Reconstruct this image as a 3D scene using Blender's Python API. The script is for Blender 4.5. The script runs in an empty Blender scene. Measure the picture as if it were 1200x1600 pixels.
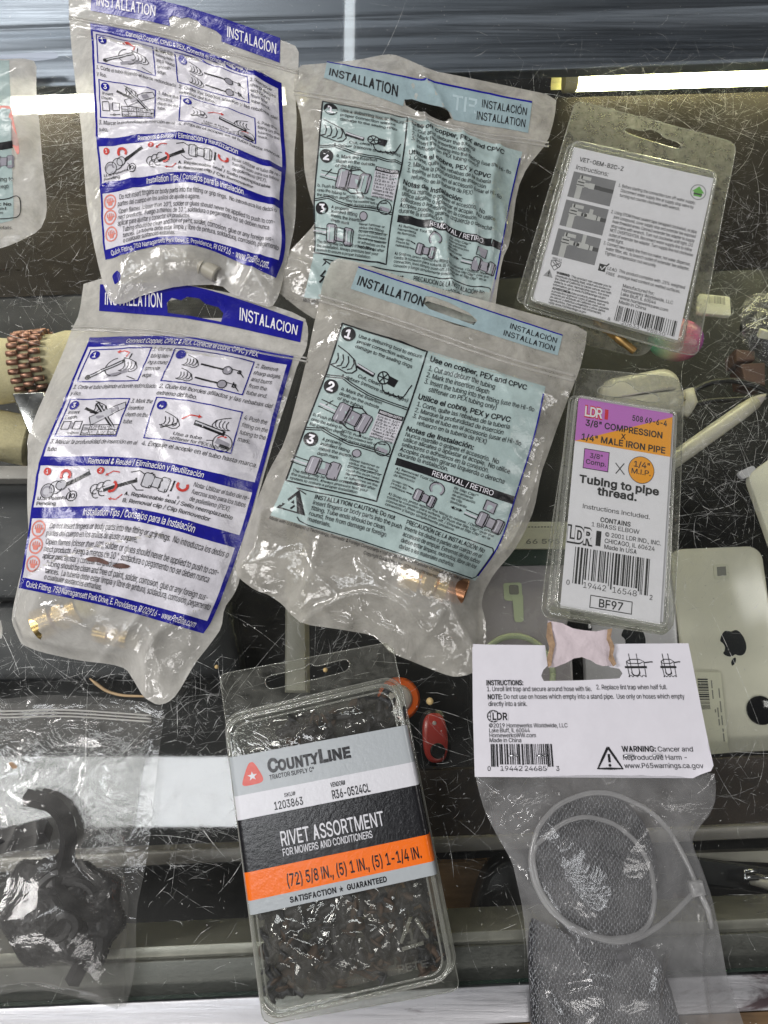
import bpy, math, random
import numpy as np
from mathutils import Vector
from mathutils.geometry import delaunay_2d_cdt

# ------------------------------------------------------------------ camera, world, lamps, exposure
SC = bpy.context.scene
COL = SC.collection
TH = math.radians(14.0)
CAM = np.array([0.0, -0.45 * math.tan(TH), 0.45])
FPX = 1200.0
cd = bpy.data.cameras.new('camera'); cam = bpy.data.objects.new('camera', cd); COL.objects.link(cam)
cam.location = CAM; cam.rotation_euler = (TH, 0, 0)
cd.sensor_fit = 'VERTICAL'; cd.sensor_height = 36; cd.sensor_width = 27; cd.lens = 27.0
cd.clip_start = 0.01; cd.clip_end = 50
SC.camera = cam
w = bpy.data.worlds.new('World'); SC.world = w; w.use_nodes = True
w.node_tree.nodes['Background'].inputs[0].default_value = (0.93, 0.96, 1.0, 1)
w.node_tree.nodes['Background'].inputs[1].default_value = 0.03
SC.view_settings.view_transform = 'Standard'; SC.view_settings.look = 'None'
SC.view_settings.exposure = 0.06; SC.view_settings.gamma = 1.0
SC.cycles.transparent_max_bounces = 40; SC.cycles.max_bounces = 12
SC.cycles.use_denoising = True
SC.cycles.caustics_reflective = False; SC.cycles.caustics_refractive = False
SC.cycles.sample_clamp_indirect = 8.0


def overhead_light(x, y, z, sx, sy, L, col=(1.0, 0.97, 0.95)):
    l = bpy.data.lights.new('overhead_light', 'AREA'); l.shape = 'RECTANGLE'; l.size = sx; l.size_y = sy
    l.energy = L * sx * sy * math.pi; l.color = col
    o = bpy.data.objects.new('overhead_light', l); COL.objects.link(o); o.location = (x, y, z)
    return o


overhead_light(-0.80, -0.37, 2.0, 1.20, 0.20, 11, (0.95, 0.97, 1.0))          # shop strip light that mirrors in the glass
overhead_light(-0.135, 2.75, 2.0, 0.040, 2.20, 8, (0.88, 0.95, 1.0))         # bare tube seen beside the rear rail
overhead_light(-2.1, 0.40, 2.0, 1.20, 0.60, 28)  # unseen key light added on the left, outside the mirrored view
overhead_light(-1.3, -1.90, 2.0, 1.20, 0.45, 16)  # this and the next three: unseen, added for brightness and film highlights
overhead_light(0.9, -2.05, 2.0, 1.20, 0.45, 9)
overhead_light(2.15, 0.3, 2.0, 1.20, 0.45, 9)
overhead_light(-1.5, 3.2, 2.0, 1.20, 0.60, 32)

# ------------------------------------------------------------------ pixel rays of the photograph -> points in the place
ct, st = math.cos(TH), math.sin(TH)


def P(x, y, z=0.0):
    """point at height z seen at photo position x, y (arrays allowed)"""
    x = np.asarray(x, float) - 600; v = np.asarray(y, float) - 800
    dx, dy, dz = x, FPX * st - v * ct, -FPX * ct - v * st
    t = (z - CAM[2]) / dz
    return np.stack([CAM[0] + dx * t, CAM[1] + dy * t, np.broadcast_to(z, np.shape(t)) + 0 * t], -1)


def PX(pts, z=0.0):
    a = np.array(pts, float)
    return P(a[:, 0], a[:, 1], z)


# ------------------------------------------------------------------ noise
_rng = np.random.RandomState(7)
_PERM = _rng.permutation(256); _PERM = np.concatenate([_PERM, _PERM, _PERM])
_G = np.stack([np.cos(np.linspace(0, 2 * np.pi, 256, endpoint=False)), np.sin(np.linspace(0, 2 * np.pi, 256, endpoint=False))], 1)


def perlin(x, y):
    xi = np.floor(x).astype(int); yi = np.floor(y).astype(int); xf = x - xi; yf = y - yi
    xi &= 255; yi &= 255
    u = xf * xf * xf * (xf * (xf * 6 - 15) + 10); v = yf * yf * yf * (yf * (yf * 6 - 15) + 10)

    def g(ix, iy, fx, fy):
        h = _PERM[_PERM[ix & 255] + (iy & 255)]
        return _G[h, 0] * fx + _G[h, 1] * fy
    a = g(xi, yi, xf, yf); b = g(xi + 1, yi, xf - 1, yf); c = g(xi, yi + 1, xf, yf - 1); d = g(xi + 1, yi + 1, xf - 1, yf - 1)
    return (a + u * (b - a)) * (1 - v) + (c + u * (d - c)) * v


def ridged(x, y, seed=0.0):
    return 1 - np.minimum(1, np.abs(perlin(x + seed, y + seed * 1.7)) * 2.2)


# ------------------------------------------------------------------ materials
def lin(r, g, b):
    f = lambda c: (c / 12.92 if c <= 0.04045 else ((c + 0.055) / 1.055) ** 2.4)
    return (f(r / 255), f(g / 255), f(b / 255), 1.0)


MATS = {}


def nt_of(name):
    m = bpy.data.materials.new(name); m.use_nodes = True
    nt = m.node_tree; nt.nodes.clear()
    out = nt.nodes.new('ShaderNodeOutputMaterial')
    MATS[name] = m
    return m, nt, out


def noise_node(nt, scale, detail=3, rough=0.55, stretch=None, dist=0.0):
    tc = nt.nodes.new('ShaderNodeTexCoord'); n = nt.nodes.new('ShaderNodeTexNoise')
    n.inputs['Scale'].default_value = scale; n.inputs['Detail'].default_value = detail; n.inputs['Roughness'].default_value = rough
    n.inputs['Distortion'].default_value = dist
    if stretch:
        mp = nt.nodes.new('ShaderNodeMapping'); mp.inputs['Scale'].default_value = stretch[:3]
        if len(stretch) > 3: mp.inputs['Rotation'].default_value = (0, 0, stretch[3])
        nt.links.new(tc.outputs['Object'], mp.inputs[0]); nt.links.new(mp.outputs[0], n.inputs['Vector'])
    else:
        nt.links.new(tc.outputs['Object'], n.inputs['Vector'])
    return n


def ramp(nt, sock, a, b, ca=0.0, cb=1.0):
    r = nt.nodes.new('ShaderNodeMapRange'); r.inputs[1].default_value = a; r.inputs[2].default_value = b
    r.inputs[3].default_value = ca; r.inputs[4].default_value = cb
    nt.links.new(sock, r.inputs[0])
    return r.outputs[0]


def bump_node(nt, sock, dist, strength=1.0):
    b = nt.nodes.new('ShaderNodeBump'); b.inputs['Distance'].default_value = dist; b.inputs['Strength'].default_value = strength
    nt.links.new(sock, b.inputs['Height'])
    return b.outputs[0]


def solid(name, col, rough=0.5, metal=0.0, bump=None, spec=0.5, var=0.0, vscale=60, coat=0.0, trans=0.0, stretch=None):
    """plain surface: base colour with blotchy variation, optional bump (scale, distance)"""
    m, nt, out = nt_of(name)
    p = nt.nodes.new('ShaderNodeBsdfPrincipled')
    p.inputs['Base Color'].default_value = col; p.inputs['Roughness'].default_value = rough; p.inputs['Metallic'].default_value = metal
    p.inputs['Specular IOR Level'].default_value = spec; p.inputs['Coat Weight'].default_value = coat; p.inputs['Coat Roughness'].default_value = 0.08
    if var:
        n = noise_node(nt, vscale, 5, 0.65, stretch)
        mx = nt.nodes.new('ShaderNodeMix'); mx.data_type = 'RGBA'
        mx.inputs[6].default_value = tuple(c * (1 - var) for c in col[:3]) + (1,)
        mx.inputs[7].default_value = tuple(min(1, c * (1 + var)) for c in col[:3]) + (1,)
        nt.links.new(ramp(nt, n.outputs[0], 0.3, 0.7), mx.inputs[0]); nt.links.new(mx.outputs[2], p.inputs['Base Color'])
        nt.links.new(ramp(nt, n.outputs[0], 0.3, 0.7, max(0.03, rough * 0.75), min(1, rough * 1.25)), p.inputs['Roughness'])
    if bump:
        n = noise_node(nt, bump[0], 4, 0.6, stretch)
        nt.links.new(bump_node(nt, n.outputs[0], bump[1]), p.inputs['Normal'])
    nt.links.new(p.outputs[0], out.inputs[0])
    return m


def thin_fresnel(nt, f0, nrm=None):
    """reflectance of a thin clear sheet, the same from both sides"""
    lw = nt.nodes.new('ShaderNodeLayerWeight'); lw.inputs[0].default_value = 0.5
    if nrm: nt.links.new(nrm, lw.inputs['Normal'])
    pw = nt.nodes.new('ShaderNodeMath'); pw.operation = 'POWER'; pw.inputs[1].default_value = 5; nt.links.new(lw.outputs['Facing'], pw.inputs[0])
    ma = nt.nodes.new('ShaderNodeMath'); ma.operation = 'MULTIPLY_ADD'; ma.use_clamp = True; ma.inputs[1].default_value = 1 - f0; ma.inputs[2].default_value = f0
    nt.links.new(pw.outputs[0], ma.inputs[0])
    return ma.outputs[0]


def film(name, milk=0.3, tint=(0.96, 0.95, 0.92), milkcol=(0.8, 0.79, 0.75), rough=0.09, ior=1.5, edge=0.5, bump=((140, 0.0012), (600, 0.00025)),
         cloud=0.5, cscale=45, gain=1.0, through=0.4):
    """thin clear plastic: see-through, glossy by Fresnel, cloudy where scuffed"""
    m, nt, out = nt_of(name)
    N, Lk = nt.nodes.new, nt.links.new
    nrm = None
    for sc_, d in bump:
        n = noise_node(nt, sc_, 4, 0.6, None, 0.6)
        b = N('ShaderNodeBump'); b.inputs['Distance'].default_value = d
        Lk(n.outputs[0], b.inputs['Height'])
        if nrm: Lk(nrm, b.inputs['Normal'])
        nrm = b.outputs[0]
    tr = N('ShaderNodeBsdfTransparent'); tr.inputs[0].default_value = tint + (1,)
    df = N('ShaderNodeBsdfDiffuse'); df.inputs[0].default_value = milkcol + (1,)
    tl = N('ShaderNodeBsdfTranslucent'); tl.inputs[0].default_value = milkcol + (1,)
    mk = N('ShaderNodeMixShader'); mk.inputs[0].default_value = through; Lk(df.outputs[0], mk.inputs[1]); Lk(tl.outputs[0], mk.inputs[2])
    gl = N('ShaderNodeBsdfGlossy'); gl.inputs['Roughness'].default_value = rough
    if nrm: Lk(nrm, gl.inputs['Normal'])
    lw = N('ShaderNodeLayerWeight'); lw.inputs[0].default_value = 0.35
    n2 = noise_node(nt, cscale, 6, 0.7, None, 0.4)
    cl = ramp(nt, n2.outputs[0], 0.32, 0.68, milk * (1 - cloud), min(0.95, milk * (1 + cloud)))
    ad = N('ShaderNodeMath'); ad.operation = 'MULTIPLY_ADD'; ad.use_clamp = True
    Lk(lw.outputs['Facing'], ad.inputs[0]); ad.inputs[1].default_value = edge; Lk(cl, ad.inputs[2])
    m1 = N('ShaderNodeMixShader'); Lk(ad.outputs[0], m1.inputs[0]); Lk(tr.outputs[0], m1.inputs[1]); Lk(mk.outputs[0], m1.inputs[2])
    m2 = N('ShaderNodeMixShader'); Lk(thin_fresnel(nt, 0.06 * gain, nrm), m2.inputs[0]); Lk(m1.outputs[0], m2.inputs[1]); Lk(gl.outputs[0], m2.inputs[2])
    Lk(m2.outputs[0], out.inputs[0])
    return m


def printed(name, col, rough=0.24, bump=((140, 0.0012), (600, 0.00025)), alpha=1.0, spec=0.5, var=0.05):
    """ink on plastic film: same crinkle as the film below it"""
    m, nt, out = nt_of(name)
    N, Lk = nt.nodes.new, nt.links.new
    p = N('ShaderNodeBsdfPrincipled'); p.inputs['Base Color'].default_value = col; p.inputs['Roughness'].default_value = rough
    p.inputs['Specular IOR Level'].default_value = spec; p.inputs['Alpha'].default_value = alpha
    if var:
        n = noise_node(nt, 70, 6, 0.7)
        mx = N('ShaderNodeMix'); mx.data_type = 'RGBA'
        mx.inputs[6].default_value = tuple(c * (1 - var * 1.6) for c in col[:3]) + (1,)
        mx.inputs[7].default_value = tuple(min(1, c * (1 + var * .6)) for c in col[:3]) + (1,)
        Lk(ramp(nt, n.outputs[0], 0.3, 0.62), mx.inputs[0]); Lk(mx.outputs[2], p.inputs['Base Color'])
    nrm = None
    for sc_, d in bump:
        n = noise_node(nt, sc_, 4, 0.6, None, 0.6)
        b = N('ShaderNodeBump'); b.inputs['Distance'].default_value = d
        Lk(n.outputs[0], b.inputs['Height'])
        if nrm: Lk(nrm, b.inputs['Normal'])
        nrm = b.outputs[0]
    if nrm: Lk(nrm, p.inputs['Normal'])
    Lk(p.outputs[0], out.inputs[0])
    return m


# ------------------------------------------------------------------ objects
def tag(o, label=None, cat=None, group=None, kind=None):
    for k, v in (('label', label), ('category', cat), ('group', group), ('kind', kind)):
        if v: o[k] = v
    return o


def thing(name, label, cat, loc, group=None):
    o = bpy.data.objects.new(name, None); COL.objects.link(o); o.location = tuple(loc); o.empty_display_size = 0.01
    return tag(o, label, cat, group)


class MB:
    """collects faces for ONE mesh object"""
    def __init__(self):
        self.v = []; self.f = []; self.mi = []; self.n = 0

    def add(self, verts, faces, mi=0):
        verts = np.asarray(verts, float); b = self.n
        self.v.append(verts); self.n += len(verts)
        self.f += [tuple(int(i) + b for i in f) for f in faces]
        self.mi += [mi] * len(faces) if np.isscalar(mi) else list(mi)
        return self

    def build(self, name, mats, parent=None, smooth=True, autosmooth=None):
        me = bpy.data.meshes.new(name)
        V = np.concatenate(self.v) if self.v else np.zeros((0, 3))
        off = np.array(parent.location) if parent is not None else np.zeros(3)
        pp = parent.parent if parent is not None else None
        while pp is not None:
            off = off + np.array(pp.location); pp = pp.parent
        c = np.zeros(3)
        if parent is None: c = np.array([V[:, 0].mean(), V[:, 1].mean(), V[:, 2].min()])
        me.from_pydata((V - off - c).tolist(), [], self.f)
        for m in (mats if isinstance(mats, (list, tuple)) else [mats]):
            me.materials.append(m if not isinstance(m, str) else MATS[m])
        me.polygons.foreach_set('material_index', self.mi)
        me.polygons.foreach_set('use_smooth', [smooth] * len(self.f))
        me.update()
        if autosmooth is not None:
            me.set_sharp_from_angle(angle=math.radians(autosmooth))
        o = bpy.data.objects.new(name, me); COL.objects.link(o)
        if parent is not None: o.parent = parent
        else: o.location = tuple(c)
        return o

    # shapes
    def tube(self, pts, r, n=8, mi=0, caps=True):
        pts = np.asarray(pts, float); m = len(pts)
        r = np.broadcast_to(r, (m,))
        t = np.gradient(pts, axis=0); t /= np.linalg.norm(t, axis=1)[:, None] + 1e-12
        up = np.array([0, 0, 1.0])
        a = np.cross(t, up); la = np.linalg.norm(a, axis=1)
        a[la < 1e-3] = np.array([1.0, 0, 0]); a /= np.linalg.norm(a, axis=1)[:, None]
        b = np.cross(a, t)
        th = np.linspace(0, 2 * np.pi, n, endpoint=False)
        V = pts[:, None] + r[:, None, None] * (np.cos(th)[None, :, None] * a[:, None] + np.sin(th)[None, :, None] * b[:, None])
        F = [(i * n + j, i * n + (j + 1) % n, (i + 1) * n + (j + 1) % n, (i + 1) * n + j) for i in range(m - 1) for j in range(n)]
        if caps: F += [tuple(range(n))[::-1], tuple(range((m - 1) * n, m * n))]
        return self.add(V.reshape(-1, 3), F, mi)

    def loft(self, rings, mi=0, cap0=False, cap1=True):
        n = len(rings[0]); F = []
        for i in range(len(rings) - 1):
            F += [(i * n + j, i * n + (j + 1) % n, (i + 1) * n + (j + 1) % n, (i + 1) * n + j) for j in range(n)]
        if cap0: F.append(tuple(range(n))[::-1])
        if cap1: F.append(tuple(range((len(rings) - 1) * n, len(rings) * n)))
        return self.add(np.concatenate(rings), F, mi)

    def prism(self, poly, z0, z1, mi=0, bev=0.0):
        """poly (n,2|3) world outline, ccw or cw; z0 bottom, z1 top; bev = small top bevel"""
        p = ccw(np.asarray(poly, float)[:, :2])
        R = [np.c_[p, np.full(len(p), z0)]]
        if bev:
            R.append(np.c_[p, np.full(len(p), z1 - bev)])
            q = inset(p, bev * 0.35); R.append(np.c_[q, np.full(len(p), z1 - bev * .3)])
            q = inset(p, bev); R.append(np.c_[q, np.full(len(p), z1)])
        else:
            R.append(np.c_[p, np.full(len(p), z1)])
        return self.loft(R, mi, True, True)

    def revolve(self, base, axis, prof, n=20, mi=0, sides=None):
        """prof: (distance along axis, radius)"""
        base = np.asarray(base, float); ax = np.asarray(axis, float); ax /= np.linalg.norm(ax)
        a = np.cross(ax, [0, 0, 1.0]); 
        if np.linalg.norm(a) < 1e-3: a = np.array([1.0, 0, 0])
        a /= np.linalg.norm(a); b = np.cross(ax, a)
        k = sides or n
        th = np.linspace(0, 2 * np.pi, k, endpoint=False)
        rings = [base + ax * d + r * (np.cos(th)[:, None] * a + np.sin(th)[:, None] * b) for d, r in prof]
        return self.loft(rings, mi, True, True)


def ccw(p):
    a = np.sum(p[:, 0] * np.roll(p[:, 1], -1) - p[:, 1] * np.roll(p[:, 0], -1))
    return p if a > 0 else p[::-1]


def inset(p, d):
    """offset a ccw polygon inwards"""
    e = np.roll(p, -1, 0) - p; e /= np.linalg.norm(e, axis=1)[:, None] + 1e-12
    nrm = np.c_[-e[:, 1], e[:, 0]]
    n0 = np.roll(nrm, 1, 0); b = n0 + nrm; b /= np.linalg.norm(b, axis=1)[:, None] + 1e-12
    k = np.clip(np.sum(b * nrm, 1), 0.35, 1)
    return p + b * (d / k)[:, None]


def rquad(c, r, ins=0.0, n=7):
    """rounded quadrilateral from 4 world corners"""
    c = inset(ccw(np.asarray(c, float)[:, :2]), ins)
    out = []
    for i in range(len(c)):
        a, b, d = c[i - 1], c[i], c[(i + 1) % len(c)]
        u = (a - b) / np.linalg.norm(a - b); v = (d - b) / np.linalg.norm(d - b)
        ca = np.clip(u @ v, -1, 1); half = math.acos(ca) / 2
        t = r / math.tan(half); cen = b + (u + v) / np.linalg.norm(u + v) * r / math.sin(half)
        p0, p1 = b + u * t, b + v * t
        a0 = math.atan2(*(p0 - cen)[::-1]); a1 = math.atan2(*(p1 - cen)[::-1])
        while a1 - a0 > math.pi: a1 -= 2 * math.pi
        while a1 - a0 < -math.pi: a1 += 2 * math.pi
        for k in np.linspace(a0, a1, n): out.append(cen + r * np.array([math.cos(k), math.sin(k)]))
    return np.array(out)


def in_poly(pt, poly):
    x, y = pt[:, 0], pt[:, 1]; r = np.zeros(len(pt), bool)
    j = len(poly) - 1
    for i in range(len(poly)):
        xi, yi = poly[i]; xj, yj = poly[j]
        c = ((yi > y) != (yj > y)) & (x < (xj - xi) * (y - yi) / (yj - yi + 1e-15) + xi)
        r ^= c; j = i
    return r


def dist_poly(pt, poly, closed=True):
    d = np.full(len(pt), 1e9)
    m = len(poly)
    for i in range(m if closed else m - 1):
        a, b = poly[i], poly[(i + 1) % m]; ab = b - a
        t = np.clip(((pt - a) @ ab) / (ab @ ab + 1e-15), 0, 1)
        d = np.minimum(d, np.linalg.norm(pt - a - t[:, None] * ab, axis=1))
    return d


def resample(poly, s, closed=True):
    out = []
    m = len(poly)
    for i in range(m if closed else m - 1):
        a, b = poly[i], poly[(i + 1) % m]; k = max(1, int(round(np.linalg.norm(b - a) / s)))
        for j in range(k): out.append(a + (b - a) * j / k)
    if not closed: out.append(poly[-1])
    return np.array(out)


def smooth_poly(pts, it=2, closed=True):
    """Chaikin-like rounding of a traced outline"""
    p = np.asarray(pts, float)
    for _ in range(it):
        q = np.roll(p, -1, 0)
        p2 = np.empty((2 * len(p), p.shape[1])); p2[0::2] = p * .8 + q * .2; p2[1::2] = p * .2 + q * .8
        p = p2 if closed else np.vstack([p[:1], p2[1:-2], p[-1:]])
    return p


def cdt(outline, s, holes=(), jitter=0.25, seed=1):
    """triangulate a flat outline with inner points about s apart; returns verts (n,2), tris"""
    rng = np.random.RandomState(seed)
    o = resample(outline, s)
    lo, hi = o.min(0), o.max(0)
    xs = np.arange(lo[0], hi[0], s); ys = np.arange(lo[1], hi[1], s * 0.87)
    g = np.array([(x + (s / 2 if j % 2 else 0), y) for j, y in enumerate(ys) for x in xs])
    g = g + rng.uniform(-jitter, jitter, g.shape) * s
    k = in_poly(g, o) & (dist_poly(g, o) > s * 0.5)
    hs = [resample(np.asarray(h), s * 0.7) for h in holes]
    for h in hs: k &= (dist_poly(g, h) > s * 0.4) & ~in_poly(g, h)
    g = g[k]
    V = [Vector(p) for p in o]; E = []; n = len(o)
    E += [(i, (i + 1) % n) for i in range(n)]
    for h in hs:
        b = len(V); V += [Vector(p) for p in h]; E += [(b + i, b + (i + 1) % len(h)) for i in range(len(h))]
    V += [Vector(p) for p in g]
    r = delaunay_2d_cdt(V, E, [], 0, 1e-7)
    vv = np.array([tuple(v) for v in r[0]]); ff = np.array([tuple(f) for f in r[2] if len(f) == 3])
    c = vv[ff].mean(1); keep = in_poly(c, o)
    for h in hs: keep &= ~in_poly(c, h)
    return vv, ff[keep]


# ------------------------------------------------------------------ crumpled film: a height field over a traced outline
class Surf:
    def __init__(self, outline_px, base=0.0006, T=0.008, w=0.016, bumps=(), flat=None, wr=0.0008, wf=60, creases=(), seed=0.0, stretch=(1, 1, 0), holes=(), fine=0.14):
        self.base = base if callable(base) else (lambda x, y: np.full(np.shape(x), base))
        def at_base(pts, up=0.0006):
            a = np.array(pts, float); z = np.full(len(a), 0.001)
            for _ in range(4):
                q = P(a[:, 0], a[:, 1], z); z = self.base(q[:, 0], q[:, 1]) + up
            return q[:, :2]
        self.out = ccw(smooth_poly(at_base(outline_px), 1)); self.T, self.w = T, w
        self.bumps = [(P(b[0], b[1], 0.004)[:2], b[2] * 0.000387, b[3]) for b in bumps]
        self.flat = None
        if flat: self.flat = at_base(flat)
        self.wr, self.wf, self.seed, self.fine = wr, wf, seed, fine
        self.cr = [(smooth_poly(at_base(c[0], 0.006), 2, False), c[1], c[2]) for c in creases]
        self.st = stretch
        self.holes = [ccw(at_base(h)) for h in holes]

    def body(self, p):
        """0 in the flat header, 1 in the pouch"""
        if self.flat is None: return np.ones(len(p))
        a, b = self.flat; t = (b - a) / np.linalg.norm(b - a); n = np.array([t[1], -t[0]])   # points down the picture for left-to-right lines
        d = (p - a) @ n
        return np.clip((d + 0.002) / 0.014, 0, 1) ** 1.3

    def smooth(self, p):
        d = dist_poly(p, self.out); bd = self.body(p)
        h = self.base(p[:, 0], p[:, 1]) + 0.0004 + bd * self.T * (1 - np.exp(-(d / self.w) ** 1.4))
        for c, r, a in self.bumps:
            q = np.sum((p - c) ** 2, 1) / r ** 2
            h = h + a * np.exp(-q) * np.minimum(1, d / 0.006)
        return h, d, bd

    def H(self, p):
        p = np.asarray(p)[:, :2]
        h, d, bd = self.smooth(p)
        sx, sy, an = self.st
        X = (p[:, 0] * math.cos(an) + p[:, 1] * math.sin(an)) * sx; Y = (-p[:, 0] * math.sin(an) + p[:, 1] * math.cos(an)) * sy
        wx = perlin(X * 30 + self.seed, Y * 30) * 0.012; wy = perlin(X * 30, Y * 30 + self.seed) * 0.012
        r = 0.62 * ridged((X + wx) * self.wf, (Y + wy) * self.wf, self.seed) ** 2 + self.fine * ridged((X + wy) * self.wf * 2.7, (Y + wx) * self.wf * 2.7, self.seed + 5) ** 2 \
            + 1.5 * perlin(X * self.wf * .55, Y * self.wf * .55 + self.seed)
        amp = self.wr * (0.35 + 0.65 * bd) * np.minimum(1, d / 0.005 + 0.12)
        h = h + amp * r
        for c, a, wd in self.cr:
            dd = dist_poly(p, c, False); h = h + a * np.exp(-np.abs(dd / wd) ** 1.3)
        return h

    def lift(self, px, off=0.0):
        """photo positions -> points on the crumpled film"""
        px = np.asarray(px, float)
        z = np.full(len(px), 0.004)
        for _ in range(4):
            q = P(px[:, 0], px[:, 1], z); z = self.smooth(q[:, :2])[0]
        q = P(px[:, 0], px[:, 1], z)
        q[:, 2] = self.H(q) + off
        return q

    def front(self, s=0.0014):
        v, f = cdt(self.out, s, self.holes)
        rng = np.random.RandomState(3)
        return np.c_[v, self.H(v)], f

    def back(self, s=0.006, out=None):
        v, f = cdt(self.out if out is None else out, s, self.holes)
        return np.c_[v, self.base(v[:, 0], v[:, 1]) + 0.0001 + 0.0003 * (perlin(v[:, 0] * 60, v[:, 1] * 60) + 0.6)], f


def make_film(surf, name, mat, parent, s=0.0014, backout=None, back=True):
    b = MB(); v, f = surf.front(s); b.add(v, f)
    o = b.build(name, mat, parent)
    if back:
        b = MB(); v, f = surf.back(out=backout); b.add(v, f[:, ::-1])
        b.build('back_film', mat, parent)
    return o


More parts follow.
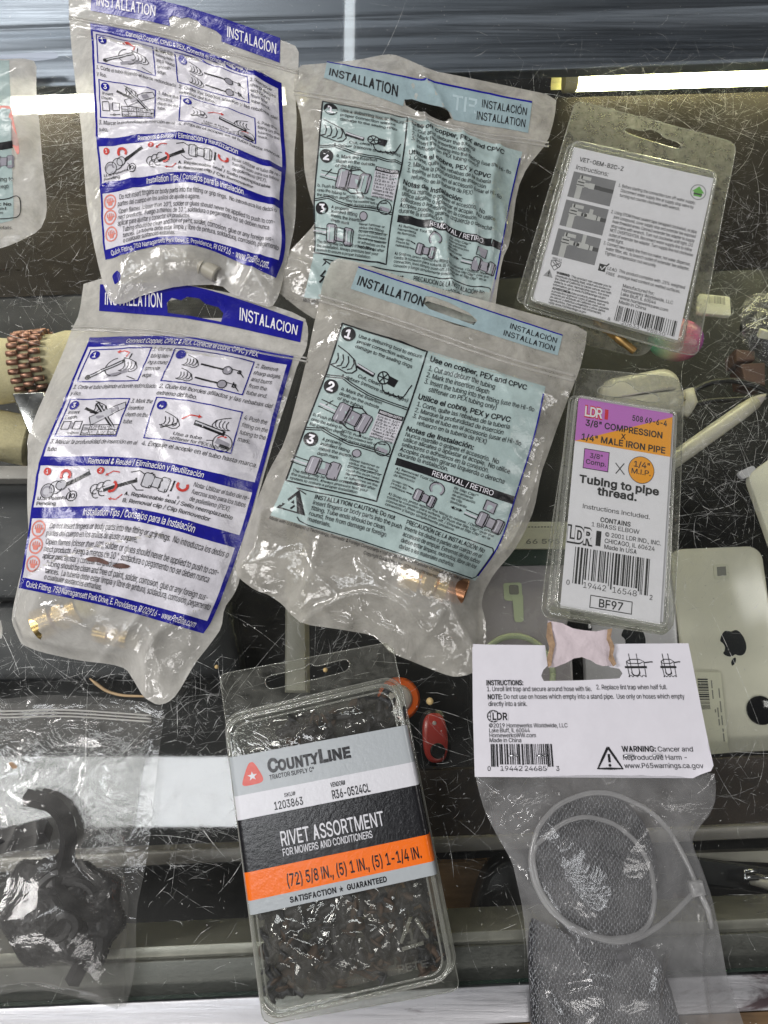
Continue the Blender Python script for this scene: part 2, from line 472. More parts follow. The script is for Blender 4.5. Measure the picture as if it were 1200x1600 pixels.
# ------------------------------------------------------------------ printing
# outlines of a plain sans-serif alphabet: character | advance | closed loops of x,y (cap height = 100)
ALPHABET = r"""
"|63|15,62,25,62,27,100,14,100 38,62,48,62,49,100,36,100
#|87|12,0,23,0,39,100,29,100 48,0,58,0,74,100,64,100 8,62,83,62,84,72,10,72 2,28,77,28,79,38,4,38
%|133|24,99,21,97,17,91,15,85,15,73,17,66,21,60,24,58,30,56,39,56,45,58,48,60,52,66,54,73,54,85,52,91,48,97,45,99,39,101,34,102 26,0,37,0,106,100,95,100 38,92,40,91,42,89,44,84,44,73,42,68,40,66,38,65,34,64,29,66,27,68,25,73,25,84,27,89,29,91,34,93 95,44,91,43,85,39,83,37,81,34,79,27,79,15,81,8,83,5,85,3,91,-1,94,-2,103,-2,106,-1,112,3,114,5,116,8,118,15,118,27,116,34,114,37,112,39,106,43,103,44 102,35,104,34,106,32,108,27,108,16,106,10,104,8,102,7,95,7,93,8,91,10,89,16,89,27,91,32,93,34,95,35
&|88|44,101,48,100,56,96,58,93,61,90,64,79,63,77,63,74,59,66,53,60,50,58,38,59,33,64,27,76,27,81,31,88,35,90,37,90,40,91,46,89,50,85,51,83,51,75,47,69,42,66,28,55,20,49,11,40,9,37,7,30,7,21,8,16,14,8,17,5,22,2,27,0,32,-1,44,-1,53,1,58,3,62,6,68,12,69,14,73,18,75,21,76,24,78,28,80,38,80,44,69,44,66,30,64,26,27,54,24,58,21,61,19,64,17,68,15,75,15,83,16,86,18,90,20,93,23,96,26,98,30,100,35,101 72,0,30,43,24,37,22,34,20,32,19,29,19,23,21,17,23,15,26,13,28,11,34,9,42,9,46,10,49,12,53,14,56,16,62,22
(|54|29,94,26,87,23,79,21,72,18,48,18,31,19,21,25,1,35,-19,46,-19,43,-11,37,3,35,10,33,16,30,35,30,47,33,69,35,77,38,84,40,92,46,106,35,106
)|54|11,99,14,92,16,84,19,77,20,69,22,62,24,47,24,35,21,17,19,10,17,4,14,-4,11,-11,7,-19,19,-19,24,-9,28,0,32,10,34,21,36,31,36,48,34,64,32,72,30,79,28,87,25,94,19,106,7,106
+|89|39,7,50,7,50,71,39,71 12,34,77,34,77,44,12,44
,|37|7,-23,17,-23,27,14,13,14
-|89|66,48,22,48,22,37,66,37
.|37|16,17,14,16,11,13,10,10,10,6,12,2,14,0,16,-1,21,-1,23,0,27,4,27,6,28,8,27,10,27,13,25,14,23,16,21,17
/|49|46,105,35,105,3,-15,14,-15
0|89|38,101,31,99,21,91,17,85,14,78,11,69,9,50,11,30,14,22,17,15,21,9,31,1,37,-1,52,-1,58,1,64,5,68,9,72,15,76,22,78,30,80,50,78,69,76,78,72,85,68,91,58,99,52,101 57,86,60,82,63,77,65,72,68,50,65,28,63,23,60,18,57,14,49,10,40,10,32,14,29,18,26,23,24,28,21,50,24,72,26,77,29,82,32,86,40,90,49,90
1|89|54,100,39,100,17,84,17,70,41,88,42,88,42,0,54,0 15,0,77,0,77,11,15,11
2|89|38,101,33,100,28,98,24,95,20,91,17,87,13,77,13,71,25,71,25,75,27,81,29,84,31,86,34,88,40,90,47,90,59,85,60,82,62,80,63,76,63,70,60,61,58,58,55,56,53,52,46,45,13,9,13,0,77,0,77,11,30,11,30,12,52,35,58,41,69,55,71,59,73,62,75,70,75,73,73,83,71,88,64,95,60,98,55,100,50,101
3|89|14,89,57,89,57,88,31,59,31,49,40,49,54,46,57,44,62,39,64,35,64,32,65,28,62,18,60,16,54,12,47,10,39,10,32,12,27,15,25,17,23,20,21,26,9,26,9,20,11,16,14,11,21,4,31,0,37,-1,49,-1,55,0,61,2,70,9,73,13,77,23,77,34,73,44,70,48,66,51,61,54,55,56,49,57,42,57,42,55,73,91,73,100,14,100
4|89|8,31,8,21,81,21,81,32,21,32,21,33,61,100,49,100 55,0,67,0,67,62,55,62
5|89|25,48,27,50,30,52,36,54,47,54,54,52,57,49,60,47,62,43,64,36,64,28,62,21,60,17,51,11,47,10,40,10,31,13,27,17,24,26,12,26,12,21,14,16,16,12,19,8,23,5,28,2,32,0,38,-1,50,-1,55,1,61,3,65,6,69,10,73,15,75,20,77,32,77,37,76,41,74,45,73,49,68,56,65,59,61,61,58,63,45,66,42,65,38,65,32,63,29,61,27,59,26,59,30,89,72,89,72,100,19,100,13,50
6|89|27,67,22,59,18,53,16,47,14,42,12,32,14,20,20,10,23,6,28,3,33,1,39,-1,50,-1,56,1,61,3,65,6,69,10,72,14,75,19,76,25,76,37,75,42,73,47,70,51,66,55,62,58,57,60,46,62,43,62,32,57,29,51,30,51,63,100,50,100 48,52,52,51,58,47,60,45,62,42,64,35,64,27,62,20,58,14,55,12,48,10,41,10,34,12,31,14,27,20,25,27,25,35,27,42,29,45,31,47,37,51,41,52
7|89|12,89,64,89,64,88,19,0,32,0,77,88,77,100,12,100
8|89|39,101,33,100,29,98,24,95,21,92,18,88,14,80,14,70,16,65,18,61,21,57,25,54,30,52,23,50,20,47,17,45,15,42,13,38,11,35,10,31,10,27,11,21,12,17,15,12,18,8,22,5,27,2,32,0,38,-1,51,-1,57,0,62,2,67,5,71,8,74,12,77,17,78,21,79,27,78,31,78,35,76,38,74,42,72,45,69,47,66,50,59,52,64,54,71,61,73,65,75,70,75,80,71,88,68,92,60,98,55,100,50,101 48,90,57,87,59,85,62,80,62,77,63,74,62,71,62,68,59,63,56,61,54,59,48,57,41,57,35,59,32,61,28,65,26,71,26,77,28,83,32,87,41,90 48,46,56,44,59,42,61,40,65,34,66,31,66,24,65,21,63,18,61,16,59,13,49,10,40,10,30,13,25,18,23,24,23,31,24,34,28,40,30,42,33,44,40,46
9|89|39,101,33,99,28,97,24,94,20,90,17,86,14,81,12,69,14,58,16,53,19,49,23,45,27,42,32,40,43,38,46,38,57,43,60,49,59,49,26,0,39,0,62,33,67,41,71,47,73,53,75,58,76,63,76,74,75,80,69,90,65,94,61,97,56,99,50,101 48,90,55,88,58,86,62,80,64,73,64,65,62,58,60,55,58,53,52,49,48,48,41,48,37,49,31,53,29,55,27,58,25,65,25,73,27,80,31,86,34,88,41,90
:|37|16,17,14,16,11,13,10,10,10,6,12,2,14,0,16,-1,21,-1,23,0,27,4,27,6,28,8,27,10,27,13,25,14,23,16,21,17 16,71,12,69,10,65,10,60,12,56,14,54,16,54,19,53,21,54,23,54,27,58,27,60,28,62,27,65,27,67,25,69,21,71
;|37|7,-23,17,-23,27,14,13,14 18,71,14,69,11,62,14,56,16,54,18,54,20,53,23,54,25,54,27,56,29,60,29,65,27,69,23,71
A|97|12,0,26,0,36,27,62,27,72,0,86,0,57,100,42,100 40,38,49,66,58,38
B|90|56,0,68,4,72,6,76,9,79,13,81,17,82,22,82,32,81,36,79,40,77,43,74,46,68,50,62,52,65,53,67,55,70,56,74,60,76,63,78,69,78,78,77,83,75,87,72,91,69,94,65,96,60,98,54,100,12,100,12,0 58,87,64,81,66,77,66,70,64,64,62,62,59,60,57,58,50,56,24,56,24,89,47,89 53,45,60,43,63,41,65,39,69,33,70,30,70,27,68,19,65,16,61,13,48,11,24,11,24,45
C|100|44,101,37,99,30,95,23,90,18,84,14,77,10,69,8,50,10,31,14,23,18,16,23,10,30,5,37,1,44,-1,58,-1,67,1,79,7,82,11,85,14,88,18,90,22,92,27,93,32,80,32,77,22,73,18,70,16,68,14,59,11,56,11,53,10,41,12,36,15,28,23,25,28,22,35,20,50,22,65,25,72,28,77,36,85,41,88,53,90,56,89,59,89,68,86,70,84,73,82,77,78,80,68,93,68,92,73,90,78,88,82,82,90,79,93,67,99,58,101
D|99|24,0,24,100,12,100,12,0 43,89,51,88,57,87,63,84,68,81,71,76,75,71,77,65,78,58,78,42,77,36,74,29,71,24,67,19,57,13,42,11,19,11,19,0,43,0,53,1,61,3,69,6,81,16,85,23,88,31,90,40,91,50,90,60,88,69,85,77,81,84,76,89,69,94,62,97,54,99,44,100,18,100,18,89
E|82|74,0,74,11,24,11,24,45,70,45,70,56,24,56,24,89,73,89,73,100,12,100,12,0
F|81|24,0,24,43,68,43,68,55,24,55,24,89,73,89,73,100,12,100,12,0
G|102|44,101,36,99,29,95,23,90,18,84,14,77,10,69,8,50,10,31,14,23,18,16,23,10,29,5,36,1,44,-1,60,-1,68,1,74,4,80,8,85,12,89,18,92,24,94,39,94,50,56,50,56,39,85,39,82,40,80,29,78,24,75,20,72,17,68,14,63,12,53,10,41,12,36,15,28,23,25,28,22,35,20,50,22,65,25,72,28,77,36,85,41,88,52,90,56,89,59,89,68,86,74,80,76,77,78,75,80,69,93,69,92,73,90,78,86,86,83,89,75,95,67,99,57,101
H|102|12,0,24,0,24,46,77,46,77,0,90,0,90,100,77,100,77,57,24,57,24,100,12,100
I|37|12,0,25,0,25,100,12,100
J|78|53,23,51,18,49,15,45,12,41,10,32,10,27,12,21,18,19,29,19,34,7,34,7,20,10,12,15,6,21,2,28,0,36,-1,45,0,52,2,58,6,62,12,65,20,66,29,66,100,53,100
K|92|12,0,24,0,24,100,12,100 42,68,39,65,37,62,34,60,30,54,27,51,21,42,21,29,45,54,88,100,71,100 73,0,88,0,45,61,37,51
L|77|12,0,71,0,71,11,24,11,24,100,12,100
M|123|24,0,24,85,23,87,23,90,22,90,33,59,33,57,56,0,67,0,90,57,90,59,101,90,100,90,100,84,99,81,99,0,112,0,112,100,94,100,69,37,69,35,66,29,66,26,62,16,62,14,60,10,63,10,63,12,60,19,60,22,56,31,56,33,54,37,30,100,12,100,12,0
N|103|25,0,25,62,24,64,24,84,23,89,21,89,27,79,31,71,40,57,76,0,91,0,91,100,78,100,78,31,79,28,79,14,80,11,81,11,80,14,78,18,74,24,73,27,69,34,67,36,27,100,12,100,12,0
O|105|44,101,37,99,30,95,23,90,18,84,14,77,10,69,8,50,10,31,14,23,18,16,23,10,30,5,37,1,44,-1,61,-1,68,1,75,5,82,10,87,16,91,23,94,31,96,40,97,50,96,60,94,69,91,77,87,84,82,90,75,95,68,99,61,101 64,88,69,85,73,82,77,77,80,72,83,65,85,50,83,35,80,28,77,23,73,18,69,15,64,12,52,10,41,12,36,15,32,18,28,23,25,28,22,35,20,50,22,65,25,72,28,77,32,82,36,85,41,88,52,90
P|87|24,0,24,89,51,89,55,88,64,82,65,79,67,76,67,72,68,68,67,65,67,61,65,58,64,55,61,52,58,50,51,48,21,48,21,37,53,37,60,38,70,44,74,48,77,52,79,57,80,63,80,74,79,79,77,84,74,89,70,93,65,96,60,98,53,100,12,100,12,0
Q|105|44,101,37,99,30,95,23,90,18,84,14,77,10,69,8,50,10,31,14,23,18,16,23,10,30,5,37,1,44,-1,61,-1,68,1,75,5,82,10,87,16,91,23,94,31,96,40,97,50,96,60,94,69,91,77,87,84,82,90,75,95,68,99,61,101 64,88,69,85,73,82,77,77,80,72,83,65,85,50,83,35,80,28,77,23,73,18,69,15,64,12,52,10,41,12,36,15,32,18,28,23,25,28,22,35,20,50,22,65,25,72,28,77,32,82,36,85,41,88,52,90 48,31,65,9,68,5,79,-9,92,-9,75,13,73,17,61,31
R|88|24,0,24,89,51,89,55,88,58,86,61,85,66,80,68,73,68,65,66,59,64,56,61,54,59,52,51,50,19,50,19,39,54,39,60,41,65,43,70,46,74,49,77,53,79,58,80,63,80,75,79,80,77,85,74,89,70,93,65,96,60,98,54,100,12,100,12,0 69,0,84,0,60,45,45,45
S|88|38,101,32,100,27,98,22,95,18,92,12,84,10,73,11,67,13,61,17,57,22,53,28,50,36,47,52,43,55,41,61,39,67,33,68,30,68,24,67,21,65,18,62,16,60,14,56,12,48,10,36,10,33,12,29,13,27,15,24,17,22,20,21,23,21,27,8,27,8,21,10,16,16,8,20,5,25,2,31,0,44,-2,58,0,64,2,69,5,73,8,76,12,80,22,80,32,78,39,76,42,73,44,71,47,68,49,64,50,61,52,42,58,39,58,36,59,33,61,30,62,24,68,23,71,23,77,27,85,30,86,33,88,40,90,50,90,55,88,59,86,63,83,65,79,66,74,79,74,77,84,71,92,67,95,62,98,57,100,51,101
T|88|6,89,38,89,38,0,50,0,50,89,82,89,82,100,6,100
U|102|12,27,14,21,20,11,25,6,30,3,36,0,51,-2,65,0,77,6,85,16,88,21,90,34,90,100,77,100,77,30,76,26,74,22,72,19,69,16,65,13,61,12,56,10,46,10,41,12,37,13,33,16,30,19,28,22,26,26,24,35,24,100,12,100
V|94|40,0,55,0,91,100,78,100,57,41,56,37,52,27,51,21,48,14,46,6,49,6,46,14,44,21,42,27,41,32,39,37,38,41,17,100,3,100
W|135|30,0,45,0,62,63,64,68,67,82,69,93,66,93,72,63,90,0,104,0,132,100,119,100,103,39,100,29,100,25,97,15,97,11,96,8,98,8,96,15,96,18,92,32,92,35,91,39,75,100,60,100,44,39,42,32,42,29,39,18,39,15,37,8,39,8,37,15,37,18,34,29,34,32,32,39,16,100,3,100
X|93|43,46,43,56,4,0,18,0,36,25,37,28,39,30,45,41,47,43,48,45,45,45,47,43,51,34,53,32,54,30,56,28,57,25,75,0,90,0,51,56,51,47,88,100,73,100,55,73,53,71,46,57,48,57,43,67,41,69,35,79,20,100,6,100
Y|93|40,41,40,0,53,0,53,41,89,100,75,100,55,68,53,64,49,58,48,54,46,50,44,45,49,45,47,50,45,54,44,57,42,61,40,64,38,68,18,100,3,100
Z|86|8,89,68,89,67,93,62,88,54,76,8,9,8,0,79,0,79,11,18,11,19,7,22,10,26,16,29,19,33,25,78,91,78,100,8,100
a|77|34,75,30,75,26,74,22,72,19,70,15,68,12,65,8,57,20,54,23,59,25,61,35,65,42,65,49,62,51,60,54,53,54,48,51,45,46,45,43,44,39,44,35,43,32,43,25,41,21,41,18,39,15,38,13,36,10,34,8,32,6,25,6,17,7,12,9,9,15,3,19,1,31,-2,35,-1,39,-1,42,0,45,2,48,3,50,5,51,7,53,8,54,10,54,0,66,0,66,55,65,59,63,63,59,69,56,71,53,72,50,74,47,75,41,75,38,76 54,24,52,18,50,16,48,13,45,12,41,10,38,9,31,9,28,10,26,10,23,11,22,13,20,14,18,18,18,23,19,26,22,29,32,33,39,34,43,34,45,35,49,35,54,37
b|83|10,0,22,0,22,12,23,12,24,10,26,8,27,6,31,2,34,1,37,-1,41,-1,45,-2,51,-1,57,1,62,3,70,11,73,17,75,23,77,37,76,45,75,51,73,58,70,63,62,71,57,73,51,75,45,76,41,75,37,75,34,73,31,72,27,68,26,66,22,63,22,100,10,100 52,63,58,59,62,51,64,42,64,32,62,23,60,19,58,16,55,13,52,11,43,9,35,11,29,15,26,19,25,23,23,27,22,32,22,43,23,47,26,55,29,59,35,63,43,65
c|78|34,75,28,73,23,71,18,67,14,63,11,57,9,51,7,44,7,30,9,23,11,17,14,11,18,7,23,3,28,1,34,-1,41,-2,44,-1,48,-1,57,2,63,6,65,9,67,11,69,14,71,20,60,23,55,14,48,10,46,10,43,9,41,9,32,11,29,13,23,19,21,23,19,32,19,42,21,51,23,55,29,61,32,63,41,65,43,65,45,64,48,64,55,60,60,51,71,54,69,61,67,63,65,66,63,68,57,72,48,75,44,75,41,76
d|83|61,63,58,66,56,68,55,70,47,75,43,75,38,76,32,75,22,71,14,63,11,58,9,51,7,45,7,30,9,23,11,17,14,11,17,7,22,3,32,-1,38,-2,43,-1,46,-1,55,4,56,6,58,8,60,12,61,12,61,0,73,0,73,100,61,100 45,64,48,63,52,61,55,59,57,55,59,52,61,43,61,32,59,23,55,15,52,13,48,11,40,9,32,11,29,13,23,19,21,23,19,32,19,42,21,51,23,55,26,59,28,61,32,63,40,65
e|79|34,75,28,73,23,71,18,67,14,62,11,57,9,51,7,44,7,29,11,17,14,11,18,7,23,3,35,-1,42,-2,47,-1,51,-1,56,1,59,3,63,5,66,8,70,14,72,18,60,21,58,16,56,14,54,13,52,11,50,10,47,10,45,9,37,9,33,10,27,14,24,17,20,25,19,30,19,45,21,53,23,56,29,62,32,63,36,65,45,65,48,63,52,62,54,59,57,56,59,53,61,44,61,40,66,43,15,43,15,33,73,33,73,45,72,50,68,60,66,64,63,67,56,72,52,74,48,75,44,75,40,76
f|50|33,104,27,102,21,98,19,96,17,92,16,89,16,0,28,0,28,86,30,90,32,92,35,93,45,92,48,102,47,103,45,103,44,104 45,75,1,75,1,64,45,64
g|84|33,75,27,73,22,71,14,63,11,58,9,52,7,45,7,30,11,18,14,13,22,5,27,3,33,1,43,1,50,3,52,5,55,6,56,8,58,10,61,13,61,-7,59,-11,55,-15,51,-17,46,-19,37,-19,26,-15,20,-8,10,-14,12,-16,16,-22,22,-26,26,-27,31,-29,35,-29,41,-30,57,-27,62,-24,66,-21,69,-18,73,-8,73,75,62,75,62,63,60,63,57,68,53,72,50,73,47,75,43,75,39,76 49,63,55,59,57,56,59,52,61,43,61,33,59,24,57,20,55,17,52,15,48,13,45,12,36,12,32,13,26,17,23,20,21,24,19,33,19,43,21,52,26,59,32,63,40,65
h|81|10,0,22,0,22,45,23,49,23,52,25,56,27,58,29,61,32,62,35,64,38,64,41,65,50,63,54,60,58,52,58,0,70,0,70,53,69,59,65,67,62,70,54,74,45,76,34,74,26,68,23,63,20,57,22,57,22,100,10,100
i|33|10,0,22,0,22,75,10,75 14,103,9,99,8,97,8,93,9,91,14,87,19,87,24,91,25,93,25,97,24,99,19,103
j|33|10,-9,8,-14,6,-16,4,-17,-2,-17,-2,-28,5,-28,9,-27,13,-25,16,-23,18,-21,20,-18,22,-10,22,75,10,75 14,103,9,99,8,97,8,93,9,91,14,87,19,87,24,91,24,93,25,95,24,97,24,99,19,103
k|75|10,0,22,0,22,100,10,100 24,42,22,42,22,27,35,39,36,39,71,75,56,75 58,0,73,0,38,45,29,37
l|33|10,0,22,0,22,100,10,100
m|120|40,76,34,74,28,70,26,68,22,62,21,58,22,58,22,75,10,75,10,0,22,0,22,47,23,51,23,54,26,59,29,61,31,63,36,65,43,65,47,63,50,61,52,58,54,51,54,0,66,0,66,52,69,59,71,61,79,65,86,65,90,63,93,61,95,59,97,55,97,0,109,0,109,56,108,60,106,65,104,68,101,71,98,73,94,75,90,76,82,76,75,74,69,70,64,65,63,61,61,58,63,58,62,63,56,71,53,74,43,76
n|81|34,74,26,68,23,63,20,57,22,57,22,75,10,75,10,0,22,0,22,45,23,49,23,52,25,56,27,58,29,61,32,62,35,64,38,64,41,65,50,63,54,60,58,52,58,0,70,0,70,53,69,59,65,67,62,70,54,74,45,76
o|82|34,75,28,73,23,71,18,67,14,63,11,57,9,51,7,44,7,30,9,23,11,17,14,11,18,7,23,3,28,1,34,-1,41,-2,47,-1,59,3,67,11,71,17,73,23,75,37,73,51,71,57,67,63,59,71,47,75,41,76 50,63,53,61,59,55,60,51,62,46,62,42,63,37,62,32,62,27,60,23,59,19,53,13,50,11,41,9,32,11,29,13,23,19,21,23,19,32,19,42,21,51,23,55,29,61,32,63,41,65
p|83|41,75,37,75,34,73,31,72,25,66,22,63,22,75,10,75,10,-28,22,-28,22,12,23,12,24,10,26,8,27,6,31,2,34,1,37,-1,41,-1,45,-2,51,-1,57,1,62,3,70,11,73,17,75,23,77,37,76,45,75,51,73,58,70,63,62,71,57,73,51,75,45,76 52,63,58,59,62,51,64,42,64,32,62,23,60,19,58,16,55,13,52,11,43,9,35,11,29,15,26,19,25,23,23,27,22,32,22,43,23,47,26,55,29,59,35,63,43,65
q|83|32,75,22,71,14,63,11,58,9,51,7,45,7,30,9,23,11,17,14,11,17,7,22,3,32,-1,38,-2,43,-1,46,-1,55,4,56,6,58,8,60,12,61,12,61,-28,73,-28,73,75,61,75,61,63,58,66,56,68,55,70,47,75,43,75,38,76 45,64,48,63,52,61,55,59,57,55,59,52,61,43,61,32,59,23,55,15,52,13,48,11,40,9,32,11,29,13,23,19,21,23,19,32,19,42,21,51,23,55,26,59,28,61,32,63,40,65
r|51|34,74,30,72,27,70,24,67,23,63,22,63,22,75,10,75,10,0,22,0,22,47,23,50,23,53,25,56,31,62,37,64,48,63,48,75
s|72|23,73,19,71,15,68,11,62,9,54,11,45,14,41,18,38,23,35,29,33,42,30,45,30,50,27,53,20,51,15,48,12,45,10,40,9,31,9,28,10,24,12,22,14,20,17,18,21,7,19,8,14,10,11,12,7,15,5,18,2,22,1,26,-1,31,-1,36,-2,51,1,55,3,59,6,61,9,65,17,65,26,63,30,60,34,56,37,51,39,45,41,27,46,24,48,21,54,23,60,29,64,33,65,41,65,45,64,48,62,50,60,52,57,53,54,64,57,62,61,61,64,59,67,50,73,46,75,42,75,37,76
t|45|13,13,15,8,18,4,22,1,33,-1,38,-1,39,0,42,0,40,11,31,10,28,11,25,16,25,93,13,93 40,75,1,75,1,64,40,64
u|81|10,27,12,16,16,8,19,5,23,2,27,0,31,-1,41,-1,51,3,58,12,60,18,59,18,59,0,70,0,70,75,58,75,58,26,56,19,54,16,52,14,49,12,43,10,34,10,30,12,24,18,22,28,22,75,10,75
v|77|32,0,44,0,73,75,60,75,44,30,42,26,39,13,37,8,36,4,40,4,37,17,35,22,34,26,32,30,17,75,3,75
w|111|27,0,39,0,49,34,53,48,53,51,57,66,54,66,63,34,72,0,84,0,107,75,94,75,85,42,83,32,81,27,80,21,78,15,77,8,79,8,78,15,76,21,74,32,72,37,71,42,62,75,50,75,41,42,39,37,38,32,36,26,34,15,32,8,34,8,32,21,30,27,28,37,26,42,17,75,4,75
x|74|34,34,34,43,4,0,18,0,31,20,33,24,37,30,38,33,40,36,34,36,38,30,39,27,41,24,43,20,56,0,70,0,41,42,41,33,69,75,55,75,46,60,44,57,42,53,36,44,34,40,41,40,39,44,33,53,31,57,29,60,20,75,6,75
y|77|32,0,30,-7,28,-10,26,-15,22,-17,20,-17,18,-18,16,-18,14,-17,12,-17,9,-27,16,-28,18,-29,21,-28,24,-28,27,-27,30,-25,32,-23,35,-21,39,-15,40,-11,73,75,60,75,44,30,42,26,39,13,37,8,36,4,40,4,37,17,35,21,34,26,32,30,17,75,3,75
z|75|9,63,50,63,8,9,8,0,67,0,67,11,25,11,25,12,65,65,65,75,9,75
©|125|49,100,43,98,37,95,31,91,26,86,18,76,15,70,13,64,11,57,11,43,13,36,15,30,18,24,26,14,31,9,37,5,43,2,49,0,63,-2,76,0,83,2,89,5,94,9,99,14,107,24,110,30,112,36,114,43,114,57,112,64,110,70,107,76,99,86,94,91,89,95,83,98,76,100,63,102 68,90,73,89,83,85,87,82,91,78,97,70,99,65,101,61,102,55,102,45,101,39,99,35,97,30,91,22,87,18,83,15,73,11,68,10,57,10,52,11,42,15,38,18,34,22,28,30,26,35,24,39,23,45,23,55,24,61,26,65,28,70,34,78,38,82,42,85,52,89,57,90 63,79,68,79,72,78,80,74,86,68,90,60,90,56,79,56,78,59,76,62,70,66,63,68,60,67,57,67,54,65,48,59,46,56,46,53,45,50,46,47,46,44,48,41,50,39,52,36,57,33,60,33,63,32,70,34,73,36,75,38,77,41,78,44,89,44,89,40,85,32,79,26,76,24,72,22,68,21,58,21,48,25,44,28,41,31,38,35,36,40,34,50,36,60,38,65,41,69,44,72,48,75,53,77
°|62|20,98,17,95,14,93,12,90,10,86,8,78,10,70,14,64,17,61,23,57,27,56,35,56,39,57,42,59,46,61,48,64,51,67,54,78,51,90,46,95,42,98,31,101 33,91,39,88,41,86,43,82,43,80,44,78,43,76,43,74,41,70,39,69,37,67,35,66,27,66,25,67,20,72,19,74,19,82,20,84,22,86,23,88,29,91
Í|59|6,89,23,89,23,11,6,11,6,0,53,0,53,11,36,11,36,89,53,89,53,100,6,100 24,110,34,110,47,129,34,129
Ó|105|44,101,37,99,30,95,23,90,18,84,14,77,10,69,8,50,10,31,14,23,18,16,23,10,30,5,37,1,44,-1,61,-1,68,1,75,5,82,10,87,16,91,23,94,31,96,40,97,50,96,60,94,69,91,77,87,84,82,90,75,95,68,99,61,101 64,88,69,85,73,82,77,77,80,72,83,65,85,50,83,35,80,28,77,23,73,18,69,15,64,12,52,10,41,12,36,15,32,18,28,23,25,28,22,35,20,50,22,65,25,72,28,77,32,82,36,85,41,88,52,90 47,110,57,110,70,129,57,129
á|77|34,75,30,75,26,74,22,72,19,70,15,68,12,65,8,57,20,54,23,59,25,61,35,65,42,65,49,62,51,60,54,53,54,48,51,45,46,45,43,44,39,44,35,43,32,43,25,41,21,41,18,39,15,38,13,36,10,34,8,32,6,25,6,17,7,12,9,9,15,3,19,1,31,-2,35,-1,39,-1,42,0,45,2,48,3,50,5,51,7,53,8,54,10,54,0,66,0,66,55,65,59,63,63,59,69,56,71,53,72,50,74,47,75,41,75,38,76 54,24,52,18,50,16,48,13,45,12,41,10,38,9,31,9,28,10,26,10,23,11,22,13,20,14,18,18,18,23,19,26,22,29,32,33,39,34,43,34,45,35,49,35,54,37 32,84,42,84,55,104,41,104
é|79|34,75,28,73,23,71,18,67,14,62,11,57,9,51,7,44,7,29,11,17,14,11,18,7,23,3,35,-1,42,-2,47,-1,51,-1,56,1,59,3,63,5,66,8,70,14,72,18,60,21,58,16,56,14,54,13,52,11,50,10,47,10,45,9,37,9,33,10,27,14,24,17,20,25,19,30,19,45,21,53,23,56,29,62,32,63,36,65,45,65,48,63,52,62,54,59,57,56,59,53,61,44,61,40,66,43,15,43,15,33,73,33,73,45,72,50,68,60,66,64,63,67,56,72,52,74,48,75,44,75,40,76 35,84,45,84,58,104,44,104
í|33|10,0,22,0,22,75,10,75 11,84,21,84,34,104,21,104
ñ|81|34,74,26,68,23,63,20,57,22,57,22,75,10,75,10,0,22,0,22,45,23,49,23,52,25,56,27,58,29,61,32,62,35,64,38,64,41,65,50,63,54,60,58,52,58,0,70,0,70,53,69,59,65,67,62,70,54,74,45,76 28,101,26,100,24,98,22,95,21,92,21,88,29,88,30,90,30,92,38,91,40,91,52,88,55,89,58,94,60,102,52,102,46,97,44,97,35,102
ó|82|34,75,28,73,23,71,18,67,14,63,11,57,9,51,7,44,7,30,9,23,11,17,14,11,18,7,23,3,28,1,34,-1,41,-2,47,-1,59,3,67,11,71,17,73,23,75,37,73,51,71,57,67,63,59,71,47,75,41,76 50,63,53,61,59,55,60,51,62,46,62,42,63,37,62,32,62,27,60,23,59,19,53,13,50,11,41,9,32,11,29,13,23,19,21,23,19,32,19,42,21,51,23,55,29,61,32,63,41,65 36,84,45,84,58,104,45,104
ú|81|10,27,12,16,16,8,19,5,23,2,27,0,31,-1,41,-1,51,3,58,12,60,18,59,18,59,0,70,0,70,75,58,75,58,26,56,19,54,16,52,14,49,12,43,10,34,10,30,12,24,18,22,28,22,75,10,75 35,84,45,84,58,104,44,104
•|76|34,61,31,60,27,58,24,56,22,54,20,51,18,47,17,44,17,36,18,32,24,23,27,21,31,19,34,19,38,18,42,19,46,19,52,23,55,26,57,29,60,40,57,51,55,54,46,60,42,61
™|83|46,64,46,100,40,100,40,64 60,64,76,100,70,100,59,74,48,100,41,100,57,64 77,64,77,100,71,100,71,64 33,94,33,100,5,100,5,94 16,64,23,64,23,97,16,97
 |37|
"""
ABC = {}
for row in ALPHABET.strip('\n').split('\n'):
    ch, adv, loops = row[0], *row[2:].split('|')
    ABC[ch] = (float(adv) - 4, [np.array([float(x) for x in l.split(',')]).reshape(-1, 2) for l in loops.split()])
_tc = bpy.data.curves.new('lettering', 'FONT'); _tc.resolution_u = 3
_to = bpy.data.objects.new('lettering', _tc)
_tcache = {}


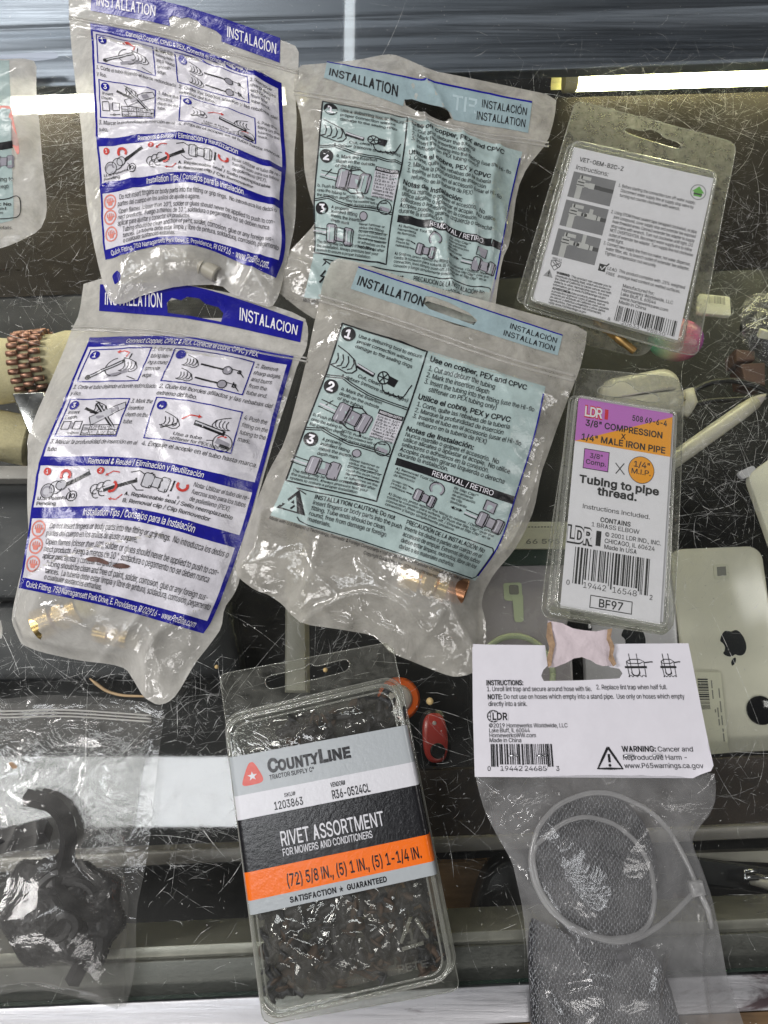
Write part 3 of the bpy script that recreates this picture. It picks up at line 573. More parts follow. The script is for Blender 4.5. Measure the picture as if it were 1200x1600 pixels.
def glyph(ch, bold):
    k = (ch, bold)
    if k not in _tcache:
        if ch in ABC:
            adv, loops = ABC[ch]
            d = bold * 120
            ls = [inset(l, -d) if d else l for l in loops]
            v, f = np.zeros((0, 2)), []
            if ls:
                pts = []; ed = []
                for l in ls:
                    n = len(pts); pts += [Vector((p[0] / 100, p[1] / 100)) for p in l]; ed += [(n + i, n + (i + 1) % len(l)) for i in range(len(l))]
                r = delaunay_2d_cdt(pts, ed, [], 0, 1e-6)
                v = np.array([tuple(q) for q in r[0]]); ff = np.array([tuple(q) for q in r[2] if len(q) == 3]); c = v[ff].mean(1) * 100
                wn = np.zeros(len(c), int)
                for l in ls:
                    for p0, p1 in zip(l, np.roll(l, -1, 0)):
                        side = (p1[0] - p0[0]) * (c[:, 1] - p0[1]) - (c[:, 0] - p0[0]) * (p1[1] - p0[1])
                        wn += ((p0[1] <= c[:, 1]) & (p1[1] > c[:, 1]) & (side > 0)).astype(int) - ((p0[1] > c[:, 1]) & (p1[1] <= c[:, 1]) & (side < 0)).astype(int)
                ins = wn != 0
                f = [tuple(q) for q in ff[ins]]
            _tcache[k] = (v, f, (adv + d * 1.2) / 100)
        else:
            _tc.body = ch; _tc.offset = bold
            m = bpy.data.meshes.new_from_object(_to)
            v = np.array([x.co[:2] for x in m.vertices]) / 0.682 if len(m.vertices) else np.zeros((0, 2))
            f = [tuple(p.vertices) for p in m.polygons]
            bpy.data.meshes.remove(m)
            _tcache[k] = (v, f, (v[:, 0].max() + .1) if len(v) else .4)
    return _tcache[k]


def glyphs(s, bold=0.0):
    V = []; F = []; n = 0; x = 0.0
    for ch in s:
        v, f, a = glyph(ch, bold)
        if len(v): V.append(v + [x, 0]); F += [tuple(i + n for i in q) for q in f]; n += len(v)
        x += a
    return (np.concatenate(V) if V else np.zeros((0, 2))), F


class Print:
    """flat artwork in label units (u right, v down) that is later draped onto a surface. asp = size of one v unit / one u unit"""
    def __init__(self, mats, asp=1.0, step=1.3):
        self.mats = mats; self.asp = asp; self.step = step
        self.v = []; self.f = []; self.mi = []; self.lay = []; self.n = 0

    def _add(self, v, f, mat, lay):
        v = np.asarray(v, float)
        if not len(v): return
        b = self.n; self.v.append(v); self.n += len(v); self.lay.append(np.full(len(v), lay, float))
        self.f += [tuple(int(i) + b for i in q) for q in f]; self.mi += [self.mats.index(mat)] * len(f)

    def quad(self, a, b, c, d, mat, lay=1):
        a, b, c, d = map(lambda q: np.array(q, float), (a, b, c, d))
        k = np.array([1, self.asp])
        nu = max(1, int(np.ceil(max(np.linalg.norm((b - a) * k), np.linalg.norm((c - d) * k)) / self.step)))
        nv = max(1, int(np.ceil(max(np.linalg.norm((d - a) * k), np.linalg.norm((c - b) * k)) / self.step)))
        U, V = np.meshgrid(np.linspace(0, 1, nu + 1), np.linspace(0, 1, nv + 1)); U = U.ravel()[:, None]; V = V.ravel()[:, None]
        pts = (a * (1 - U) + b * U) * (1 - V) + (d * (1 - U) + c * U) * V
        self._add(pts, [(j * (nu + 1) + i, j * (nu + 1) + i + 1, (j + 1) * (nu + 1) + i + 1, (j + 1) * (nu + 1) + i) for j in range(nv) for i in range(nu)], mat, lay)

    def rect(self, u0, v0, u1, v1, mat, lay=1):
        self.quad((u0, v0), (u1, v0), (u1, v1), (u0, v1), mat, lay)

    def frame(self, u0, v0, u1, v1, t, mat, lay=2):
        tv = t / self.asp
        self.rect(u0, v0, u1, v0 + tv, mat, lay); self.rect(u0, v1 - tv, u1, v1, mat, lay)
        self.rect(u0, v0 + tv, u0 + t, v1 - tv, mat, lay); self.rect(u1 - t, v0 + tv, u1, v1 - tv, mat, lay)

    def line(self, pts, t, mat, lay=2, closed=False):
        p = np.asarray(pts, float) * [1, self.asp]
        if closed: p = np.vstack([p, p[:1]])
        p = resample(p, self.step, False)
        d = np.gradient(p, axis=0); d /= np.linalg.norm(d, axis=1)[:, None] + 1e-9
        n = np.c_[-d[:, 1], d[:, 0]] * t / 2
        v = np.vstack([p + n, p - n]) / [1, self.asp]; m = len(p)
        self._add(v, [(i, i + 1, m + i + 1, m + i) for i in range(m - 1)], mat, lay)

    def poly(self, pts, mat, lay=2):
        pts = np.asarray(pts, float); self._add(pts, [tuple(range(len(pts)))], mat, lay)

    def circ(self, u, v, r, mat, lay=2, n=24):
        t = np.linspace(0, 2 * np.pi, n, endpoint=False)
        self.poly(np.c_[u + r * np.cos(t), v + r * np.sin(t) / self.asp], mat, lay)

    def ring(self, u, v, r, t, mat, lay=2, a0=0, a1=360, rv=None):
        a = np.radians(np.linspace(a0, a1, 28))
        self.line(np.c_[u + r * np.cos(a), v + (rv or r) * np.sin(a) / self.asp], t, mat, lay)

    def text(self, u, v, s, h, mat, width=None, bold=0.0, ital=0.0, align='l', rot=0.0, lay=3, xs=1.0):
        """baseline at v, cap height h (v units); width fits the run to that many u units"""
        g, f = glyphs(s, bold)
        if not len(g): return
        g = g.copy()
        g[:, 0] += ital * g[:, 1]
        x0, x1 = g[:, 0].min(), g[:, 0].max()
        kx = (width / (x1 - x0)) if width else h * self.asp * xs
        X = (g[:, 0] - x0) * kx
        if align == 'c': X -= (x1 - x0) * kx / 2
        if align == 'r': X -= (x1 - x0) * kx
        Y = -g[:, 1] * h
        if rot:
            c, s_ = math.cos(rot), math.sin(rot); X, Y = X * c - Y * self.asp * s_, (X * s_ + Y * self.asp * c) / self.asp
        self._add(np.c_[u + X, v + Y], f, mat, lay)

    def barcode(self, u0, v0, u1, v1, mat, seed=1, lay=2, n=59, tall=()):
        rng = random.Random(seed); mods = []
        for i in range(n): mods.append(rng.choice([1, 1, 1, 2, 2, 3]) if i % 2 == 0 else rng.choice([1, 1, 2, 2, 3]))
        tot = sum(mods); x = 0
        for i, m in enumerate(mods):
            if i % 2 == 0:
                a = u0 + (u1 - u0) * x / tot; b = u0 + (u1 - u0) * (x + m) / tot
                f = i / n; long_ = f < 0.12 or f > 0.88 or 0.47 < f < 0.53
                self.rect(a, v0, b, v1 if long_ else v1 - (v1 - v0) * 0.08, mat, lay)
            x += m

    def build(self, name, parent, mapfn, dz=0.00012, smooth=True):
        uv = np.concatenate(self.v); lay = np.concatenate(self.lay)
        p = mapfn(uv); p = p.copy(); p[:, 2] += 0.0002 + lay * dz
        b = MB(); b.v = [p]; b.n = len(p); b.f = self.f; b.mi = self.mi
        return b.build(name, [MATS[m] for m in self.mats], parent, smooth)


def hermite(xs, Y, x):
    """smooth interpolation of rows Y (K, ..., 2) at xs to positions x (n)"""
    xs = np.asarray(xs, float); Y = np.asarray(Y, float); K = len(xs)
    i = np.clip(np.searchsorted(xs, x) - 1, 0, K - 2)
    D = np.zeros_like(Y)
    s = (Y[1:] - Y[:-1]) / (xs[1:] - xs[:-1]).reshape((-1,) + (1,) * (Y.ndim - 1))
    D[0] = s[0]; D[-1] = s[-1]; D[1:-1] = (s[1:] + s[:-1]) / 2
    h = (xs[i + 1] - xs[i])[:, None]; t = ((x - xs[i]))[:, None] / h
    if Y.ndim == 3:
        n = np.arange(len(x)); y0, y1, d0, d1 = Y[i, n], Y[i + 1, n], D[i, n], D[i + 1, n]
    else:
        y0, y1, d0, d1 = Y[i], Y[i + 1], D[i], D[i + 1]
    lo = t < 0; hi = t > 1; tc = np.clip(t, 0, 1)
    r = (2 * tc ** 3 - 3 * tc ** 2 + 1) * y0 + (tc ** 3 - 2 * tc ** 2 + tc) * h * d0 + (-2 * tc ** 3 + 3 * tc ** 2) * y1 + (tc ** 3 - tc ** 2) * h * d1
    return r + np.where(lo, t * h * d0, 0) + np.where(hi, (t - 1) * h * d1, 0)


def grid_map(us, vs, rows):
    """rows[v][u] = photo positions; returns uv -> photo position"""
    R = np.asarray(rows, float)

    def f(uv):
        rr = np.stack([hermite(us, R[k], uv[:, 0]) for k in range(len(vs))])
        return hermite(vs, rr, uv[:, 1])
    return f


def flat_map(corners, z, U=100.0, V=100.0):
    """corners TL TR BR BL in photo positions on a level card at height z"""
    c = PX(corners, z)

    def f(uv):
        a = uv[:, 0:1] / U; b = uv[:, 1:2] / V
        return (c[0] * (1 - a) + c[1] * a) * (1 - b) + (c[3] * (1 - a) + c[2] * a) * b
    return f
# ------------------------------------------------------------------ shared materials
solid('black_floor', (0.005, 0.005, 0.006, 1), 0.6, var=0.4, vscale=30)
solid('dark_tray', (0.022, 0.024, 0.028, 1), 0.5, var=0.25, vscale=25)
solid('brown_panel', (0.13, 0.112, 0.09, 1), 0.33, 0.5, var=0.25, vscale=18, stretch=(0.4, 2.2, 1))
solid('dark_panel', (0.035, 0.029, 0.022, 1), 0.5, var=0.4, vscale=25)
solid('brown_reflection', (0.055, 0.042, 0.036, 1), 0.7, var=0.35, vscale=120)  # brown shelf strip with a dark reflection put into its colour
solid('wood_shelf', (0.17, 0.10, 0.045, 1), 0.5, var=0.35, vscale=40, stretch=(0.5, 4, 1))
solid('cream_paint', (0.48, 0.46, 0.39, 1), 0.45, var=0.08)
solid('grey_bar', (0.33, 0.31, 0.29, 1), 0.4, 0.2, var=0.1, vscale=40)
solid('brushed_alu', (0.52, 0.53, 0.54, 1), 0.34, 1.0, bump=(900, 0.00010), var=0.12, vscale=500, stretch=(0.03, 1, 1))
solid('rail_alu', (0.25, 0.28, 0.33, 1), 0.44, 1.0, bump=(700, 0.00006), var=0.06, vscale=420, stretch=(0.02, 1, 1))
solid('sill_alu', (0.12, 0.121, 0.112, 1), 0.42, 0.7, bump=(1400, 0.0001), var=0.12, vscale=900, stretch=(0.35, 1, 1))
solid('sill_top', (0.28, 0.275, 0.24, 1), 0.35, 0.6, var=0.1, vscale=60)
solid('glass_edge', (0.02, 0.05, 0.04, 1), 0.12)


def trim_material():
    m, nt, out = nt_of('trim_alu')
    N, Lk = nt.nodes.new, nt.links.new
    p = N('ShaderNodeBsdfPrincipled'); p.inputs['Metallic'].default_value = 0.9
    st = noise_node(nt, 500, 5, 0.7, (0.04, 1, 1)); wear = noise_node(nt, 24, 6, 0.72, (0.35, 1.8, 1), 0.8)
    mx = N('ShaderNodeMix'); mx.data_type = 'RGBA'; mx.inputs[6].default_value = (0.48, 0.48, 0.50, 1); mx.inputs[7].default_value = (0.10, 0.075, 0.08, 1)
    Lk(ramp(nt, wear.outputs[0], 0.56, 0.68), mx.inputs[0]); Lk(mx.outputs[2], p.inputs['Base Color'])
    Lk(ramp(nt, st.outputs[0], 0.3, 0.7, 0.28, 0.55), p.inputs['Roughness'])
    Lk(bump_node(nt, st.outputs[0], 0.0002), p.inputs['Normal']); Lk(p.outputs[0], out.inputs[0])


trim_material()


def glass_material():
    m, nt, out = nt_of('counter_glass')
    N, Lk = nt.nodes.new, nt.links.new
    tr = N('ShaderNodeBsdfTransparent'); tr.inputs[0].default_value = (0.975, 0.982, 0.973, 1)
    gl = N('ShaderNodeBsdfGlossy'); gl.inputs['Roughness'].default_value = 0.028
    df = N('ShaderNodeBsdfDiffuse'); df.inputs[0].default_value = (0.75, 0.74, 0.7, 1)
    tl = N('ShaderNodeBsdfTranslucent'); tl.inputs[0].default_value = (0.75, 0.74, 0.7, 1)
    d2 = N('ShaderNodeAddShader'); Lk(df.outputs[0], d2.inputs[0]); Lk(tl.outputs[0], d2.inputs[1])
    n = noise_node(nt, 14, 8, 0.72, None, 0.8)
    m0 = N('ShaderNodeMixShader'); Lk(ramp(nt, n.outputs[0], 0.40, 0.78, 0.0005, 0.010), m0.inputs[0]); Lk(tr.outputs[0], m0.inputs[1]); Lk(d2.outputs[0], m0.inputs[2])
    m1 = N('ShaderNodeMixShader'); Lk(thin_fresnel(nt, 0.043), m1.inputs[0]); Lk(m0.outputs[0], m1.inputs[1]); Lk(gl.outputs[0], m1.inputs[2])
    Lk(m1.outputs[0], out.inputs[0])


glass_material()


def scratch_material():
    """ground glass of a scratch: scatters light from above and from the lamp below"""
    m, nt, out = nt_of('scratch')
    N, Lk = nt.nodes.new, nt.links.new
    at = N('ShaderNodeAttribute'); at.attribute_name = 'depth'
    tr = N('ShaderNodeBsdfTransparent')
    df = N('ShaderNodeBsdfDiffuse'); df.inputs[0].default_value = (0.85, 0.86, 0.84, 1)
    tl = N('ShaderNodeBsdfTranslucent'); tl.inputs[0].default_value = (0.85, 0.86, 0.84, 1)
    ad = N('ShaderNodeAddShader'); Lk(df.outputs[0], ad.inputs[0]); Lk(tl.outputs[0], ad.inputs[1])
    gl = N('ShaderNodeBsdfGlossy'); gl.inputs['Roughness'].default_value = 0.45; gl.inputs[0].default_value = (0.9, 0.9, 0.9, 1)
    mg = N('ShaderNodeMixShader'); mg.inputs[0].default_value = 0.3; Lk(ad.outputs[0], mg.inputs[1]); Lk(gl.outputs[0], mg.inputs[2])
    n = noise_node(nt, 260, 3, 0.7)
    mu = N('ShaderNodeMath'); mu.operation = 'MULTIPLY'; mu.use_clamp = True
    Lk(at.outputs['Fac'], mu.inputs[0]); Lk(ramp(nt, n.outputs[0], 0.35, 0.62, 0.15, 1.0), mu.inputs[1])
    mx = N('ShaderNodeMixShader'); Lk(mu.outputs[0], mx.inputs[0]); Lk(tr.outputs[0], mx.inputs[1]); Lk(mg.outputs[0], mx.inputs[2])
    Lk(mx.outputs[0], out.inputs[0])


scratch_material()


def structure(name, mats, build, label=None, smooth=False, auto=35):
    b = MB(); build(b); o = b.build(name, mats, None, True, auto); o['kind'] = 'structure'
    return o


def strip(b, l0, r0, r1, l1, ztop, th, bev=0.0, mi=0):
    """flat bar traced by its four corners (upper left, upper right, lower right, lower left)"""
    b.prism(PX([l0, r0, r1, l1], ztop)[:, :2], ztop - th, ztop, mi, bev)


# the glass sheet with its green front edge
GL = [(-700, -420), (1900, -470), (1900, 1484), (-700, 1606)]
gp = ccw(PX(GL, 0.0)[:, :2])


def glass_build(b):
    n = len(gp)
    b.add(np.c_[gp, np.zeros(n)], [tuple(range(n))], 0)
    b.add(np.c_[gp, np.full(n, -0.006)], [tuple(range(n))], 0)
    for i in range(n):
        a, c = gp[i], gp[(i + 1) % n]
        b.add([(*a, -0.006), (*c, -0.006), (*c, 0), (*a, 0)], [(0, 1, 2, 3)], 1)


counter = structure('glass_countertop', ['counter_glass', 'glass_edge'], glass_build)
tag(counter, 'scratched glass countertop of the display case')

# scratches and dust pits: one uncountable layer on the glass
rs = np.random.RandomState(11)
V = []; Fc = []; att = []; nv = 0


def scratch(p0, ang, ln, wd, bend, a):
    global nv
    k = max(3, min(12, int(ln / 0.004)))
    s = np.linspace(0, 1, k)
    th = ang + bend * s
    step = ln / (k - 1)
    p = np.c_[p0[0] + np.cumsum(np.r_[0, np.cos(th[:-1]) * step]), p0[1] + np.cumsum(np.r_[0, np.sin(th[:-1]) * step])]
    n = np.c_[-np.sin(th), np.cos(th)]
    ww = wd * np.sin(np.pi * np.clip(s * 0.96 + 0.02, 0, 1)) ** 0.6 / 2
    v = np.vstack([p + n * ww[:, None], p - n * ww[:, None]])
    V.append(np.c_[v, np.full(len(v), 0.00006)])
    Fc.extend([(nv + i, nv + i + 1, nv + k + i + 1, nv + k + i) for i in range(k - 1)])
    att.extend([a] * (k - 1)); nv += 2 * k


def keep_in(x, y): return -0.32 < x < 0.32 and -0.30 < y < 0.42


cl = [(rs.uniform(-0.28, 0.28), rs.uniform(-0.24, 0.30), rs.uniform(0, math.pi)) for _ in range(140)]
for i in range(9500):
    if rs.rand() < 0.55:
        c = cl[rs.randint(len(cl))]
        x, y = c[0] + rs.normal(0, 0.018), c[1] + rs.normal(0, 0.018); an = c[2] + rs.normal(0, 0.45)
    else:
        x, y = rs.uniform(-0.30, 0.30), rs.uniform(-0.28, 0.38); an = rs.uniform(0, 2 * math.pi)
    if rs.rand() > 0.66 + 1.9 * float(perlin(np.array([x * 14 + 3.1]), np.array([y * 14 + 1.7]))[0]): continue
    ln = min(0.11, rs.lognormal(math.log(0.0065), 0.8))
    scratch((x, y), an, ln, rs.choice([0.00006, 0.00009, 0.00014, 0.0002], p=[.5, .33, .13, .04]), rs.normal(0, 0.5), rs.choice([0.08, 0.25, 0.6, 1.0], p=[.45, .29, .16, .10]))
for i in range(36):                                      # a few long gouges
    scratch((rs.uniform(-0.28, 0.28), rs.uniform(-0.25, 0.33)), rs.choice([0.5, 1.1, 1.5, 2.2, 2.7]) + rs.normal(0, 0.2), rs.uniform(0.03, 0.11), rs.uniform(0.0001, 0.0002), rs.normal(0, 0.3), rs.uniform(0.4, 0.9))
for i in range(2600):                                    # pits and dust
    x, y = rs.uniform(-0.3, 0.3), rs.uniform(-0.28, 0.38)
    scratch((x, y), rs.uniform(0, 6.3), rs.uniform(0.0003, 0.0014), rs.uniform(0.0002, 0.0005), 0.5, rs.uniform(0.2, 0.9))
# denser hatching under the lamp on the right and in the open patches
for cx, cy, sx, sy, n in ((1040, 175, 120, 45, 1000), (1150, 400, 50, 110, 750), (1110, 720, 70, 90, 800), (100, 240, 40, 60, 520), (60, 440, 60, 60, 260), (290, 1120, 70, 40, 260), (300, 1300, 60, 60, 330),
                          (530, 1010, 70, 40, 160), (690, 1200, 45, 80, 140), (110, 1060, 90, 20, 160), (1150, 1220, 50, 40, 100)):
    for i in range(n):
        q = P(rs.normal(cx, sx), rs.normal(cy, sy), 0)
        scratch(q[:2], rs.choice([0.2, 0.75, 1.2, 2.3, 2.8]) + rs.normal(0, 0.35), min(0.06, rs.lognormal(math.log(0.0075), 0.8)), rs.choice([0.00007, 0.00012, 0.00022], p=[.55, .33, .12]), rs.normal(0, 0.5), rs.uniform(0.25, 0.95))
b = MB(); b.add(np.concatenate(V), Fc)
so = b.build('scratch_marks', 'scratch', counter, False); so['kind'] = 'stuff'
a_ = so.data.attributes.new('depth', 'FLOAT', 'FACE'); a_.data.foreach_set('value', att)

# the case under the glass
structure('case_floor', 'black_floor', lambda b: strip(b, (-900, -500), (2100, -500), (2100, 2100), (-900, 2100), -0.17, 0.01))
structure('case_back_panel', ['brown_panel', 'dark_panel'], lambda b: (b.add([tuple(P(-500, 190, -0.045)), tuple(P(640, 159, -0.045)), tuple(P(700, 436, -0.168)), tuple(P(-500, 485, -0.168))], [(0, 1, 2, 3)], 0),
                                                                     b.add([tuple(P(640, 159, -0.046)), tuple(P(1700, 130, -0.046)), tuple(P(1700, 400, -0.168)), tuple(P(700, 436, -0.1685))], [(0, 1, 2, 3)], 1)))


def rail_build(b):
    A, B = P(-500, 152, -0.007), P(1700, 76, -0.007)
    d = (B - A) / np.linalg.norm(B - A); n = np.array([-d[1], d[0], 0])
    prof = [(-0.0006, -0.016), (0, -0.0085), (0.002, -0.0075), (0.012, -0.0078), (0.022, -0.0098), (0.03, -0.0125), (0.037, -0.0128), (0.044, -0.0105), (0.047, -0.0082), (0.0485, -0.0075), (0.0505, -0.0074), (0.0525, -0.0095), (0.058, -0.012), (0.075, -0.013), (0.12, -0.013)]
    pr = np.array(prof); t = np.linspace(0, 1, len(pr)); tt = np.linspace(0, 1, 70)
    pr = np.c_[np.interp(tt, t, pr[:, 0]), np.interp(tt, t, pr[:, 1])]
    V = []
    for o, z in pr:
        for s in (A, B): V.append((s[0] + n[0] * o, s[1] + n[1] * o, z))
    b.add(V, [(2 * i, 2 * i + 1, 2 * i + 3, 2 * i + 2) for i in range(len(pr) - 1)])


structure('case_rear_rail', 'rail_alu', rail_build, auto=60)


def sill_build(b):
    strip(b, (-500, 1536), (1700, 1432), (1700, 1490), (-500, 1600), -0.0068, 0.05, 0.0012, 0)
    strip(b, (-500, 1513), (1700, 1411), (1700, 1433), (-500, 1537), -0.0092, 0.05, 0.0006, 1)


structure('case_front_sill', ['sill_alu', 'sill_top'], sill_build)
structure('counter_front_trim', 'trim_alu', lambda b: strip(b, (-500, 1598), (1700, 1497), (1700, 1556), (-500, 1664), -0.0004, 0.03, 0.0015))
structure('counter_front_board', 'wood_shelf', lambda b: strip(b, (-500, 1664), (1700, 1556), (1700, 1900), (-500, 1900), -0.012, 0.03))
structure('shelf_edge', ['grey_bar', 'brown_reflection', 'wood_shelf'], lambda b: (strip(b, (-300, 1352), (1500, 1274), (1500, 1297), (-300, 1378), -0.085, 0.02, 0.002, 0), strip(b, (585, 1208), (1500, 1170), (1500, 1276), (585, 1312), -0.090, 0.02, 0, 1),
                                                    strip(b, (560, 1352), (812, 1343), (812, 1500), (560, 1500), -0.12, 0.01, 0, 2)))
structure('side_shelf_bar', 'grey_bar', lambda b: strip(b, (-200, 728), (125, 727), (125, 748), (-200, 749), -0.06, 0.012, 0.001))
structure('shelf_post', 'cream_paint', lambda b: strip(b, (446, 700), (476, 700), (480, 1082), (444, 1082), -0.055, 0.02, 0.004))


# ------------------------------------------------------------------ lamps in the case
def emit(name, col, s):
    m, nt, out = nt_of(name); e = nt.nodes.new('ShaderNodeEmission'); e.inputs[0].default_value = col + (1,); e.inputs[1].default_value = s
    nt.links.new(e.outputs[0], out.inputs[0])


emit('lit_tube', (1.0, 0.97, 0.56), 26.0)
emit('lit_tube_white', (1.0, 0.98, 0.86), 18.0)
solid('lamp_housing', (0.62, 0.58, 0.32, 1), 0.4)
solid('lamp_cap', (0.55, 0.5, 0.3, 1), 0.4)


def case_lamp(p0, p1, label, mat, r=0.0070):
    A, B = P(*p0, -0.030), P(*p1, -0.030)
    t = thing('fluorescent_lamp', label, 'lamp', (A + B) / 2 - [0, 0, 0.016], 'fluorescent lamps inside the display case')
    d = (B - A) / np.linalg.norm(B - A)
    b = MB(); b.tube([A + d * 0.004, (A + B) / 2, B - d * 0.004], r, 20); b.build('tube', mat, t)
    for s, e in ((A, 1), (B, -1)):
        b = MB(); b.tube([s - d * e * 0.006, s + d * e * 0.002, s + d * e * 0.004], [r * 1.12, r * 1.12, r * 0.95], 20); b.build('end_cap', 'lamp_cap', t, True, 40)
    n = np.array([-d[1], d[0], 0])
    b = MB(); prof = [(0.0098, 0.0072), (0.0118, 0.004), (0.0128, -0.002), (0.0125, -0.008), (0.0100, -0.0125), (0.0060, -0.0145)]
    V = [];
    for o, z in prof:
        for s in (A - d * 0.012, B + d * 0.012): V.append(s + n * o + [0, 0, z])
    b.add(V, [(2 * i, 2 * i + 1, 2 * i + 3, 2 * i + 2) for i in range(5)]); b.build('reflector', 'lamp_housing', t, False)
    return t


case_lamp((-420, 179), (455, 147), 'lit white fluorescent lamp under the glass at the left, between two bags', 'lit_tube_white')
case_lamp((893, 127), (1560, 106), 'lit yellowish fluorescent lamp under the glass at the upper right', 'lit_tube')

# ------------------------------------------------------------------ goods lying inside the case
solid('phone_cream', (0.78, 0.76, 0.63, 1), 0.16, var=0.03)
solid('phone_grey', (0.44, 0.41, 0.43, 1), 0.25, var=0.04)
solid('phone_light', (0.58, 0.57, 0.60, 1), 0.2, var=0.03)
solid('logo_black', (0.02, 0.022, 0.025, 1), 0.15)
solid('lens_black', (0.012, 0.012, 0.014, 1), 0.08)
solid('ring_green', (0.60, 0.68, 0.46, 1), 0.4)
solid('paper_cream', (0.70, 0.69, 0.55, 1), 0.55, var=0.04)
solid('ink_dark', (0.03, 0.03, 0.03, 1), 0.5)
solid('ink_grey', (0.25, 0.25, 0.22, 1), 0.5)
solid('copper', (0.36, 0.20, 0.145, 1), 0.45, 1.0, var=0.15, vscale=200)
solid('steel', (0.55, 0.56, 0.58, 1), 0.22, 1.0, var=0.1)
solid('cushion', (0.68, 0.60, 0.36, 1), 0.85, bump=(700, 0.0004), var=0.1, vscale=300)
solid('orange_plastic', (0.75, 0.13, 0.02, 1), 0.25)
solid('pale_grey', (0.55, 0.5, 0.48, 1), 0.4)
solid('red_plastic', (0.50, 0.055, 0.045, 1), 0.3)
solid('black_plastic', (0.012, 0.012, 0.013, 1), 0.35)
solid('white_plastic', (0.62, 0.59, 0.50, 1), 0.25, var=0.03)
solid('green_card', (0.035, 0.06, 0.045, 1), 0.35)
solid('brown_block', (0.13, 0.075, 0.055, 1), 0.5, var=0.15)
film('case_plastic', 0.10, (0.95, 0.95, 0.95), rough=0.06, edge=0.5)


def apple(c, s, ang):
    """bitten-fruit mark, outline in units of its width"""
    body = [(0, .34), (.10, .40), (.24, .42), (.38, .36), (.46, .27), (.37, .18), (.33, .04), (.38, -.10), (.49, -.19), (.42, -.35), (.32, -.49), (.22, -.56), (.12, -.55), (0, -.51), (-.12, -.55), (-.22, -.56), (-.34, -.47), (-.44, -.28), (-.49, -.05), (-.47, .16), (-.38, .33), (-.25, .41), (-.10, .40)]
    leaf = [(0.0, .46), (.02, .60), (.10, .71), (.21, .77), (.22, .64), (.15, .53), (.07, .47)]
    R = np.array([[math.cos(ang), -math.sin(ang)], [math.sin(ang), math.cos(ang)]])
    return [np.asarray(c) + (smooth_poly(q, 2) * s) @ R.T for q in (body, leaf)]


def phone(corners, z, mat, label, logo=None, lens=(), extra=None, group='phones lying in the display case', upside=True):
    """corners TL TR BR BL traced at its top face"""
    c = PX(corners, z)[:, :2]
    t = thing('smartphone', label, 'phone', (*c.mean(0), z - 0.008), group)
    b = MB(); R = []
    for ins, zz in ((0.0015, z - 0.008), (0, z - 0.0065), (0, z - 0.0015), (0.0005, z - 0.0004), (0.0015, z)): 
        q = rquad(c, 0.010, ins); R.append(np.c_[q, np.full(len(q), zz)])
    b.loft(R, 0, True, True); b.build('body', mat, t, True, 40)
    if logo:
        lc = P(logo[0], logo[1], z)[:2]; b = MB()
        for q in apple(lc, logo[2] * 0.00052, logo[3]): b.prism(q, z + 0.00005, z + 0.0002)
        b.build('emblem', 'logo_black', t, False)
    for x, y, r in lens:
        q = P(x, y, z); b = MB(); b.revolve(q, (0, 0, 1), [(0, r * 0.00052), (0.0012, r * 0.00052), (0.0016, r * 0.00046)], 24)
        o = b.build('camera_lens', 'lens_black', t, True, 40)
    return t, c


tC, _ = phone([(1046, 858), (1190, 852), (1235, 1172), (1090, 1180)], -0.105, 'phone_cream', 'cream white phone face down with a dark emblem, right of the purple and orange card', (1146, 1008, 36, math.pi + 0.08), ((1188, 1110, 19),))
b = MB(); q = PX([(1114, 882), (1138, 881), (1140, 905), (1116, 906)], -0.105)[:, :2]; b.prism(rquad(q, 0.002), -0.1049, -0.1046)
b.build('sticker', 'paper_cream', tC, False)
b = MB(); q = PX([(1120, 886), (1134, 885), (1135, 899), (1121, 900)], -0.1045)[:, :2]; b.prism(q, -0.1045, -0.1044); b.build('sensor_window', 'ink_grey', tC, False)
tB, _ = phone([(905, 830), (1050, 826), (1066, 1110), (918, 1115)], -0.108, 'phone_light', 'pale grey phone with a dark emblem, partly under the hanging card of the lint trap', (990, 1000, 34, math.pi + 0.05))
tA, cA = phone([(752, 874), (888, 872), (900, 1150), (742, 1155)], -0.106, 'phone_grey', 'grey phone in a clear case with a pale green charging ring, below the teal bag', None, ((905, 980, 17),))
cc = P(806, 1052, -0.106)
b = MB(); a_ = np.linspace(0, 2 * np.pi, 60)
b.tube(np.c_[cc[0] + 0.0262 * np.cos(a_), cc[1] + 0.0262 * np.sin(a_), np.full(60, -0.1062)], 0.0022, 8); b.build('charging_ring', 'ring_green', tA)
b = MB(); b.prism(rquad(PX([(800, 928), (817, 928), (818, 972), (804, 972)], -0.1055)[:, :2], 0.002), -0.1058, -0.1050)
b.prism(rquad(PX([(786, 911), (815, 910), (816, 940), (788, 938)], -0.1055)[:, :2], 0.002), -0.1058, -0.1053); b.build('charging_mark', 'ring_green', tA, False)
b = MB(); b.prism(rquad(PX([(795, 914), (810, 914), (811, 929), (796, 929)], -0.1050)[:, :2], 0.0015), -0.1052, -0.1048); b.build('sensor_window', 'ink_grey', tA, False)
tD, _ = phone([(1168, 742), (1310, 640), (1440, 800), (1262, 1010)], -0.095, 'phone_cream', 'cream phone at the right edge, beside the black scratched area')
b = MB(); b.prism(rquad(PX([(1152, 738), (1178, 726), (1186, 738), (1162, 748)], -0.095)[:, :2], 0.002), -0.099, -0.096); b.build('lifted_film', 'phone_light', tD, False)

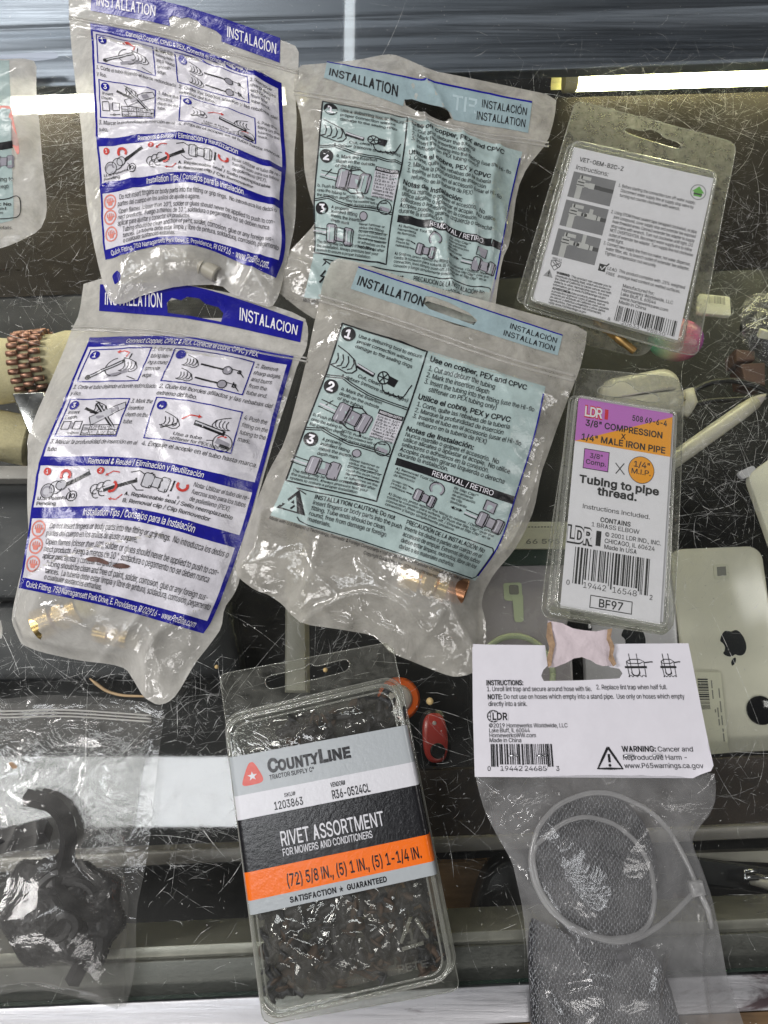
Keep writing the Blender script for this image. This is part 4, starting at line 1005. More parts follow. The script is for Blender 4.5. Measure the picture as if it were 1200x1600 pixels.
# price label lying on the cream phone
t = thing('price_label', 'white barcode price label beside the lint trap card, on the cream phone', 'label', P(1112, 1112, -0.104), None)
lm = flat_map([(1086, 1050), (1126, 1051), (1139, 1176), (1098, 1180)], -0.1025)
pr = Print(['paper_cream', 'ink_dark', 'ink_grey'], 2.2, 6); pr.rect(0, 0, 100, 100, 'paper_cream', 0)
rr = random.Random(5); y = 8
while y < 46:
    h = rr.choice([0.7, 1.2, 1.8]); pr.rect(6, y, 46, y + h, 'ink_dark', 1); y += h + rr.choice([0.7, 1.2])
for u, segs in ((60, ((10, 20), (22, 33))), (64, ((46, 50),)), (74, ((44, 56), (58, 66))), (86, ((20, 32), (36, 50), (54, 66), (70, 74), (76, 86)))):   # smudged, unreadable lines
    for v0, v1 in segs: pr.rect(u - 2.5, v0, u + 2.5, v1, 'ink_grey', 1)
pr.build('label_face', t, lm, 0.00008, False)

# barcode tag near the upper right
t = thing('barcode_tag', 'small cream barcode tag under the glass, right of the white plumbing instruction card', 'tag', P(1122, 478, -0.11))
b = MB(); b.prism(rquad(PX([(1092, 458), (1141, 463), (1143, 494), (1090, 489)], -0.105)[:, :2], 0.0022), -0.109, -0.105, 0, 0.0008); b.build('body', 'paper_cream', t, True, 40)
pr = Print(['ink_grey'], 0.6, 9); pr.barcode(30, 8, 82, 48, 'ink_grey', 3, n=41); pr.build('barcode', t, flat_map([(1092, 458), (1141, 463), (1143, 494), (1090, 489)], -0.1048), 0.0001, False)

# rainbow-coloured oval
m, nt, out = nt_of('rainbow_plastic'); p = nt.nodes.new('ShaderNodeBsdfPrincipled'); p.inputs['Roughness'].default_value = 0.25
tc = nt.nodes.new('ShaderNodeTexCoord'); sx = nt.nodes.new('ShaderNodeSeparateXYZ'); cr = nt.nodes.new('ShaderNodeValToRGB')
for k, (pos, c) in enumerate(((0.0, (0.05, 0.42, 0.26, 1)), (0.28, (0.62, 0.66, 0.45, 1)), (0.55, (0.75, 0.25, 0.33, 1)), (0.8, (0.68, 0.12, 0.32, 1)), (1.0, (0.20, 0.10, 0.45, 1)))):
    e = cr.color_ramp.elements[k] if k < 2 else cr.color_ramp.elements.new(pos)
    e.position = pos; e.color = c
nt.links.new(tc.outputs['Generated'], sx.inputs[0]); nt.links.new(sx.outputs[0], cr.inputs[0]); nt.links.new(cr.outputs[0], p.inputs['Base Color']); nt.links.new(p.outputs[0], out.inputs[0])
b = MB(); c0 = P(1053, 535, -0.11); th = np.linspace(0, 2 * np.pi, 40, endpoint=False); R = []
for rr_, z in ((0.85, -0.004), (1, 0.0), (1, 0.006), (0.93, 0.011), (0.7, 0.014), (0.35, 0.0152), (0.05, 0.0155)):
    R.append(np.c_[c0[0] + 0.021 * rr_ * np.cos(th), c0[1] + 0.0165 * rr_ * np.sin(th), np.full(40, c0[2] + z)])
b.loft(R, 0, True, True); tag(b.build('rainbow_charm', 'rainbow_plastic'), 'green to pink and purple rounded plastic charm just below the white plumbing card', 'charm')

# white earbud case
c0 = PX([(938, 590), (1062, 566), (1076, 640), (950, 668)], -0.09)[:, :2]
t = thing('earbud_case', 'glossy white earbud case behind the hanging hole of the purple and orange card', 'case', (*c0.mean(0), -0.112))
b = MB(); R = []
for ins, z in ((0.004, -0.112), (0.0, -0.107), (0.0, -0.098), (0.001, -0.094), (0.004, -0.091), (0.008, -0.09)):
    q = rquad(c0, 0.012, ins); R.append(np.c_[q, np.full(len(q), z)])
b.loft(R, 0, True, True); b.build('shell', 'white_plastic', t, True, 60)
b = MB(); q = P(1012, 612, -0.09); b.tube([q + [-0.02, -0.004, 0], q + [0, 0, 0.0], q + [0.02, 0.004, 0]], 0.0008, 8); b.build('hinge', 'pale_grey', t)
b = MB(); b.tube([P(1066, 648, -0.1), P(1080, 628, -0.1), P(1074, 610, -0.1)], 0.005, 10); b.build('earbud', 'white_plastic', t)

# white stylus
A, B = P(1020, 742, -0.075), P(1196, 617, -0.095)
t = thing('stylus', 'white stylus rod pointing to the upper right behind the purple and orange card', 'stylus', A - [0, 0, 0.006])
d = B - A
b = MB(); b.tube([A, A + d * .05, A + d * .8, A + d * .9], [0.0055, 0.006, 0.0058, 0.005], 16); b.build('barrel', 'white_plastic', t)
b = MB(); b.tube([A + d * .9, A + d * .97, B], [0.0048, 0.0025, 0.0008], 12); b.build('tip', 'pale_grey', t)

# dark cable loop
b = MB(); pts = smooth_poly(PX([(1068, 640), (1080, 612), (1110, 597), (1150, 594), (1190, 606), (1205, 618), (1160, 624), (1110, 626), (1080, 634)], -0.10), 2, False)
b.tube(pts, 0.0022, 8); tag(b.build('black_cable', 'black_plastic'), 'glossy black cable loop above the white stylus', 'cable')

# wrapped gadget at the right edge
t = thing('wrapped_gadget', 'dark gadget in crinkled clear wrap at the right edge, with brown blocks', 'gadget', P(1190, 530, -0.12))
for q in ([(1150, 545), (1180, 548), (1180, 562), (1152, 564)], [(1158, 568), (1196, 566), (1196, 602), (1164, 596)]):
    b = MB(); b.prism(PX(q, -0.10)[:, :2], -0.12, -0.10, 0, 0.001); b.build('block', 'brown_block', t, False)
b = MB(); c0 = P(1200, 525, -0.11); R = []
for rr_, z in ((1, 0), (1, .006), (.8, .013), (.4, .016)):
    k = 1 + 0.12 * np.sin(3 * th) + 0.06 * np.sin(7 * th); R.append(np.c_[c0[0] + 0.020 * rr_ * k * np.cos(th), c0[1] + 0.024 * rr_ * k * np.sin(th), np.full(40, c0[2] + z)])
b.loft(R, 0, True, True); b.build('core', 'black_plastic', t)
b = MB(); b.tube([P(1186, 520, -0.092), P(1204, 524, -0.092)], 0.0042, 4); b.build('bright_label', 'paper_cream', t, False)
b = MB(); n_ = 30; gx, gy = np.meshgrid(np.linspace(-0.026, 0.03, n_), np.linspace(-0.034, 0.032, n_)); hh = -0.0915 + 0.004 * ridged(gx * 90, gy * 90, 3.0) - 0.012 * ((gx / .03) ** 2 + (gy / .034) ** 2)
b.add(np.c_[(c0[0] + gx).ravel(), (c0[1] + gy).ravel(), hh.ravel()], [(j * n_ + i, j * n_ + i + 1, (j + 1) * n_ + i + 1, (j + 1) * n_ + i) for j in range(n_ - 1) for i in range(n_ - 1) if (gx[j, i] / .028) ** 2 + (gy[j, i] / .034) ** 2 < 1])
b.build('clear_wrap', 'case_plastic', t)

# printed cream strip and green card by the grey phone
t = thing('price_strip', 'cream price strip with dark digits above the grey phone, right of the teal bag', 'price strip', P(850, 840, -0.105))
b = MB(); b.prism(PX([(742, 816), (898, 815), (898, 857), (742, 858)], -0.10)[:, :2], -0.104, -0.10); b.build('card', 'paper_cream', t, False)
pr = Print(['ink_grey'], 1, 9); pr.text(51, 82, '66 595', 17, 'ink_grey', 34, 0.03); [pr.rect(50 + i * 3.2, 17, 52 + i * 3.2, 22, 'ink_grey', 1) for i in range(9)]; pr.build('lettering', t, flat_map([(742, 816), (898, 815), (898, 857), (742, 858)], -0.0998), 0.0001, False)
b = MB(); b.prism(PX([(742, 858), (898, 857), (898, 882), (742, 884)], -0.103)[:, :2], -0.125, -0.103, 0, 0.001); tag(b.build('green_card_box', 'green_card'), 'dark green box edge between the cream price strip and the grey phone', 'box')

# watch on its cushion roll
A, B = P(-90, 590, -0.075), P(190, 560, -0.078)
t = thing('cushion_roll', 'cream velvet cushion roll carrying the copper bracelet, left edge', 'cushion', (A + B) / 2 - [0, 0, 0.025])
d = B - A; s = np.linspace(0, 1, 15); b = MB(); b.tube(A + d * s[:, None], 0.0235 * (1 - 0.25 * np.abs(2 * s - 1) ** 6) * (1 - .04 * np.cos(s * 30)), 28); b.build('roll', 'cushion', t)
b = MB(); b.tube(smooth_poly(np.array([P(-120, 690, -0.10), P(-60, 672, -0.095), P(0, 680, -0.095), P(48, 690, -0.10)]), 2, False), 0.019, 24)
tag(b.build('display_cushion', 'cushion'), 'cream velvet cushion end below the copper bracelet, left edge', 'cushion')
t = thing('bracelet', 'copper link bracelet with a steel clasp round the cream cushion roll', 'bracelet', P(38, 570, -0.075))
u = d / np.linalg.norm(d); axp = A + u * np.dot(P(36, 578, -0.05) - A, u); nb = np.cross([0, 0, 1.0], u)
b = MB()
for k in range(15):
    an = math.radians(-30 + k * 15)
    for j in range(3):
        for sg in ([0.0] if j == 1 else [0.0]):
            off = (j - 1) * 0.0078; a1 = an + (0.13 if j == 1 else 0)
            cpt = axp + u * off + 0.0253 * (math.cos(a1) * nb + math.sin(a1) * np.array([0, 0, 1.0]))
            b.tube([cpt - u * 0.0039, cpt - u * 0.0036, cpt + u * 0.0036, cpt + u * 0.0039], [0.0016, 0.0022, 0.0022, 0.0016], 8)
b.build('links', 'copper', t)
b = MB(); b.prism(PX([(18, 614), (68, 612), (84, 668), (70, 700), (44, 676)], -0.052)[:, :2], -0.056, -0.052, 0, 0.001); b.build('clasp', 'steel', t, True, 40)

# orange disc and red fob
c0 = P(622, 1092, -0.10)
t = thing('orange_disc', 'bright orange round cap half hidden by the rivet pack', 'cap', c0)
b = MB(); b.revolve(c0, (0.1, 0, 1), [(0, 0.014), (0.004, 0.0148), (0.007, 0.013), (0.0072, 0.010)], 36); b.build('rim', 'orange_plastic', t, True, 50)
b = MB(); b.revolve(c0 + [0, 0, 0.0074], (0.1, 0, 1), [(0, 0.0098), (0.002, 0.008), (0.003, 0.002)], 30); b.build('centre', 'pale_grey', t)
c0 = P(679, 1152, -0.10)
t = thing('key_fob', 'small red oval fob with a black button, right of the orange cap', 'fob', c0)


def oval(c, a, bb, ang, z, n=36):
    q = np.linspace(0, 2 * np.pi, n, endpoint=False); x, y = a * np.sign(np.cos(q)) * np.abs(np.cos(q)) ** .7, bb * np.sign(np.sin(q)) * np.abs(np.sin(q)) ** .75
    return np.c_[c[0] + x * math.cos(ang) - y * math.sin(ang), c[1] + x * math.sin(ang) + y * math.cos(ang), np.full(n, z)]


b = MB(); b.loft([oval(c0, 0.0105, 0.0185, 0.05, c0[2] + z) if k else oval(c0, 0.0105, 0.0185, .05, c0[2]) for k, z in enumerate((0, .005))], 0, True, True); b.build('rubber_edge', 'black_plastic', t)
b = MB(); b.loft([oval(c0, 0.0085 * k, 0.0162 * k, 0.05, c0[2] + z) for k, z in ((1, .005), (1, .0062), (.9, .0075), (.5, .0082))], 0, True, True); b.build('shell', 'red_plastic', t)
b = MB(); q = c0 + [0.0015, -0.0085, 0.0078]; b.revolve(q, (0, 0, 1), [(0, 0.0052), (0.0008, 0.0050), (0.001, 0.0042)], 24); b.build('button', 'black_plastic', t)
b = MB(); q = c0 + [-0.0005, 0.0095, 0.0078]; b.revolve(q, (0, 0, 1), [(0, 0.0016), (0.0006, 0.0012)], 16); b.build('light', 'pale_grey', t)

# black boot shape, metal hook and bars near the bottom
b = MB(); q = smooth_poly(PX([(735, 1470), (742, 1420), (760, 1365), (790, 1340), (850, 1334), (860, 1470)], -0.09), 2)[:, :2]; b.prism(q, -0.115, -0.09, 0, 0.004)
tag(b.build('black_pouch', 'black_plastic'), 'rounded black pouch on the wooden shelf left of the lint trap bag', 'pouch')
t = thing('metal_hook', 'shiny white metal hook at the lower right, on a dark bar', 'hook', P(1180, 1375, -0.075))
b = MB(); b.tube(PX([(1186, 1360), (1164, 1362), (1162, 1372), (1190, 1372), (1240, 1368)], -0.072), 0.0017, 8); b.build('wire', 'steel', t)
b = MB(); b.tube(PX([(1172, 1380), (1184, 1376), (1200, 1380), (1240, 1378)], -0.074), [0.001, 0.004, 0.0045, 0.004], 10); b.build('clip', 'white_plastic', t)
b = MB(); strip(b, (1060, 1338), (1300, 1372), (1300, 1408), (1060, 1378), -0.08, 0.01, 0.001); tag(b.build('dark_bar', 'dark_tray', None, False), 'dark slanting bar under the metal hook', 'bar')
b = MB(); strip(b, (1060, 1334), (1300, 1326), (1300, 1352), (1060, 1342), -0.09, 0.01); tag(b.build('pale_strip', 'cream_paint', None, False), 'pale strip above the dark slanting bar', 'strip')
b = MB(); strip(b, (1060, 1400), (1300, 1420), (1300, 1500), (1060, 1500), -0.10, 0.01); tag(b.build('brown_box', 'brown_block', None, False), 'brown box below the dark slanting bar', 'box')
# dark tray at the left
t = thing('display_tray', 'dark slate display tray under the left bag', 'tray', P(120, 900, -0.12))
b = MB(); strip(b, (-300, 758), (330, 750), (345, 935), (-300, 935), -0.10, 0.02, 0.003); b.build('raised_bed', 'dark_tray', t, True, 40)
b = MB(); strip(b, (-300, 938), (360, 938), (380, 1060), (-300, 1068), -0.112, 0.02, 0.006); b.build('front_lip', 'dark_tray', t, True, 40)
# ------------------------------------------------------------------ films, inks and boards
BUMP = ((110, 0.0006),)
BUMP2 = ((50, 0.0008),)
film('milky_film', 0.58, (0.93, 0.92, 0.89), (0.90, 0.885, 0.84), 0.06, bump=BUMP, edge=0.35, cloud=0.35)
film('cloudy_film', 0.38, (0.94, 0.93, 0.90), (0.86, 0.84, 0.78), 0.055, bump=BUMP, edge=0.4, cloud=0.45)
film('zip_film', 0.085, (0.95, 0.95, 0.94), (0.72, 0.71, 0.68), 0.11, bump=BUMP2, edge=0.35, cloud=0.6, gain=0.6)
film('lint_film', 0.15, (0.95, 0.95, 0.95), (0.74, 0.74, 0.75), 0.12, bump=BUMP2, edge=0.4, cloud=0.6, gain=0.5)
film('zip_ridge', 0.42, (0.95, 0.94, 0.92), (0.82, 0.81, 0.78), 0.12, bump=((300, 0.0002),), edge=0.5, cloud=0.2)
film('pet_shell', 0.035, (0.95, 0.96, 0.94), (0.78, 0.79, 0.74), 0.035, bump=((60, 0.00025),), edge=0.42, cloud=0.95, cscale=70)
film('pet_hazy', 0.26, (0.93, 0.94, 0.90), (0.80, 0.80, 0.72), 0.05, bump=((60, 0.0003), (900, 0.00003)), edge=0.42, cloud=0.6, cscale=140, through=0.75)
film('pet_rim', 0.16, (0.94, 0.95, 0.92), (0.85, 0.85, 0.80), 0.05, bump=((90, 0.0003),), edge=0.5, cloud=0.5, gain=1.4)
film('pet_scuffed', 0.10, (0.93, 0.94, 0.90), (0.80, 0.80, 0.72), 0.06, bump=((60, 0.0002), (900, 0.00003)), edge=0.42, cloud=0.8, cscale=110)
printed('ink_blue', lin(28, 28, 138), 0.26, BUMP, var=0.12)
printed('ink_black', (0.012, 0.012, 0.014, 1), 0.3, BUMP, var=0)
printed('label_white', (0.70, 0.685, 0.74, 1), 0.27, BUMP, 0.97, var=0.12)
printed('ink_white', (0.78, 0.77, 0.82, 1), 0.3, BUMP, var=0)
printed('ink_red', (0.55, 0.05, 0.04, 1), 0.3, BUMP, var=0)
printed('ink_pink', (0.68, 0.24, 0.20, 1), 0.3, BUMP, var=0)
printed('label_teal', (0.40, 0.505, 0.495, 1), 0.25, BUMP, 0.93, var=0.10)
printed('header_teal', (0.33, 0.44, 0.47, 1), 0.25, BUMP, 0.88, var=0.12)
printed('ghost', (0.41, 0.52, 0.55, 1), 0.3, BUMP, var=0)
printed('art_grey', (0.30, 0.29, 0.33, 1), 0.3, BUMP, var=0)
printed('art_light', (0.52, 0.52, 0.56, 1), 0.3, BUMP, var=0)
solid('card_white', (0.74, 0.73, 0.78, 1), 0.42, var=0.025, vscale=90)
solid('board_white', (0.70, 0.685, 0.74, 1), 0.38, var=0.025, vscale=60, bump=(200, 0.0002))
solid('torn_board', (0.36, 0.24, 0.15, 1), 0.9, bump=(1500, 0.0006), var=0.3, vscale=400)
solid('torn_pink', (0.58, 0.50, 0.53, 1), 0.6, bump=(500, 0.0004), var=0.05)
solid('card_black', (0.012, 0.012, 0.014, 1), 0.4)
solid('card_grey', (0.30, 0.30, 0.32, 1), 0.4)
solid('photo_grey', (0.19, 0.19, 0.205, 1), 0.4, var=0.05)
solid('photo_light', (0.50, 0.50, 0.50, 1), 0.4, var=0.1)
solid('photo_dark', (0.045, 0.045, 0.05, 1), 0.4)
solid('card_purple', lin(186, 110, 192), 0.4)
solid('card_orange', lin(232, 156, 34), 0.4)
solid('card_red', lin(200, 28, 50), 0.4)
solid('card_green', (0.12, 0.42, 0.06, 1), 0.4)
GB = (420, 0.00014)
for nm, c in (('gloss_grey', (0.40, 0.43, 0.45, 1)), ('gloss_white', (0.66, 0.66, 0.70, 1)), ('gloss_black', (0.010, 0.010, 0.012, 1)), ('gloss_orange', lin(240, 112, 22)), ('gloss_red', (0.62, 0.075, 0.05, 1))):
    solid(nm, c, 0.24, bump=GB, spec=0.6)
solid('brass', (0.80, 0.58, 0.24, 1), 0.28, 1.0, var=0.12)
solid('grip_yellow', (0.62, 0.55, 0.30, 1), 0.4)
solid('copper_pipe', (0.62, 0.31, 0.17, 1), 0.3, 1.0)
solid('grey_pipe', (0.36, 0.34, 0.28, 1), 0.4)


# ------------------------------------------------------------------ artwork
def fitting_art(p, u, v, L, ang, k='ink_black', fill='art_grey', light='art_light', pipe=True):
    """a push fitting: two shaded collars with a waist between them"""
    c, s = math.cos(ang), math.sin(ang)

    def T(pts): return [(u + (x * c - y * s) * L, v + (x * s + y * c) * L / p.asp) for x, y in pts]
    def box(x0, x1, h, r, m):
        q = T([(x0 + r, -h), (x1 - r, -h), (x1, -h + r), (x1, h - r), (x1 - r, h), (x0 + r, h), (x0, h - r), (x0, -h + r)])
        p.poly(q, m, 2); p.line(q, 0.42, k, 3, True)
    if pipe:
        p.line(T([(-1.0, -.10), (-.48, -.10)]), .5, k, 2); p.line(T([(-1.0, .10), (-.48, .10)]), .5, k, 2); p.line(T([(-1.0, .02), (-.5, .02)]), .8, light, 2)
    box(-.18, .2, .20, .03, fill); box(-.5, -.12, .29, .06, fill); box(.16, .5, .29, .06, fill)
    p.line(T([(-.4, -.22), (-.4, .22)]), .5, light, 3); p.line(T([(.27, -.22), (.27, .22)]), .5, light, 3); p.line(T([(.43, -.27), (.43, .27)]), .4, k, 3); p.line(T([(-.2, -.27), (-.2, .27)]), .4, k, 3)


def hand_art(p, u, v, L, k='ink_black', flip=1, t=0.38):
    def T(pts): return [(u + x * L * flip, v + y * L / p.asp) for x, y in pts]
    for i in range(4):
        x = -.4 + i * .2
        p.line(T([(x - .12, .30), (x + .02, .22), (x + .06, .02), (x - .02, -.18)]), t, k, 2)
    p.line(T([(-.6, .30), (-.45, .34), (-.2, .36), (.1, .42), (.3, .36), (.42, .2)]), t, k, 2)
    p.line(T([(-.5, -.45), (-.1, -.3), (.25, -.12), (.42, .2)]), t, k, 2)


def stop_hand(p, u, v, r, m='ink_pink'):
    p.ring(u, v, r, .7, m, 2); a = r * .5
    p.poly([(u - a, v), (u + a, v - .1 * r), (u + a * .7, v + a * 1.1), (u - a * .5, v + a * 1.1)], m, 2)
    for i in range(4): p.line([(u - a + i * a * .62, v + .2), (u - a + i * a * .66, v - a * (1.2 if 0 < i < 3 else .9))], .55, m, 2)
    p.line([(u + a, v + .3), (u + a * 1.5, v - .3)], .55, m, 2)


def arrow(p, pts, t, m, h=1.6, lay=3):
    p.line(pts, t, m, lay); a, b = np.array(pts[-2], float), np.array(pts[-1], float); d = (b - a) / np.linalg.norm(b - a); n = np.array([-d[1], d[0]])
    p.poly([b + d * h, b + n * h * .6, b - n * h * .6], m, lay)


BLUE = ['label_white', 'ink_blue', 'ink_black', 'ink_white', 'ink_red', 'ink_pink', 'art_grey', 'art_light']


def blue_label():
    """instruction panel, 100 wide and 122 tall"""
    p = Print(BLUE, 1.0, 1.15); K = 'ink_black'; B = 'ink_blue'; W = 'ink_white'
    p.rect(0, 0, 100, 122, 'label_white', 0)
    p.rect(0, 0, 100, 5.2, B, 1); p.rect(0, 5.2, 1.1, 122, B, 1); p.rect(98, 5.2, 100, 122, B, 1)
    p.text(19, 4.1, 'Connect Copper, CPVC & PEX. Conecte el cobre, CPVC y PEX', 2.6, W, 64, .012)
    for u0, v0, u1, v1 in ((2.6, 6.6, 33, 25), (44, 6.6, 82.5, 25), (2.6, 34, 32.5, 54), (45, 33, 85, 54)): p.frame(u0, v0, u1, v1, .55, B)
    for u, v, s in ((6, 10, '1'), (48, 10, '2'), (6, 37.5, '3'), (49, 37, '4')): p.circ(u, v, 2.3, B, 3); p.text(u, v + 1.2, s, 2.4, W, None, .03, lay=4, align='c')
    # box 1: tube cutter
    p.line([(7, 22.5), (22, 13.4)], 1.9, K, 2); p.line([(7.6, 22.2), (21, 14.2)], .7, 'art_light', 3); p.circ(7, 22.4, 1.3, K, 3)
    p.ring(19, 17, 5, .4, K, 2, 40, 260); hand_art(p, 26, 16, 9, t=.35); p.line([(15, 22.6), (26, 18.8)], 1.6, 'art_grey', 2); p.line([(26, 22), (31, 24)], .4, K)
    p.line([(24.5, 10), (24, 13), (21, 12)], .5, K); arrow(p, [(22, 11.6), (23, 9.5), (20, 8.3), (18, 8.5)], .6, 'ink_red')
    # box 2
    for v, c in ((13, 'a'), (20.5, 'b')):
        hand_art(p, 55, v, 7.5, t=.35); p.line([(59, v + .4), (70, v + 1.2)], .9, K); p.circ(72, v + 1.4, 2.0, 'art_grey', 2); p.ring(72, v + 1.4, 2.1, .4, K, 3); p.line([(73, v), (77, v + .2), (80, v + 3)], .4, K); p.text(76.5, v + 1.8, c, 2.6, K, None, .03)
    # box 3
    p.line([(17, 36.5), (31, 51)], 1.7, K); p.line([(17.6, 36.9), (30.5, 50.2)], .5, 'art_light', 3); p.line([(12, 39), (20, 42.5)], 1.3, K); hand_art(p, 20, 39, 8, t=.35)
    p.poly([(16, 44), (31, 36), (32, 39), (18, 48)], 'art_light', 1); p.line([(16, 44), (31, 36), (32, 39), (18, 48)], .35, K, 2, True); p.poly([(25, 40), (28, 38.4), (29, 40.2), (26, 41.8)], 'art_grey', 3); p.poly([(19, 43.4), (22, 41.8), (23, 43.6), (20, 45.2)], 'art_grey', 3)
    p.text(4.5, 42, 'Insert', 1.7, K, 5.6); p.text(4, 44.6, 'Depth', 1.7, K, 5.8)
    for u in (4, 9.6): p.frame(u, 45.8, u + 4, 50.2, .35, K, 2)
    p.rect(8, 46.6, 9.6, 49.6, 'art_grey', 2); p.line([(8, 52), (13.6, 52)], .35, K); p.text(9.9, 52.7, 'D', 1.4, K)
    p.frame(14.5, 47.8, 32, 53.2, .4, K, 3); p.rect(14.9, 48.2, 31.6, 52.8, 'label_white', 2); p.line([(14.5, 50.5), (32, 50.5)], .3, K, 3)
    for u, a, b_ in ((18.5, '1/2"', '1"'), (23, '3/4"', '1 1/16"'), (28, '1"', '1 5/16"')):
        p.line([(u - .4, 47.8), (u - .4, 53.2)], .3, K, 3); p.text(u, 50.2, a, 1.6, K); p.text(u, 52.8, b_, 1.5, K, 3.4 if u > 20 else 1.6)
    p.text(15, 50.1, 'Fitting', 1.0, K, 3); p.text(15, 52.6, 'Depth', 1.0, K, 3)
    # box 4
    hand_art(p, 56, 44, 9, t=.35); p.line([(51.5, 48), (56.5, 46), (58, 45)], .6, K); p.line([(66, 43.2), (80, 45.5)], 2.4, K); p.line([(66.5, 43), (79, 45)], .7, 'art_light', 3); hand_art(p, 77, 41, 8, flip=-1, t=.35)
    arrow(p, [(60, 42.5), (63, 40.2), (67, 40)], .6, 'ink_red'); p.ring(80, 50, 4.2, .35, K); p.line([(77, 49.3), (83, 50.8)], 2.6, 'art_grey', 2); p.line([(79, 51.3), (83.5, 52)], 1.5, K, 3); arrow(p, [(77.5, 48), (79, 46.9), (80.5, 47)], .4, 'ink_red', 1.0); p.line([(73, 50.4), (76, 49.6)], .3, K)
    p.text(58, 50.7, 'Use a tube', 1.6, K, 13, ital=.15); p.text(57, 53.0, 'stiffener for PEX tubing.', 1.6, K, 25, ital=.15)
    L = lambda u, v, s, w=None, h=2.15: p.text(u, v, s, h, K, w, .0, .16)
    for i, s in enumerate(('1. Cut the', 'tubing leav-', 'ing a round', 'smooth', 'edge.')): L(34, 8.8 + i * 3.5, s, (9, 9.6, 9.4, 7.2, 4.6)[i])
    for i, s in enumerate(('2. Remove', 'sharp edges', 'and burrs', 'from the', 'tube end.')): L(83.6, 9.5 + i * 3.6, s, (11, 13.2, 10, 8.4, 9.6)[i])
    L(2, 28.6, '1. Corte el tubo dejando el borde redondeado', 41); L(2, 32.2, 'y liso.', 5)
    L(44.5, 28.4, '2. Quite los bordes afilados y las rebabas del', 52.5); L(44.5, 31.9, 'extremo del tubo.', 19)
    for i, s in enumerate(('3. Mark the', 'insertion', 'depth on the', 'tube.')): L(33.5, 36.5 + i * 3.6, s, (10.6, 7.4, 10.8, 4.4)[i])
    for i, s in enumerate(('4. Push the', 'fitting on the', 'tubing to the', 'mark.')): L(86, 36.5 + i * 3.6, s, (10.4, 11.6, 11.4, 5.4)[i])
    L(2, 57.6, '3. Marcar la profundidad de inserción en el', 41); L(2, 61.4, 'tubo.', 4.6); L(45, 57.4, '4. Empuje el acople en el tubo hasta marca.', 52)
    # removal
    p.rect(0, 64, 100, 68.6, B, 1); p.text(23, 67.6, 'Removal & Reuse / Eliminación y Reutilización', 2.7, W, 53, .01)
    for u, v, s in ((5, 71.4, '1'), (30, 71, '2')): p.circ(u, v, 1.7, 'ink_red', 3); p.text(u, v + .8, s, 1.6, W, None, .02, lay=4, align='c')
    p.line([(14, 77.2), (25, 71.6)], 2.9, K, 2); p.line([(13.6, 76.4), (24.4, 70.9)], 1.0, 'label_white', 3)
    for u, v, r in ((12.6, 77.6, 2.3), (10.4, 78.6, 2.9), (6.6, 80.2, 3.2)): p.circ(u, v, r, 'art_light', 3); p.ring(u, v, r, .35, K, 4)
    p.ring(6.2, 80.4, 2.1, .9, 'art_grey', 4)
    p.ring(13.6, 73, 2.1, 1.3, 'ink_red', 4, 140, 400); p.ring(18.5, 82.6, 2.3, .35, K); p.line([(17.6, 81.2), (17.6, 84)], .6, K); p.ring(19, 82.6, .9, .4, K); p.line([(16, 79), (17.6, 80.8)], .3, K); p.text(20.5, 73.6, '—B', 1.2, K)
    p.line([(33, 80), (48, 74.6)], 2.4, K, 2); p.line([(33, 79.3), (47, 74)], .8, 'label_white', 3); p.ring(36.6, 78.4, 2.4, 1.2, 'ink_red', 4, -70, 110)
    for i in range(5): p.ring(29 + i * 1.4, 79.8 - i * .5 + (i % 2) * 2.4, 2.2, .35, K, 3, 60, 300)
    p.line([(44, 71), (48, 69.9), (51, 71.6), (54, 70)], .4, K); p.line([(46, 77), (49, 79.5), (52, 79)], .4, K); arrow(p, [(39, 71.4), (36, 71), (33.6, 72.6)], .5, 'ink_red', 1.3); arrow(p, [(43, 82), (40.5, 84.4), (38, 84.2)], .5, 'ink_red', 1.3)
    p.text(2.4, 84.2, 'U.S. Patents', 1.5, K, 14, .01); p.text(2.4, 86.5, 'Pending', 1.5, K, 9, .01)
    fitting_art(p, 56.5, 74.4, 12, .1, fill='art_light', light='label_white', pipe=False); p.line([(64.6, 72), (64, 77.4)], .8, K); p.ring(68.5, 73.6, 2.2, 1.2, 'ink_red', 3, -30, 210); p.text(63.2, 80, 'A', 1.2, K); p.text(67.8, 80, 'B', 1.2, K)
    p.text(44, 82.4, 'A. Replaceable seal / Sello reemplazable', 1.75, K, 49, .008, .1); p.text(44, 85.5, 'B. Removal clip / Clip Removedor', 1.75, K, 40, .008, .1)
    L(73, 72.6, 'Nota: Utilizar el tubo de re-', 24.5); L(73, 76.0, 'fuerzos solo para los tubos', 24); L(73, 79.4, 'de polietileno (PEX).', 18)
    # tips
    p.rect(0, 87.4, 100, 92.2, B, 1); p.text(26, 91.1, 'Installation Tips / Consejos para la Instalación', 2.7, W, 53, .008, .14)
    for v in (96.5, 103.6, 111.2): stop_hand(p, 5.2, v, 3.2)
    T = lambda u, v, s, w: p.text(u, v, s, 2.2, K, w, .0, .14)
    T(10.5, 96.2, 'Do not insert fingers or body parts into the fitting or grip rings.  No introduzca los dedos o', 86); T(9.5, 99.2, 'partes del cuerpo en los anillos de ajuste o agarre.', 46)
    T(10, 102.6, 'Open flames (closer than 10"), solder or glues should never be applied to push to con-', 85); T(9.6, 105.5, 'nect products.  Fuego a menos de 10 ", soldadura o pegamento no se deben nunca', 82); T(9.4, 108.3, 'aplicar para ajustar y conectar los productos.', 41)
    T(12, 111.2, 'Tubing should be clean and free of paint, solder, corrosion, glue or any foreign sus-', 82); T(12, 114.0, 'tances.  La tubería debe estar limpia y libre de pintura, soldadura, corrosión, pegamento', 85); T(12, 116.6, 'o cualquier sustancias extrañas.', 30)
